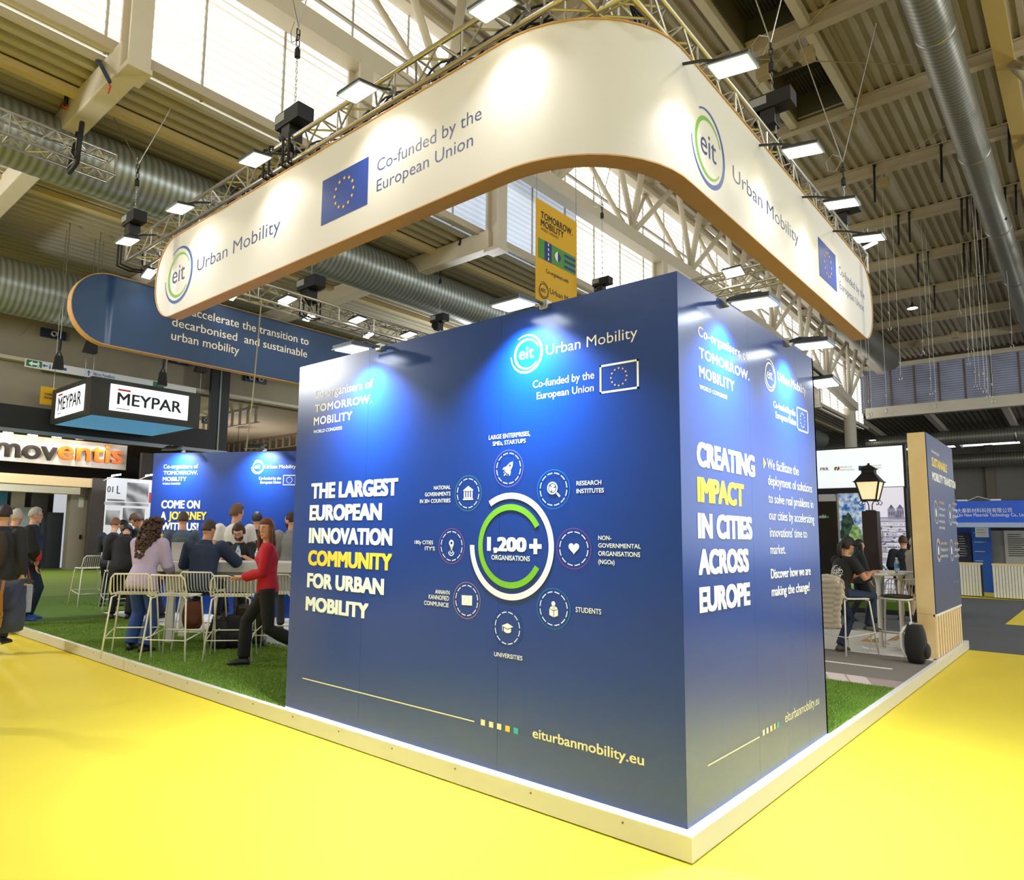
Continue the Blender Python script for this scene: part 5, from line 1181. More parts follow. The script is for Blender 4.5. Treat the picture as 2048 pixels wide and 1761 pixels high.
def counter(lab, c, w, d, h=1.05):
    t = thing('slatted_counter', lab, 'counter', c, 0, 'white slatted counters of the far stand'); c = Vector(c)
    MB().box(c+Vector((-w/2,0,.03)), c+Vector((w/2,d,h-.06)), .004).build('body', mat('navy side', '#2a2f48', rough=.5), t)
    q = MB(); n = int(w/.075)
    for k in range(n): q.box(c+Vector((-w/2+k*w/n+.006,-.02,.03)), c+Vector((-w/2+(k+1)*w/n-.006,.0,h-.06)))
    q.build('slat_front', mat('slat white', '#ecead8', rough=.5), t); MB().box(c+Vector((-w/2-.01,-.03,h-.06)), c+Vector((w/2+.01,d+.01,h)), .004).build('birch_top', m_wood, t)
    return t
c = pt(1924,1193,'z',0); counter('white slatted counter with birch top next to the navy column', (c.x+.02,c.y,0), 1.0, .5)
c = pt(2030,1200,'z',0); counter('white slatted counter with birch top at the photo edge', (c.x+.18,c.y,0), 1.35, .6)
# ---------------------------------------------------------------- stands to the left: hanging sign cube, black gantry, orange lettered sign
m_sign = mat('lit sign face', '#ffffff', rough=.5, var=0, emit='#f4f7ff', es=1.0)
m_char = mat('charcoal sign box', '#3a3a39', rough=.55, var=.05)
SX = -15.5; SF = Fr((SX,0,0), (0,1,0))
a = SF.uv(185,753); b = SF.uv(402,788); z0 = SF.uv(180,827)[1]-.02; z1 = (a[1]+b[1])/2
sy0, sy1 = a[0], b[0]; SL = Fr((0,sy0,0), (1,0,0)); sx1 = SL.uv(104,800)[0]
sg = thing('hanging_sign', 'charcoal hanging sign cube with lit white company panels and open pale blue underside', 'hanging sign', (SX-1,sy0,z0))
w_ = .06; q = MB().box((SX-w_,sy0,z0), (SX,sy1,z1)).box((sx1,sy0,z0), (SX-w_,sy0+w_,z1)).box((sx1,sy0+w_,z0), (sx1+w_,sy1,z1)).box((sx1+w_,sy1-w_,z0), (SX-w_,sy1,z1))
q.build('sign_frame', m_char, sg)
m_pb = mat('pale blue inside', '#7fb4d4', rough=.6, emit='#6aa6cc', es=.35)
q = MB().box((SX-w_-.01,sy0+w_,z0+.01), (SX-w_,sy1-w_,z1-.05)).box((sx1+w_,sy0+w_,z0+.01), (sx1+w_+.01,sy1-w_,z1-.05)).box((sx1+w_,sy0+w_,z0+.01), (SX-w_,sy0+w_+.01,z1-.05)).box((sx1+w_,sy1-w_-.01,z0+.01), (SX-w_,sy1-w_,z1-.05)).box((sx1+w_,sy0+w_,z1-.06), (SX-w_,sy1-w_,z1-.04))
q.build('pale_lining', m_pb, sg)
def signface(fr, TL, TR, BR_, BL, bl, br, tl, bar, sub):
    q = [fr.uv(*p) for p in (TL,TR,BR_,BL)]; u0, u1 = (q[0][0]+q[3][0])/2, (q[1][0]+q[2][0])/2; v1, v0 = (q[0][1]+q[1][1])/2, (q[2][1]+q[3][1])/2
    f = MB().obox(fr.p((u0+u1)/2,(v0+v1)/2,.008), fr.du*(u1-u0)/2, fr.dv*(v1-v0)/2, fr.n*.008).build('lit_panel', m_sign, sg)
    m = MB(); ptext(m, fr, 'MEYPAR', bl, br, tl, .03, 1, .02); m.build('lettering', mat('sign black', '#1c2a30', rough=.5, var=0), f)
    a_, b_ = fr.uv(*bar[0]), fr.uv(*bar[1]); m = MB().flat([(a_[0],a_[1]-.022),(b_[0],a_[1]-.022),(b_[0],a_[1]+.022),(a_[0],a_[1]+.022)], fr, .02); m.build('red_bar', mat('sign red', '#e0283c', rough=.5, var=0), f)
    a_, b_ = fr.uv(*sub[0]), fr.uv(*sub[1]); m = MB().flat([(a_[0],a_[1]-.012),(b_[0],a_[1]-.012),(b_[0],a_[1]+.012),(a_[0],a_[1]+.012)], fr, .02); m.build('subtitle_bar', mat('sign grey', '#b6bac4', rough=.5, var=0), f)
signface(SF, (221,769.2),(377,791.3),(374.5,840.3),(218,822.2), (233.1,809.5),(361.8,825.5),(234.6,785.8), ((235.5,779.5),(261,782)), ((232,817),(259,820)))
signface(SL, (114.4,787.7),(170.4,768.6),(167.4,820.7),(111,837.3), (116.6,823),(162.9,808),(117.5,797), ((118.5,792),(127,789)), ((116,829),(124,826)))
for (px, py), (tx, ty) in (((170,752),(170,680)), ((186,753),(190,640)), ((330,776),(324,690)), ((107,778),(112,690)), ((400,787),(404,690))):
    p = pt(px, py, 'x', SX-.1); t_ = Vector((p.x, p.y, 8.62)); tag(MB().tube([p, t_], .008, 5).build('hanging_wire', m_steel), 'thin wire holding the charcoal sign cube', 'wire', 'wires of the charcoal sign cube')
# black gantry
GX = -18.3; GF = Fr((GX,0,0), (0,1,0)); gb = GF.uv(425,735); gc_ = GF.uv(462,735); gt = GF.uv(200,832)[1]; gl = GF.uv(200,876)[1]
ga = thing('black_gantry', 'black gantry beam and post of the stand behind the charcoal sign cube', 'gantry', (GX, 4, 0))
MB().box((GX-.12,-6,gl), (GX,gc_[0],gt)).build('beam', m_black, ga); MB().box((GX-.12,gb[0],gt), (GX,gc_[0],7.3)).build('post', m_black, ga); MB().box((GX-.13,(gb[0]+gc_[0])/2-.03,gl), (GX+.02,(gb[0]+gc_[0])/2+.02,7.3)).build('centre_strip', mat('greenish steel', '#75867c', rough=.4, metal=.3), ga)
MB().box((GX-.1,-6,gl-.09), (GX+.06,gc_[0],gl)).build('truss_edge', mat('aluminium edge', '#7d8488', rough=.4, metal=.6), ga)
# sign wall
MX = -29.0; MF = Fr((MX,0,0), (0,1,0))
mv = thing('stand_sign', 'white sign wall with big dark and orange three-dimensional lettering', 'sign', (MX, 6, 3.9))
q = MF.uv(255,892), MF.uv(255,941)
MB().box((MX-.15,-4,q[1][1]), (MX,q[0][0],q[0][1])).build('panel', mat('warm white panel', '#efe6dc', rough=.5, var=.02), mv)
def letters3(s, bl, br, capz, m, dep=.10):
    V, Fc = glyphs(s, .035); x0 = min(p[0] for p in V); x1 = max(p[0] for p in V); a_, b_ = MF.uv(*bl), MF.uv(*br); v = (a_[1]+b_[1])/2; sx = (b_[0]-a_[0])/(x1-x0); sy = capz/caph(.035)
    mb = MB(); F_ = [MF.p(a_[0]+(p[0]-x0)*sx, v+p[1]*sy, dep+p[2]*20) for p in V]; B2 = [MF.p(a_[0]+(p[0]-x0)*sx, v+p[1]*sy, .01) for p in V]; n = len(F_)
    from collections import Counter
    ec = Counter()
    for f in Fc:
        for i in range(len(f)): ec[frozenset((f[i], f[(i+1) % len(f)]))] += 1
    side = []
    for f in Fc:
        for i in range(len(f)):
            e = (f[i], f[(i+1) % len(f)])
            if ec[frozenset(e)] == 1: side.append((e[1], e[0], e[0]+n, e[1]+n))
    mb.add(F_+B2, list(Fc)+side); return mb
cz = MF.uv(100,880)[1]-MF.uv(100,920)[1]
letters3('mov', (-14,914), (112,919.5), cz, m_black).build('dark_lettering', mat('letter charcoal', '#2c2622', rough=.4), mv)
m_or = mat('letter orange', '#e8781c', rough=.4, var=.12, scale=.8)
letters3('entis', (113,919.5), (244,927), cz, m_or).build('orange_lettering', m_or, mv)
for k, (px, py) in enumerate(((16,867),(65,872),(113.5,874),(159.5,877),(210,881))):
    p = pt(px, py, 'x', MX+.35); t = thing('spot_light', 'small white lamp above the orange lettered sign', 'spotlight', p, 0, 'lamps above the orange lettered sign'); MB().box(p+Vector((-.06,-.16,-.04)), p+Vector((.06,.16,.04))).build('housing', m_lensw if k < 4 else m_white, t); MB().bar(p, Vector((MX,p.y,p.z-.02)), .04, .04).build('arm', m_white, t)
    ld = bpy.data.lights.new('spot', 'AREA'); ld.size = .3; ld.energy = 28; ld.color = (1,.92,.82); lo = bpy.data.objects.new('spot', ld); COL.objects.link(lo); lo.parent = t; lo.location = (.0,0,-.06); lo.rotation_euler = (0, rd(-25), 0)
wdb = thing('stand_beam', 'pale wood lintel under the orange lettered sign', 'beam', (MX,4,3.4)); a = MF.uv(183,966)
MB().box((MX-.3,-4,3.35), (MX+.15,a[0],3.72)).build('wood_face', m_wood, wdb); MB().box((MX-.6,-4,3.05), (MX+.0,a[0]-.4,3.34)).build('pale_soffit', mat('soffit pale', '#d9d2bf', rough=.6), wdb)
tag(MB().box((MX-.2,a[0]-.02,0), (MX+.2,a[0]+.86,3.75)).build('stand_pillar', mat('dark grey brown', '#4a4442', rough=.5)), 'tall dark grey pillar at the end of the wood lintel', 'pillar')
p0 = MF.uv(141,1132); p1 = MF.uv(179,1139)
pil = thing('stand_pillar', 'beige grey pillar with small sign and black handle beside the dark pillar', 'pillar', (MX-.7,p0[0],0)); MB().box((MX-1.0,p0[0],0), (MX-.55,p1[0],3.4)).build('body', mat('beige grey', '#a59a8c', rough=.4, var=.06), pil)
MB().box((MX-.55,p0[0]+.3,2.55), (MX-.53,p0[0]+.5,2.95)).build('small_sign', m_white, pil); MB().box((MX-.55,p0[0]+.42,1.25), (MX-.5,p0[0]+.5,1.42)).build('handle', m_black, pil)
tag(MB().box((MX-.15,-4,4.62-.75), (MX-.05,12,3.9)).build('black_soffit', m_black), 'black band along the bottom of the orange lettered sign', 'band') if False else None
IX = -31.5; IF = Fr((IX,0,0), (0,1,0))
def ibox(lab, name, x0, x1, y0, y1, colr, cat, pl=IX, th=.1, rough=.4):
    fr = Fr((pl,0,0), (0,1,0)); a_, b_ = fr.uv(x0,y1), fr.uv(x1,y0)
    return tag(MB().box((pl-th,a_[0],0. if a_[1] < .5 else a_[1]), (pl,b_[0],b_[1])).build(name, mat('interior '+colr, colr, rough=rough, var=.06)), lab, cat)
mp_ = thing('exhibit_panel', 'tall white inner panel with black company word in the stand under the orange sign', 'panel', (IX, 5, 1)); a, b = IF.uv(99,1121), IF.uv(149,968)
MB().box((IX-.1,a[0],0), (IX,b[0],b[1])).build('board', mat('cool white', '#dfe3ea', rough=.4, emit='#dde4f0', es=.6), mp_)  # glow added to the board to brighten it, no lamp inside
m = MB(); ptext(m, IF, 'MEYPAR', (112,981), (166,982), (112,970.5), .03, 1, .01); ptext(m, IF, 'Adv', (132,1010.5), (146,1011), (132,1003.5), 0, 1, .01); ptext(m, IF, 'Ir', (142,1019), (146.5,1019), (142,1012.5), 0, 1, .01); m.build('lettering', MATS['sign black'], mp_)
m = MB(); a, b = IF.uv(129,1118), IF.uv(137,1030); m.flat([a, (a[0]+.05,a[1]), (b[0]+.05,b[1]), b], IF, .01); m.build('line_mark', m_black, mp_)
ibox('dark grey tall cabinet in the stand under the orange sign', 'tall_cabinet', 90, 128, 1026, 1121, '#3a3f45', 'cabinet', IX+.6, .4)
ibox('grey inner wall of the stand under the orange sign', 'exhibition_wall', 52, 98, 976, 1122, '#5a5c62', 'exhibition wall', IX-.05)
ibox('pale cabinet front in the stand under the orange sign', 'tall_cabinet', 26, 81, 1016, 1060, '#a9b8c0', 'cabinet', IX+.1)
ibox('blue cloudy poster at the photo edge under the wood lintel', 'poster', -20, 17, 974, 1130, '#3f86c0', 'poster', IX-.02)
ibox('pinkish white inner wall next to the blue cloudy poster', 'exhibition_wall', 17, 52, 976, 1060, '#c9bdb8', 'exhibition wall', IX-.1)
tag(MB().box((-34,-6,0), (-33.8,14,5.2)).build('stand_backdrop', mat('brown black', '#2a2422', rough=.7)), 'dark backdrop behind the stand with the orange lettered sign', 'exhibition wall')
tag(MB().box((-28.2,8.9,0), (-28.0,18,4.9)).build('stand_backdrop', mat('brown black', '#2a2422')), 'dark backdrop above the white photo wall', 'exhibition wall')
# photo wall with grey interior pictures
PX_ = -26.5; PFr = Fr((PX_,0,0), (0,1,0)); a, b = PFr.uv(204,1120), PFr.uv(303,961)
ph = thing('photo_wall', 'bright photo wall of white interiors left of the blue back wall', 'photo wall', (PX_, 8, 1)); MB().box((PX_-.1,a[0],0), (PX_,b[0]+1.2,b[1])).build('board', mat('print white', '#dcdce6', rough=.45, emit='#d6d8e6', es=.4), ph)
gm = wave_mat('photo greys', '#6f7078', '#d9d9e2', 'DIAGONAL', .8, rough=.5, dist=9.); q = MB()
for x0, x1, y0, y1 in ((252,298,968,1004),(208,298,1008,1010),(214,250,1000,1002)): u, v = PFr.uv(x0,y1), PFr.uv(x1,y0); q.flat([u,(v[0],u[1]),v,(u[0],v[1])], PFr, .006)
for x0, x1, y0, y1 in ((210,240,1022,1050),(244,290,1018,1046)): u, v = PFr.uv(x0,y1), PFr.uv(x1,y0); q.flat([u,(v[0],u[1]),v,(u[0],v[1])], PFr, .006)
q.build('interior_photo', gm, ph)
q = MB(); ptext(q, PFr, '01', (214,985), (226,985), (214,973), .02, 1, .008); ptext(q, PFr, 'L', (233,988), (240,988), (233,972), .02, 1, .008); q.build('lettering', MATS['sign black'], ph)
u, v = PFr.uv(297,1006), PFr.uv(303,986); MB().flat([u,(v[0],u[1]),v,(u[0],v[1])], PFr, .012).build('red_block', mat('sign red', '#e0283c'), ph)
for px, lab in ((222,'thin arm spotlight at the near end of the photo wall'), (289,'thin arm spotlight at the far end of the photo wall')):
    p = PFr.p(PFr.uv(px,952)[0], PFr.uv(px,952)[1], .5); t = thing('arm_light', lab, 'spotlight', p, 0, 'arm spotlights on the photo wall'); MB().obox(p, Vector((.1,0,0)), Vector((0,.14,.03)), Vector((0,0,.03))).build('head', m_lens, t); MB().tube([p, p+Vector((-.52,-.25,-.2))], .02, 6).build('arm', m_white, t)
# ---------------------------------------------------------------- on the concrete wall: sign, vents, bags, small banner
WX = -18.45; WF = Fr((WX,0,0), (0,1,0))
a, b = WF.uv(50,733), WF.uv(334,772); zt = WF.uv(51,717)[1]; zb_ = WF.uv(50,733.5)[1]
ws = thing('wayfinding_sign', 'long white wayfinding sign with green exit arrow on the concrete wall', 'sign', (WX, 3, zb_))
MB().box((WX-.06,a[0],zb_), (WX,b[0]+.9,zt)).build('board', mat('sign board', '#dcdad2', rough=.5, var=.02), ws)
u = WF.uv(52,731), WF.uv(83.5,735); g = MB().flat([(u[0][0],zb_+.03),(u[1][0],zb_+.03),(u[1][0],zt-.02),(u[0][0],zt-.02)], WF, .004).build('exit_panel', mat('exit green', '#177245', rough=.5, var=0), ws)
m = MB(); cx = u[0][0]+.12; cz2 = (zb_+zt)/2; m.flat([(cx-.07,cz2),(cx+.02,cz2+.07),(cx+.02,cz2+.025),(cx+.14,cz2+.025),(cx+.14,cz2-.025),(cx+.02,cz2-.025),(cx+.02,cz2-.07)], WF, .008)
mx_ = u[1][0]-.09; m.ring((mx_+.0,cz2+.055), 0, .018, WF, 0, 360, 10, .008); m.flat([(mx_-.03,cz2-.08),(mx_,cz2-.01),(mx_-.015,cz2+.04),(mx_+.02,cz2+.04),(mx_+.05,cz2),(mx_+.02,cz2+.01),(mx_+.02,cz2-.03),(mx_+.05,cz2-.08),(mx_+.03,cz2-.08),(mx_+.005,cz2-.03),(mx_-.01,cz2-.08)], WF, .008); m.build('arrow_and_runner', m_wht, g)
m = MB(); v0_ = cz2
for px in (90,): c = WF.uv(px,727); m.flat([(c[0]-.06,v0_),(c[0],v0_+.05),(c[0],v0_+.015),(c[0]+.07,v0_+.015),(c[0]+.07,v0_-.015),(c[0],v0_-.015),(c[0],v0_-.05)], WF, .004)
for px in (100,106): c = WF.uv(px,731); m.ring((c[0],v0_+.05), 0, .014, WF, 0, 360, 10, .004); m.flat([(c[0]-.02,v0_-.06),(c[0]+.02,v0_-.06),(c[0]+.014,v0_+.03),(c[0]-.014,v0_+.03)], WF, .004)
c = WF.uv(130,738); m.flat([(c[0]-.04,v0_-.04),(c[0]+.04,v0_-.04),(c[0]+.04,v0_+.03),(c[0]-.04,v0_+.03)], WF, .004)
c = WF.uv(177.5,745); m.flat([(c[0],v0_+.08),(c[0]+.05,v0_+.02),(c[0]+.015,v0_+.02),(c[0]+.015,v0_-.07),(c[0]-.015,v0_-.07),(c[0]-.015,v0_+.02),(c[0]-.05,v0_+.02)], WF, .004)
text(m, WF, 'Altres Pavellons', WF.uv(186,747)[0], WF.uv(230,752)[0], v0_-.035, .09, .01, 1, .004); m.build('direction_lettering', mat('wayfinding blue', '#2b55b0', rough=.5, var=0), ws)
c = WF.uv(317,770); MB().flat([(c[0]-.16,zb_+.03),(c[0]+.16,zb_+.03),(c[0]+.16,zt-.02),(c[0]-.16,zt-.02)], WF, .004).build('exit_panel', MATS['exit green'], ws)
m_vb = mat('vent plate blue', '#1a2a44', rough=.5)
def vent(lab, x0, x1, y0, y1, noz, pl=-18.72):
    fr = Fr((pl,0,0), (0,1,0)); c = fr.uv((x0+x1)/2,(y0+y1)/2); w = (fr.uv(x1,y1)[0]-fr.uv(x0,y0)[0])/2; h = w*.27*(2 if noz == 1 else 2)
    h = abs(fr.uv((x0+x1)/2,y0)[1]-fr.uv((x0+x1)/2,y1)[1])/2*.62
    t = thing('wall_vent', lab, 'vent', fr.p(*c), 0, 'blue plates with round air nozzles'); MB().obox(fr.p(c[0],c[1],.01), fr.du*w, fr.dv*h, fr.n*.03).build('plate', m_vb, t)
    for u in ([0] if noz == 1 else [-.45, .42]):
        q = MB(); o_ = Vector(fr.p(c[0]+u*w, c[1], .0)); rr = h*.62; P = []
        for rad, dd in ((rr*.55,.03),(rr*.8,.12),(rr,.10),(rr*1.02,.04),(rr*.98,.0)): P.append([tuple(o_+fr.du*(rad*math.cos(2*PI*k/18))+fr.dv*(rad*math.sin(2*PI*k/18))+fr.n*(dd+.02)) for k in range(18)])
        q.loft(P, False).build('nozzle_ring', mat('nozzle grey', '#b9b2a4', rough=.5), t, smooth=True); MB().add(P[0], [tuple(range(18))]).build('nozzle_throat', mat('throat', '#2a2522', rough=.7), t)
vent('blue vent plate with one round nozzle above the green exit sign', 82, 131, 655, 683, 1)
vent('blue vent plate below the dark banner, nearest to the charcoal sign', 338, 376, 713, 733, 1)
vent('blue vent plate with two nozzles left of the hanging rope', 489, 532, 745, 771, 2)
vent('small blue vent plate right beside the black gantry post', 404, 425, 830, 853, 2, -20)
vent('blue vent plate with two nozzles low above the blue back wall', 508, 536, 855, 879, 2, -41.5)
def bag(lab, px, py0, py1, w, pl=-15.2, sk=0):
    p = pt(px, (py0+py1)/2, 'x', pl); h = abs(pt(px,py0,'x',pl).z-pt(px,py1,'x',pl).z); t = thing('chain_bag', lab, 'bag', p, 0, 'black chain bags hung from wires'); fr = Fr((pl,0,0), (0,1,0)); c = fr.uv(px, (py0+py1)/2); w = (fr.uv(px+w,py0)[0]-fr.uv(px,py0)[0])/2
    R0 = [tuple(fr.p(c[0]+a_*w*k+sk*(z<0)*w, c[1]+z*h/2, b_*w*.7*k)) for k, z in ((1.15,-1),) for a_, b_ in ((-1,-1),(1,-1),(1,1),(-1,1))]
    R1 = [tuple(fr.p(c[0]+a_*w*.8, c[1]+h/2, b_*w*.5)) for a_, b_ in ((-1,-1),(1,-1),(1,1),(-1,1))]
    MB().loft([R0, R1]).build('bag_body', m_black, t); T = fr.p(c[0], c[1]+h*.95)
    q = MB().tube([fr.p(c[0]-w*.6,c[1]+h/2), T, fr.p(c[0]+w*.6,c[1]+h/2)], .02, 5).tube([T, T+fr.dv*.25], .035, 6); q.build('handles', m_black, t); MB().tube([T+fr.dv*.25, Vector((T.x, T.y, 8.62 if pl > -19 else 5.9))], .01, 5).build('wire', m_steel, t)
bag('black chain bag hanging above the exit sign lettering', 117, 712, 739, 17, -15.2)
bag('large black chain bag hanging above the corner of the charcoal sign', 184, 676, 707, 22, -15.2, -.3)
bag('black chain bag hanging before the end of the wayfinding sign', 325, 745, 772, 14, -15.2)
bag('black chain bag partly behind the dark banner edge', 401, 725, 745, 18, -15.2)
bag('small far black chain bag above the blue back wall', 541, 868, 882, 8, -30)
yb2 = Fr((-18.3,0,0), (0,1,0)); a, b = yb2.uv(79,808), yb2.uv(106,776); t = thing('hanging_banner', 'small yellow banner piece with black title beside the charcoal sign cube', 'hanging banner', yb2.p(*a)); MB().obox(yb2.p((a[0]+b[0])/2+.3,(a[1]+b[1])/2), yb2.du*((b[0]-a[0])/2+.3), yb2.dv*(b[1]-a[1])/2, yb2.n*.01).build('cloth', MATS['yellow banner cloth'], t)
m = MB(); ptext(m, yb2, 'TOMORROW.', (88,790.5), (126,796), (88,786), .03, 1.1, .015); ptext(m, yb2, 'MOBILITY', (88,797.5), (119,802), (88,793), .03, 1.1, .015); m.build('lettering', MATS['dark print'], t)
# rods bracing the wall
for k, (p, q) in enumerate((((40,670),(98,610)),((130,660),(105,612)),((195,735),(228,760)))):
    tag(MB().tube([pt(*p,'x',-18.74), pt(*q,'x',-18.74)], .012, 5).build('bracing_rod', mat('thin rod', '#a08f74', rough=.6)), 'thin diagonal rod in front of the concrete wall', 'rod', 'thin rods before the concrete wall')
# ---------------------------------------------------------------- nave ceiling: hanging wires, straps, high-bay lamps
wires = [(1779,560,655),(1801,430,755),(1773,560,820),(1862,560,785),(1872,640,810),(1937,640,725),(1945,600,700),(1951,650,770),(1959,650,775),(1969,640,780),(1976,660,790),(1986,640,800),(1738,680,830),(1743,700,828),(1728,700,828),(1919,560,625),(2024,480,690),(1846,640,705)]
for k, (px, y0, y1) in enumerate(wires):
    yy = 22 + (k*37 % 9); p = pt(px, y1, 'y', yy); t = thing('hanging_wire', 'thin steel drop wire ending in a hook below the nave roof', 'wire', p, 0, 'drop wires below the nave roof')
    MB().tube([(p.x,p.y,zr(yy)+.38), (p.x+.02,p.y,p.z+.5), p], .0045, 5).build('wire', mat('pale wire', '#d8dcd0', rough=.4), t)
    h = MB().tube([p+Vector((0,0,.05)), p+Vector((.05,0,-.02)), p+Vector((.03,0,-.1)), p+Vector((-.03,0,-.1)), p+Vector((-.04,0,-.03))], .012, 5); h.ell(p+Vector((0,0,.5)), .02,.02,.06, 6, 5); h.build('hook', m_steel, t)
straps = [(1749,350,405),(1883,308,365),(1797,445,490),(1819,440,485),(1924,415,470),(1935,415,465),(1945,415,455),(1955,418,460),(1836,525,565),(1856,520,560),(1928,500,545),(1941,500,545),(1957,495,530),(1962,500,545),(1975,495,540),(1869,588,620),(1957,575,605),(1971,570,600),(2019,270,325),(2011,392,440),(2032,380,430)]
for k, (px, y0, y1) in enumerate(straps):
    best = min(PY, key=lambda y: abs(pt(px, y0, 'y', y).z - (zr(y)+.05))); p = pt(px, y0, 'y', best-.13); q = pt(px+1, y1, 'y', best-.13); p.z = zr(best)+.28
    t = thing('sling_strap', 'black strap hanging from a nave roof purlin', 'strap', p, 0, 'black straps on the nave purlins'); MB().bar(p, q, .06, .012, (0,1,0)).build('webbing', m_black, t); MB().box(p+Vector((-.035,-.02,-.05)), p+Vector((.035,.30,.0))).build('loop', m_black, t)
def highbay(lab, p, es=9., r=.22, up=0):
    t = thing('high_bay_lamp', lab, 'lamp', p, 0, None); MB().lathe([(0,.0),(r,.0),(r*1.02,.03),(r*.6,.10),(.06,.14),(.05,.26),(0,.26)], p, 24).build('reflector', m_hous, t, smooth=False)
    if up: MB().tube([Vector(p)+Vector((0,0,.2)), Vector(p)+Vector((0,0,up))], .012, 5).build('cord', m_black, t)
    MB().lathe([(0,-.004),(r*.92,-.004),(r*.92,.0),(0,0)], p, 24).build('lit_disc', mat('high bay disc', '#ffffff', var=0, emit='#fff6e6', es=es), t); return t
highbay('lit round high-bay lamp under the nave roof beyond the banner tip', pt(1825,617,'z',12.0), up=.75)
highbay('lit round high-bay lamp far back above the funding logo header', pt(1745,881,'y',49), up=2.2)
highbay('tiny lit lamp far off above the blue back wall', pt(516,839,'x',-24), r=.16, up=5.98-pt(516,839,'x',-24).z)
for px, py in ((1700,247),(1615,110),(1527,145),(1768,365),(1835,690),(1910,670)):
    best = min(PY, key=lambda y: abs(pt(px, py-12, 'y', y).z - (zr(y)-.1))); p = pt(px, py, 'y', best-.1); t = thing('ceiling_speaker', 'small beige box fixed below a nave roof purlin', 'speaker box', p, 0, 'beige boxes under the nave purlins'); MB().box(p+Vector((-.14,-.12,-.16)), p+Vector((.14,.12,.14)), .02).build('box_body', mat('box beige', '#9c8a66', rough=.6), t); MB().tube([p+Vector((0,0,.14)), p+Vector((0,.1,.3))], .02, 6).build('bracket', m_steel, t)
# rods of the roof bracing
for a, b in (((1430,115),(1840,130)),((1500,190),(1660,0)),((1715,390),(1890,252)),((1750,735),(2040,590))):
    tag(MB().tube([pt(*a,'z',12.85), pt(*b,'z',12.85)], .012, 5).build('bracing_rod', mat('thin rod', '#a08f74')), 'thin diagonal bracing rod below the nave roof', 'rod', 'bracing rods below the nave roof')

def pendant(lab, p, w):  # lamps added only to brighten ceilings, walls and floor
    t = highbay(lab, p, 8.); t['group'] = 'added pendants that brighten the hall'; ld = bpy.data.lights.new('fill_glow', 'POINT'); ld.shadow_soft_size = .3; ld.energy = w; ld.color = (.97,.985,1.0)
    lo = bpy.data.objects.new('fill_glow', ld); COL.objects.link(lo); lo.parent = t; lo.location = (0,0,-.45)
    MB().tube([Vector(p)+Vector((0,0,.2)), Vector((p[0],p[1], 8.5 if -18 < p[0] < -8.4 else (5.9 if p[0] < -19 else (9.4 if p[1] > 44 else zr(p[1])+.38))))], .01, 5).build('cord', m_black, t)
for k, (x, y, z, e) in enumerate(((-13,-6,6.4,1500),(-13.5,14,6.4,700),(-13,26,6.4,600),(4,-6,10.6,500),(6,8,10.6,420),(6,20,10.4,420),(5,34,10.2,380),(-5,-9,10.6,450),(-26,2,4.6,520),(-24,11,4.6,200),(3,48,6.5,160))):
    pendant('added round pendant lamp that brightens the hall, on a thin cord', (x,y,z), e)
# ---------------------------------------------------------------- people
def V3(*a): return Vector(a)
def ik(a, b, l1, l2, pole):
    d = b-a; L = min(d.length, (l1+l2)*.999); dn = d.normalized(); b = a+dn*L
    x = (l1*l1-l2*l2+L*L)/(2*L); h = math.sqrt(max(0, l1*l1-x*x)); p = pole-dn*pole.dot(dn)
    if p.length < 1e-5: p = dn.orthogonal()
    return a+dn*x+p.normalized()*h, b
def fused(mb, name, m, parent, vox, sm=3, post=None):
    """union of overlapping closed shapes as one continuous skin"""
    me = bpy.data.meshes.new('t'); me.from_pydata(mb.v, [], mb.f); me.update(); o = bpy.data.objects.new('t', me)
    r = o.modifiers.new('r', 'REMESH'); r.mode = 'VOXEL'; r.voxel_size = vox; r.use_smooth_shade = True
    if sm: s_ = o.modifiers.new('s', 'SMOOTH'); s_.iterations = sm; s_.factor = .5
    me2 = evaluated_mesh(o); bpy.data.objects.remove(o); bpy.data.meshes.remove(me); me2.name = name
    me2.materials.clear(); me2.materials.append(m)
    me2.polygons.foreach_set('use_smooth', [True]*len(me2.polygons))
    if post: 
        for v in me2.vertices: v.co = post(v.co)
    o = bpy.data.objects.new(name, me2); COL.objects.link(o); o.parent = parent; return o
def rings(mb, spec, n=16):
    """spec: (centre, right vector, forward vector, a, b)"""
    R = []
    for c, r, f, a, b in spec: R.append([tuple(c+r*(a*math.cos(2*PI*k/n))+f*(b*math.sin(2*PI*k/n))) for k in range(n)])
    mb.loft(R)
SKIN = {'fair': '#d9a183', 'tan': '#c98f6c', 'pale': '#e3b498', 'olive': '#b98662'}
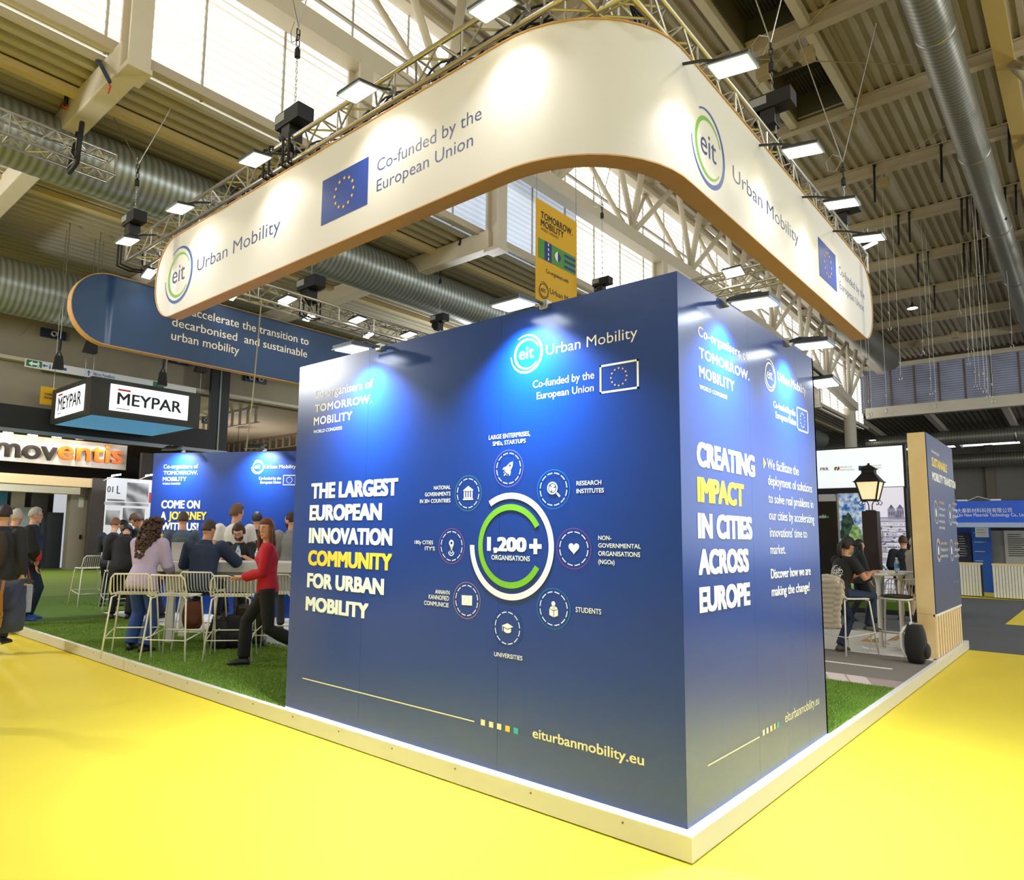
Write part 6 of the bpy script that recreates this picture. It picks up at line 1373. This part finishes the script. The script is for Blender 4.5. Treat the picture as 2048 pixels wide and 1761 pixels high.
def person(label, loc, yaw, H=1.75, pelvis=None, lean=0., side=0., twist=0., head=(0,0), feet=None, hands=None, wdt=1., female=False,
           top='#222222', sleeve='long', topkind='shirt', bottom='#22242c', shoe='#141414', skin='fair', hair='short', haircol='#3a281c', vox=.012, face=True, beard=None, glasses=False, flare=1., heel=0., group=None, knee_pole=None, lanyard=None, palm=None, hem=.0, tail=0.):
    s = H/1.75
    t = thing('person', label, 'person', loc, yaw, group)
    X, Y, Z = V3(1,0,0), V3(0,1,0), V3(0,0,1)
    pel = V3(*(pelvis or (0,0,.93)))*s
    L_, B2 = rd(lean), rd(side)
    d = V3(math.sin(B2), math.sin(L_), math.cos(L_)*math.cos(B2)).normalized()
    fw = (Y-d*Y.dot(d)).normalized(); rt = fw.cross(d).normalized()
    tw = lambda a: (rt*math.cos(a)+fw*math.sin(a), fw*math.cos(a)-rt*math.sin(a))
    T = rd(twist); rS, fS = tw(T); rM, fM = tw(T*.5)
    shc = pel+d*.50*s; nb = pel+d*.535*s
    shw = (.165 if female else .188)*s*wdt; hpw = .092*s
    sh = {-1: shc-rS*shw-d*.015*s, 1: shc+rS*shw-d*.015*s}; hp = {-1: pel-rt*hpw-Z*.03*s, 1: pel+rt*hpw-Z*.03*s}
    hy, hpit = rd(head[0]), rd(head[1])
    up = (d*.55+Z*.45).normalized(); hf = (fS-up*fS.dot(up)).normalized(); hr = hf.cross(up)
    hf2 = (hf*math.cos(hy)-hr*math.sin(hy)).normalized(); hr2 = hf2.cross(up).normalized()
    hu = (up*math.cos(hpit)-hf2*math.sin(hpit)).normalized(); hff = hu.cross(hr2).normalized()
    HM = Matrix((hr2, hff, hu)).transposed()
    hc = nb+up*.075*s+hu*.105*s+hff*.018*s
    hw = lambda x, y, z: hc+HM @ V3(x*s, y*s, z*s)
    feet = feet or [(-.10,.0,.0),(.10,.0,.0)]; hands = hands or [(-.26,.06,.80),(.26,.06,.80)]
    if knee_pole is None: knee_pole = (0,1,0)
    an = {}; kn = {}; el = {}; wr = {}
    for i, k in enumerate((-1, 1)):
        f = V3(*feet[i][:3])*s; an[k] = f+Z*(.085*s+heel*(1 if f.z < .02 else 1)); kn[k], an[k] = ik(hp[k], an[k], .44*s, .425*s, V3(*knee_pole)+X*k*.12)
        el[k], wr[k] = ik(sh[k], V3(*hands[i])*s, .295*s, .262*s, (-fS*.75-Z*.45+rS*k*.45))
    bust = .018 if female else 0.
    wa = .118 if female else .140
    TR = [(-.12,rt,fw,.13,.10),(-.05,rt,fw,.162,.118),(.03,rt,fw,.158,.115),(.17,rM,fM,wa*wdt,.094),(.27,rM,fM,.142*wdt,.103),(.37,rS,fS,.160*wdt,.112+bust),(.45,rS,fS,.160*wdt,.098),(.50,rS,fS,.125*wdt,.080),(.535,rS,fS,.066,.062)]
    def torso(mb, inf, lo, hi, fl=0.):
        sp = []
        for z, r, f, a, b in TR:
            if z < lo-.001 or z > hi+.001: continue
            e = inf+fl*max(0,(.15-z)); sp.append((pel+d*z*s+f*(bust*.5*s if .3 < z < .4 else 0), r, f, (a+e)*s, (b+e)*s))
        rings(mb, sp, 20)
    def limb(mb, pts, rad, n=12): mb.tube(pts, rad, n)
    # body
    mb = MB(); torso(mb, 0, -.12, .535)
    mb.tube([nb-up*.03*s, nb+up*.06*s, hc-hu*.05*s], [.060*s,.054*s,.056*s], 12)
    mb.ell(hc+hu*.012*s, .075*s, .094*s, .112*s, 18, 14, HM); mb.ell(hw(0,.022,-.055), .056*s, .068*s, .062*s, 14, 10, HM)
    mb.ell(hw(0,.098,-.010), .012*s, .018*s, .027*s, 8, 6, HM); mb.ell(hw(0,.080,.032), .052*s, .02*s, .014*s, 10, 6, HM); mb.ell(hw(0,.076,-.098), .022*s, .02*s, .016*s, 8, 6, HM); mb.ell(hw(0,.086,-.062), .022*s, .014*s, .012*s, 8, 6, HM)
    for k in (-1, 1): mb.ell(hw(k*.076,-.006,-.005), .010*s, .020*s, .032*s, 8, 8, HM)
    hd = {}
    for k in (-1, 1):
        m_ = (sh[k]+el[k])/2
        limb(mb, [sh[k], m_, el[k], el[k]+(wr[k]-el[k])*.35, wr[k]], [.056*s,.047*s,.038*s,.040*s,.026*s])
        mk = (hp[k]+kn[k])/2
        limb(mb, [hp[k], mk, kn[k], kn[k]+(an[k]-kn[k])*.3, an[k]], [.086*s,.074*s,.052*s,.056*s,.038*s])
        # hand: palm and five bent fingers
        dr = (wr[k]-el[k]).normalized()
        if palm and palm[0 if k < 0 else 1]: dr = V3(*palm[0 if k < 0 else 1]).normalized()
        side_ = dr.cross(Z if abs(dr.z) < .9 else -fS); side_.normalize(); nrm = side_.cross(dr).normalized()
        if nrm.z < 0 and abs(dr.z) < .9: nrm = -nrm
        pc = wr[k]+dr*.048*s; Rm = Matrix((side_, dr, nrm)).transposed()
        mb.ell(pc, .040*s, .052*s, .017*s, 12, 8, Rm)
        for j in range(4):
            b0 = wr[k]+dr*.082*s+side_*(j-1.5)*.019*s; l = (.068,.078,.074,.058)[j]*s
            p1 = b0+dr*l*.45-nrm*l*.12; p2 = p1+dr*l*.28-nrm*l*.25; p3 = p2+dr*l*.10-nrm*l*.24
            mb.tube([b0-dr*.02*s, b0, p1, p2, p3], [.0105*s,.0105*s,.010*s,.0095*s,.008*s], 8)
        inn = side_*(-k) if side_.dot(rt) > 0 else side_*k
        b0 = wr[k]+dr*.022*s+inn*.03*s; mb.tube([b0, b0+dr*.026*s+inn*.022*s-nrm*.01*s, b0+dr*.055*s+inn*.028*s-nrm*.022*s], [.013*s,.0115*s,.009*s], 8)
        hd[k] = pc
    bd_ = fused(mb, 'body', mat('skin '+skin, SKIN[skin], rough=.5, var=.04, scale=20), t, min(vox, .0105), 2)
    # trousers
    mt = mat('cloth '+bottom, bottom, rough=.8, var=.12, scale=9, bump=.25, bscale=25)
    mb = MB(); torso(mb, .012, -.12, .17)
    for k in (-1, 1):
        mk = (hp[k]+kn[k])/2; sd = kn[k]+(an[k]-kn[k])*.4
        limb(mb, [hp[k]+Z*.02*s, mk, kn[k], sd, an[k]+(kn[k]-an[k]).normalized()*.0*s], [.103*s,.088*s,.068*s*max(1,flare*.9),.066*s*flare,.060*s*flare], 14)
    fused(mb, 'trousers', mt, t, vox+.002, 2)
    # top
    mtp = mat('cloth '+top, top, rough=.75, var=.10, scale=8, bump=.3, bscale=18)
    mb = MB(); inf = {'shirt': .016, 'jacket': .030, 'coat': .042}[topkind]
    torso(mb, inf, -.12 if (topkind != 'shirt' or hem) else -.05, .50, (.12 if topkind == 'jacket' else 0)+hem)
    rings(mb, [(pel+d*.49*s, rS, fS, .13*s*wdt, .09*s), (nb, rS, fS, (.070+inf*.5)*s, (.068+inf*.5)*s), (nb+up*(.018 if topkind == 'shirt' else .035)*s, rS, fS, (.058+inf*.4)*s, (.060+inf*.4)*s)], 16)
    if tail: rings(mb, [(pel-Z*.02*s, rt, fw, (.172+inf)*s, (.125+inf)*s), (pel-Z*tail*s, rt, fw, (.19+inf)*s, (.14+inf)*s)], 18)
    for k in (-1, 1):
        m_ = (sh[k]+el[k])/2; q = inf+.004
        mb.ell(sh[k], (.060+q)*s, (.060+q)*s, (.056+q)*s, 12, 8)
        if sleeve == 'long': limb(mb, [sh[k], m_, el[k], el[k]+(wr[k]-el[k])*.4, wr[k]-(wr[k]-el[k]).normalized()*.012*s], [(.060+q)*s,(.052+q)*s,(.047+q)*s,(.045+q)*s,(.034+q*.7)*s])
        else: limb(mb, [sh[k], m_, m_+(el[k]-m_)*.35], [(.060+q)*s,(.056+q)*s,(.055+q)*s])
    fused(mb, 'jacket' if topkind != 'shirt' else 'shirt', mtp, t, vox+.002, 2)
    # shoes
    ms = mat('shoe '+shoe, shoe, rough=.45, var=.05); q = MB()
    for i, k in enumerate((-1, 1)):
        a_ = an[k]; fdir = V3(feet[i][3], feet[i][4], 0).normalized() if len(feet[i]) > 4 else (Y+X*k*.22).normalized(); sdv = fdir.cross(Z)
        pit = feet[i][5] if len(feet[i]) > 5 else 0.
        fd = (fdir*math.cos(pit)+Z*math.sin(pit)).normalized(); u2 = sdv.cross(fd).normalized()
        o = a_-u2*.085*s; P = []
        for f, w, h in ((-.075,.030,.055),(-.05,.036,.085),(.0,.037,.10),(.06,.040,.078),(.12,.046,.052),(.165,.038,.040),(.192,.014,.022)):
            P.append([tuple(o+fd*f*s+sdv*w*s*c_+u2*(h*.5*s*(1+s_) if s_ > -.6 else 0)) for c_, s_ in ((1,-1),(1.05,-.3),(.8,.5),(.3,1),(-.3,1),(-.8,.5),(-1.05,-.3),(-1,-1))])
        q.loft(P)
    q.build('shoes', ms, t, local=True, smooth=True)
    # hair
    mh = mat('hair '+haircol, haircol, rough=.55, var=.3, scale=40, bump=.6, bscale=90)
    def cap(zlow_side, zlow_back, thick, front=.50, top_=1.0):
        inn = .90*.075/(.075+thick)
        def fn(dv):
            if dv.y > .30 and dv.z < front: return inn
            if dv.y > -.25 and dv.z < zlow_side: return inn
            if dv.z < zlow_back: return inn
            return 1.0
        q = MB(); q.ell(hc+hu*.014*s, (.075+thick)*s, (.095+thick)*s, (.113+thick*top_)*s, 30, 22, HM, fn); return q
    if hair == 'short': cap(-.05, -.38, .012, .55, 1.4).build('hair', mh, t, local=True, smooth=True)
    elif hair == 'bald': cap(-.25, -.42, .004, 9).build('hair', mh, t, local=True, smooth=True)
    elif hair == 'thick': q = cap(-.2, -.45, .022, .42, 1.5); q.build('hair', mh, t, local=True, smooth=True)
    elif hair in ('long', 'pony', 'curly', 'hood'):
        q = cap(-.35 if hair != 'pony' else -.05, -.6, .020 if hair != 'curly' else .035, .46, 1.2)
        if hair == 'long':
            q = MB().add(q.v, q.f); rr = []
            for f, w, th, yy in ((0,.080,.060,-.030),(.3,.092,.055,-.045),(.6,.090,.048,-.06),(.85,.075,.04,-.065),(1,.03,.02,-.06)):
                c = hw(0, yy, .03-.34*f); rr.append((c, hr2, hff, w*s, th*s))
            rings(q, rr, 18)
            for k in (-1, 1): rings(q, [(hw(k*.076,.012,.04), hr2, hff, .018*s, .035*s), (hw(k*.088,.022,-.06), hr2, hff, .02*s, .034*s), (hw(k*.09,.03,-.19), hr2, hff, .024*s, .03*s), (hw(k*.085,.03,-.30), hr2, hff, .012*s, .018*s)], 10)
        if hair == 'pony':
            b0 = hw(0,-.10,-.01); q.tube([b0+hff*.02*s, b0-hff*.045*s, b0-hff*.07*s-Z*.06*s, b0-hff*.065*s-Z*.15*s, b0-hff*.05*s-Z*.21*s], [.022*s,.030*s,.034*s,.030*s,.008*s], 12)
        if hair == 'curly':
            rr_ = random.Random(5)
            for k in range(420):
                f = rr_.random(); a_ = rr_.uniform(0, 2*PI); z_ = .10-.56*f; w_ = .075+.075*math.sin(PI*min(1, f*.9+.15)); x_ = math.cos(a_)*w_; y_ = -.045-.02*f+math.sin(a_)*w_*.75
                if y_ > .02 and abs(x_) < .07 and f < .5: continue
                q.ell(hw(x_,y_,z_), .020*s, .020*s, .026*s, 6, 4, Euler((rr_.random()*3, rr_.random()*3, 0)).to_matrix())
            rings(q, [(hw(0,-.04,.05), hr2, hff, .09*s, .08*s), (hw(0,-.05,-.15), hr2, hff, .135*s, .10*s), (hw(0,-.06,-.34), hr2, hff, .13*s, .085*s), (hw(0,-.06,-.46), hr2, hff, .05*s, .04*s)], 16)
            q.build('hair', mh, t, local=True, smooth=True)
        elif hair == 'hood': q.build('hair', mh, t, local=True, smooth=True)
        else: q.build('hair', mh, t, local=True, smooth=True)
    if face:
        q = MB()
        for k in (-1, 1): q.ell(hw(k*.031,.084,.012), .013*s, .008*s, .007*s, 8, 6, HM)
        q.build('eyes', mat('eye white', '#e8e2da', rough=.3, var=0), t, local=True, smooth=True); q = MB()
        for k in (-1, 1): q.ell(hw(k*.031,.0905,.012), .006*s, .004*s, .006*s, 8, 6, HM)
        q.build('irises', mat('iris', '#2e1d14', rough=.2, var=0), t, local=True, smooth=True); q = MB()
        for k in (-1, 1): q.tube([hw(k*.014,.096,.034), hw(k*.032,.096,.041), hw(k*.050,.082,.034)], [.003*s,.0042*s,.002*s], 6)
        q.build('eyebrows', mh, t, local=True, smooth=True)
        q = MB().ell(hw(0,.098,-.060), .021*s, .007*s, .0065*s, 12, 6, HM); q.build('lips', mat('lips', '#b3574e' if female else '#b0705e', rough=.4, var=0), t, local=True, smooth=True)
    if beard:
        def fb(dv): return 1.0 if (dv.z < .25 and dv.y > -.55 and not (dv.y > .82 and -.35 < dv.z < .1 and False)) else .8
        MB().ell(hw(0,.020,-.060), .063*s, .076*s, .066*s, 22, 16, HM, lambda dv: 1.0 if dv.z < .15+.55*abs(dv.x) and dv.y > -.35 else .85).build('beard', mat('beard '+beard, beard, rough=.8, var=.3, scale=60, bump=.5, bscale=120), t, local=True, smooth=True)
    if glasses:
        q = MB()
        for k in (-1, 1):
            c = hw(k*.034,.102,.010); q.tube([c+HM @ V3(.026*s*math.cos(2*PI*j/14), 0, .021*s*math.sin(2*PI*j/14)) for j in range(14)], .0022*s, 5, False, True)
            q.tube([hw(k*.060,.100,.014), hw(k*.078,.04,.014), hw(k*.080,-.02,.006)], .002*s, 5)
        q.tube([hw(-.008,.104,.013), hw(.008,.104,.013)], .002*s, 5); q.build('glasses', m_blackp, t, local=True)
    if lanyard:
        q = MB(); c0 = pel+d*.30*s+fS*.155*s
        for k in (-1, 1): q.tube([nb+rS*k*.06*s-fS*.03*s, nb+rS*k*.065*s+fS*.06*s-d*.05*s, pel+d*.40*s+rS*k*.035*s+fS*(.15+bust)*s, c0], .007*s, 5)
        q.obox(c0-d*.06*s, rS*.035*s, d*.05*s, fS*.003*s); q.build('lanyard', mat('lanyard '+lanyard, lanyard, rough=.6), t, local=True)
    t['_'] = 0; del t['_']
    return t, dict(hc=hc, HM=HM, wr=wr, hd=hd, sh=sh, pel=pel, d=d, rS=rS, fS=fS, nb=nb, s=s, el=el)
def world(t, p): return WM[t.name] @ p
Zp = PZ+.005
CYW = YAW
def P_(px, d, rel, lab, z=Zp, **k):
    y = CYW+rd(rel)-math.atan((px-CX)/F_PX); o, i = person(lab, at(px, d, z), y, **k); i['yaw'] = y; return o, i
# woman in red walking, looking out of the stand
o, i = P_(541, 8.05, 86, 'woman in red blouse and black trousers walking past the stools with a phone', H=1.63, female=True, lean=3, head=(48,-2), twist=6, feet=[(-.10,-.42,.17,0,1,-.75),(.08,.25,0,0,1,0)], hands=[(-.06,.30,1.07),(.10,.30,1.04)], palm=[(.25,1,0),(-.25,1,.05)],
    top='#b8142f', bottom='#0d0d0f', shoe='#141414', hair='long', haircol='#6b3a20', skin='fair', flare=1.25, vox=.009, heel=.02, pelvis=(0,0,.93))
ph_ = thing('mobile_phone', 'mobile phone held by the woman in red blouse', 'phone', world(o, V3(.02,.40,1.05)*i['s'])); c = world(o, V3(.0,.395,1.075)*i['s'])
MB().obox(c, Matrix.Rotation(i['yaw'],3,'Z') @ V3(.037,0,0), Matrix.Rotation(i['yaw'],3,'Z') @ V3(0,.072,.02), Matrix.Rotation(i['yaw'],3,'Z') @ V3(0,-.001,.004)).build('phone_body', m_blackp, ph_)
# curly haired woman
P_(291, 8.95, -34, 'woman with long curly brown hair in lilac jacket and blue jeans leaning on the stool', H=1.66, female=True, lean=14, head=(-18,-12), feet=[(-.14,.05,0),(.13,-.06,0)], hands=[(-.05,.36,1.0),(.16,.40,1.02)], top='#b9a9c9', topkind='jacket', tail=.14, bottom='#2c4a8a', shoe='#15151a', hair='curly', haircol='#43291b', flare=1.35, vox=.010, face=False, wdt=1.12)
# suited man at the table
P_(410, 9.25, -14, 'man in navy suit seated with his back turned, leaning on the bar table', H=1.78, pelvis=(0,-.02,.80), lean=13, head=(-30,-6), feet=[(-.16,.24,.30),(.14,.28,.30)], hands=[(-.18,.46,1.08),(.30,.44,1.10)], top='#202f4d', topkind='jacket', tail=.10, bottom='#161c2c', shoe='#5a5048', hair='short', haircol='#3a2b20', skin='tan', vox=.010, wdt=1.05, face=False)
# bearded man across the table
P_(487, 10.75, 158, 'bearded man with glasses in black tee seated across the bar table', H=1.76, pelvis=(0,0,.80), lean=12, head=(6,-22), feet=[(-.14,.2,.3),(.14,.2,.3)], hands=[(-.16,.34,1.14),(.14,.36,1.14)], palm=[(.9,.5,0),(-.9,.5,0)], top='#1f1f20', sleeve='short', bottom='#26272c', hair='thick', haircol='#3b2a1e', beard='#3a2a1e', glasses=True, vox=.010, lanyard='#4aa0c0')
# standing men behind the table
P_(470, 11.6, 5, 'tall man in white shirt standing with his back turned before the blue back wall', H=1.93, head=(-62,-4), lean=4, top='#e6e2dc', sleeve='short', bottom='#2a2a30', hair='thick', haircol='#6a4a2c', wdt=1.14, vox=.012, hands=[(-.2,.25,1.05),(.2,.25,1.05)])
P_(513, 12.3, 0, 'man in dark teal tee with cropped dark hair facing the blue back wall', H=1.83, head=(0,0), top='#16242e', sleeve='short', bottom='#1c1c22', hair='short', haircol='#2a2320', vox=.013, face=False, hands=[(-.2,.2,1.0),(.2,.2,1.0)])
o, i = P_(365, 11.9, 0, 'man in grey sweater wearing a slate backpack, back turned, before the headline wall', H=1.80, head=(0,0), top='#4d5a6c', bottom='#26282e', hair='short', haircol='#4a3a2e', vox=.013, face=False, hands=[(-.2,.25,1.05),(.2,.25,1.05)], wdt=1.08)
backpack('backpack', 'slate grey backpack worn by the man in grey sweater', world(o, V3(0,-.22,.98)*i['s']), i['yaw'], .40, .27, .16, '#4a5a60', strapc='#5f7076')
P_(299, 12.8, 62, 'man with short brown hair bowing his head at the far end of the bar table', H=1.84, lean=14, head=(10,-34), top='#27363c', bottom='#22242a', hair='thick', haircol='#4f3a28', vox=.013, hands=[(-.1,.35,1.1),(.15,.35,1.1)], skin='tan')
P_(333, 12.4, 100, 'person with braided brown hair partly behind the curly haired woman', H=1.70, female=True, lean=12, head=(0,-20), top='#c8b23a', bottom='#2a2430', hair='thick', haircol='#5a3a24', vox=.014, face=False, hands=[(-.1,.35,1.05),(.1,.35,1.05)])
# group at the far stools
P_(226, 13.9, -15, 'man with reddish hair in dark navy sweater perched on the far wire stool', H=1.80, pelvis=(0,.0,.86), lean=8, head=(-10,-8), feet=[(-.14,.15,.0),(.14,.18,.0)], hands=[(-.14,.42,1.10),(.16,.42,1.10)], top='#26303e', bottom='#15161a', hair='short', haircol='#7a4a30', vox=.013, face=False, wdt=1.06)
P_(251, 12.1, -5, 'person in rounded black hooded coat bending forward at the stools', H=1.76, pelvis=(0,0,.88), lean=24, head=(0,-50), feet=[(-.13,.05,0),(.13,.0,0)], hands=[(-.12,.45,1.05),(.14,.45,1.05)], top='#0c0c12', topkind='coat', tail=.22, bottom='#101014', hair='hood', haircol='#0c0c12', vox=.013, face=False, wdt=1.1)
P_(260, 15.2, 118, 'woman with long dark hair looking down behind the black hooded coat', H=1.72, female=True, lean=8, head=(8,-26), top='#1c1a20', bottom='#18181c', hair='long', haircol='#1e1613', skin='olive', vox=.013, hands=[(-.1,.3,1.05),(.1,.3,1.05)])
P_(583, 11.1, 4, 'man in grey blazer half hidden behind the blue cube edge', H=1.80, head=(42,-2), top='#8d8b86', topkind='jacket', tail=.1, bottom='#3a3a40', hair='short', haircol='#33241a', beard='#33241a', vox=.012, hands=[(-.2,.25,1.05),(.2,.25,1.05)])
# visitors at the left edge
P_(65, 11.75, -86, 'grey haired man with glasses and dark jacket standing in profile at the turf edge', H=1.83, head=(0,-4), top='#1b2233', topkind='jacket', tail=.06, bottom='#1d2b40', shoe='#2a55a8', hair='short', haircol='#a39d92', glasses=True, skin='fair', vox=.011, lanyard='#2f4f8f', hands=[(-.26,.10,.88),(.27,.08,.80)], feet=[(-.10,.06,0),(.10,-.04,0)])
o, i = P_(29, 11.0, -26, 'bald man in black hooded jacket seen from behind', H=1.79, head=(-12,-4), top='#131417', topkind='coat', tail=.10, bottom='#17202c', shoe='#7a4430', hair='bald', haircol='#bdb4a8', vox=.011, face=False, hands=[(-.2,.28,1.02),(.24,.22,1.0)], wdt=1.1)
q = MB(); bx = world(o, V3(.33,.10,1.05)*i['s']); q.ell(bx, .05,.05,.09, 12, 8); tag(q.build('red_badge', mat('red badge', '#c81e28', rough=.5), None, smooth=True), 'red cloth badge hanging at the arm of the bald man', 'badge')
tb_ = thing('tote_bag', 'white tote bag hanging beside the man in profile', 'bag', at(61, 11.5, .55)); MB().box(at(61,11.5,.28)+V3(-.05,-.10,0), at(61,11.5,.28)+V3(.05,.10,.45), .02).build('bag_body', mat('tote white', '#cfd4dc', rough=.7, var=.1), tb_); MB().tube([at(61,11.5,.73)+V3(0,-.08,0), at(61,11.5,1.05), at(61,11.5,.73)+V3(0,.08,0)], .012, 6).build('handle', mat('red strap', '#c0281e'), tb_)
tag(MB().ell(at(72,11.75,.62), .09,.12,.16, 12, 8).build('shoulder_bag', m_black, None, smooth=True), 'small black shoulder bag at the hip of the man in profile', 'bag')
o, i = P_(6, 9.3, -20, 'person at the photo edge wearing a dark brown backpack', H=1.78, head=(0,0), top='#25262a', topkind='jacket', bottom='#1b1e26', hair='short', haircol='#2e2019', vox=.012, face=False)
backpack('backpack', 'dark brown backpack on the person at the photo edge', world(o, V3(.0,-.26,.98)*i['s']), i['yaw'], .46, .32, .2, '#3b3028', strapc='#4a3c30')
o, i = P_(-42, 5.9, -60, 'woman cut by the photo edge carrying a navy rucksack', z=.0, H=1.62, female=True, head=(0,0), top='#7f8fa2', topkind='jacket', bottom='#20263a', hair='long', haircol='#4a3424', vox=.012, face=False)
nv = thing('rucksack', 'navy rucksack with tan leather strap and buckle at the photo edge', 'backpack', at(16, 5.55, .83), CYW+rd(-6))
mn = mat('navy canvas', '#2c3145', rough=.8, var=.08, bump=.2, bscale=200); rr = []
for f, w, dd in ((0,.145,.07),(.03,.165,.085),(.3,.172,.095),(.6,.17,.095),(.95,.16,.085),(1,.14,.07)):
    rr.append([(math.copysign(abs(math.cos(a))**.5,math.cos(a))*w, math.copysign(abs(math.sin(a))**.5,math.sin(a))*dd, .36*f) for a in [2*PI*k/28 for k in range(28)]])
MB().loft(rr).build('bag_body', mn, nv, local=True, smooth=True)
fl_ = MB(); G = []
for j in range(9):
    f = j/8
    for k in range(9):
        x = -.205+.41*k/8; z = .375+.03*math.sin(PI*f)-.0-(max(0,.55-f)/.55)**1.3*.19+(.012*math.sin(k)); y = -.125+.20*f-(.0 if f > .3 else .0); G.append((x, y, z))
fl_.add(G, [(j*9+k, j*9+k+1, (j+1)*9+k+1, (j+1)*9+k) for j in range(8) for k in range(8)]); fo = fl_.build('top_flap', mn, nv, local=True, smooth=True); sd_ = fo.modifiers.new('s', 'SOLIDIFY'); sd_.thickness = .012
mta = mat('tan leather', '#9a642c', rough=.5, var=.1)
stp = MB()
for a, b in (((.085,-.10,.40),(.105,-.138,.30)), ((.105,-.138,.30),(.112,-.128,.12)), ((.112,-.128,.12),(.095,-.118,.05)), ((.10,-.122,.115),(.06,-.118,-.005))): stp.bar(a, b, .024, .006, (0,1,0))
stp.build('leather_strap', mta, nv, local=True); bk_ = MB()
for e in ((-.02,-.022,.02,-.016),(-.02,.016,.02,.022),(-.02,-.022,-.014,.022),(.014,-.022,.02,.022)): bk_.box((.11+e[0],-.142,.15+e[1]), (.11+e[2],-.132,.15+e[3]))
bk_.build('brass_buckle', mat('brass', '#c9b07a', rough=.25, metal=.9), nv, local=True)
MB().tube([(-.10,.09,.36),(-.09,.13,.25),(-.09,.12,.08)], .014, 8).build('shoulder_strap', mta, nv, local=True, smooth=True)
# right: woman at the high table
o, i = P_(1679, 9.8, -50, 'woman with ponytail in black tee with round white print perched on a wire stool', z=Zp+.006, H=1.64, female=True, pelvis=(0,-.04,.84), lean=12, head=(10,-10), feet=[(-.09,.0,.0),(.10,.34,.30)], hands=[(-.02,.40,1.14),(.14,.38,1.15)], palm=[(.3,1,.1),(-.1,1,.3)], top='#131315', sleeve='short', bottom='#22304a', shoe='#4a423a', hair='pony', haircol='#1c1512', skin='tan', glasses=True, vox=.009, lanyard='#c23a3a')
# print on the back of her tee: maze-like disc following the cloth
def back_print():
    q = MB(); rr_ = random.Random(11); c0 = i['pel']+i['d']*.27*i['s']-i['fS']*.128*i['s']; r_, u_ = i['rS'], i['d']; n = -i['fS']; R = .115
    for k in range(230):
        a_ = rr_.uniform(0, 2*PI); rad = R*math.sqrt(rr_.random()); x, y = rad*math.cos(a_), rad*math.sin(a_); b_ = rr_.choice((0, PI/4, PI/2, 3*PI/4)); l = .009; wv = .0026
        def pp_(x, y): return c0+r_*x+u_*y+n*(.006-x*x*2.6-.0*y)
        dx, dy = math.cos(b_), math.sin(b_)
        q.add([pp_(x-dx*l-dy*wv, y-dy*l+dx*wv), pp_(x-dx*l+dy*wv, y-dy*l-dx*wv), pp_(x+dx*l+dy*wv, y+dy*l-dx*wv), pp_(x+dx*l-dy*wv, y+dy*l+dx*wv)], [(0,1,2,3)])
    return q.build('round_print', m_wht, o, local=True)
back_print()
P_(1714, 14.8, -75, 'woman with dark hair in black walking before the tree photo', z=0, H=1.66, female=True, head=(0,-4), top='#15171f', topkind='jacket', tail=.12, bottom='#121218', hair='long', haircol='#17110e', vox=.013, feet=[(-.08,-.2,0),(.1,.2,0)], hands=[(-.2,.1,.8),(.22,.18,.82)], face=False)
P_(1805, 15.2, 2, 'man in dark jacket and khaki trousers seen from behind at the city photo wall', z=0, H=1.76, head=(10,0), top='#22242e', topkind='jacket', tail=.08, bottom='#b59a74', shoe='#4a3020', hair='short', haircol='#4a3323', vox=.013, face=False, hands=[(-.2,.22,1.0),(.2,.22,1.0)])
P_(1824, 13.9, -72, 'grey haired man in beige grey blazer and white shirt beside the birch column', z=0, H=1.74, head=(0,-6), top='#a49a88', topkind='jacket', tail=.1, bottom='#1e2028', shoe='#d8d2c8', hair='bald', haircol='#b5a48e', vox=.012, hands=[(-.1,.32,1.05),(.12,.32,1.05)], skin='tan')
bpy.data.scenes.remove(TMP)
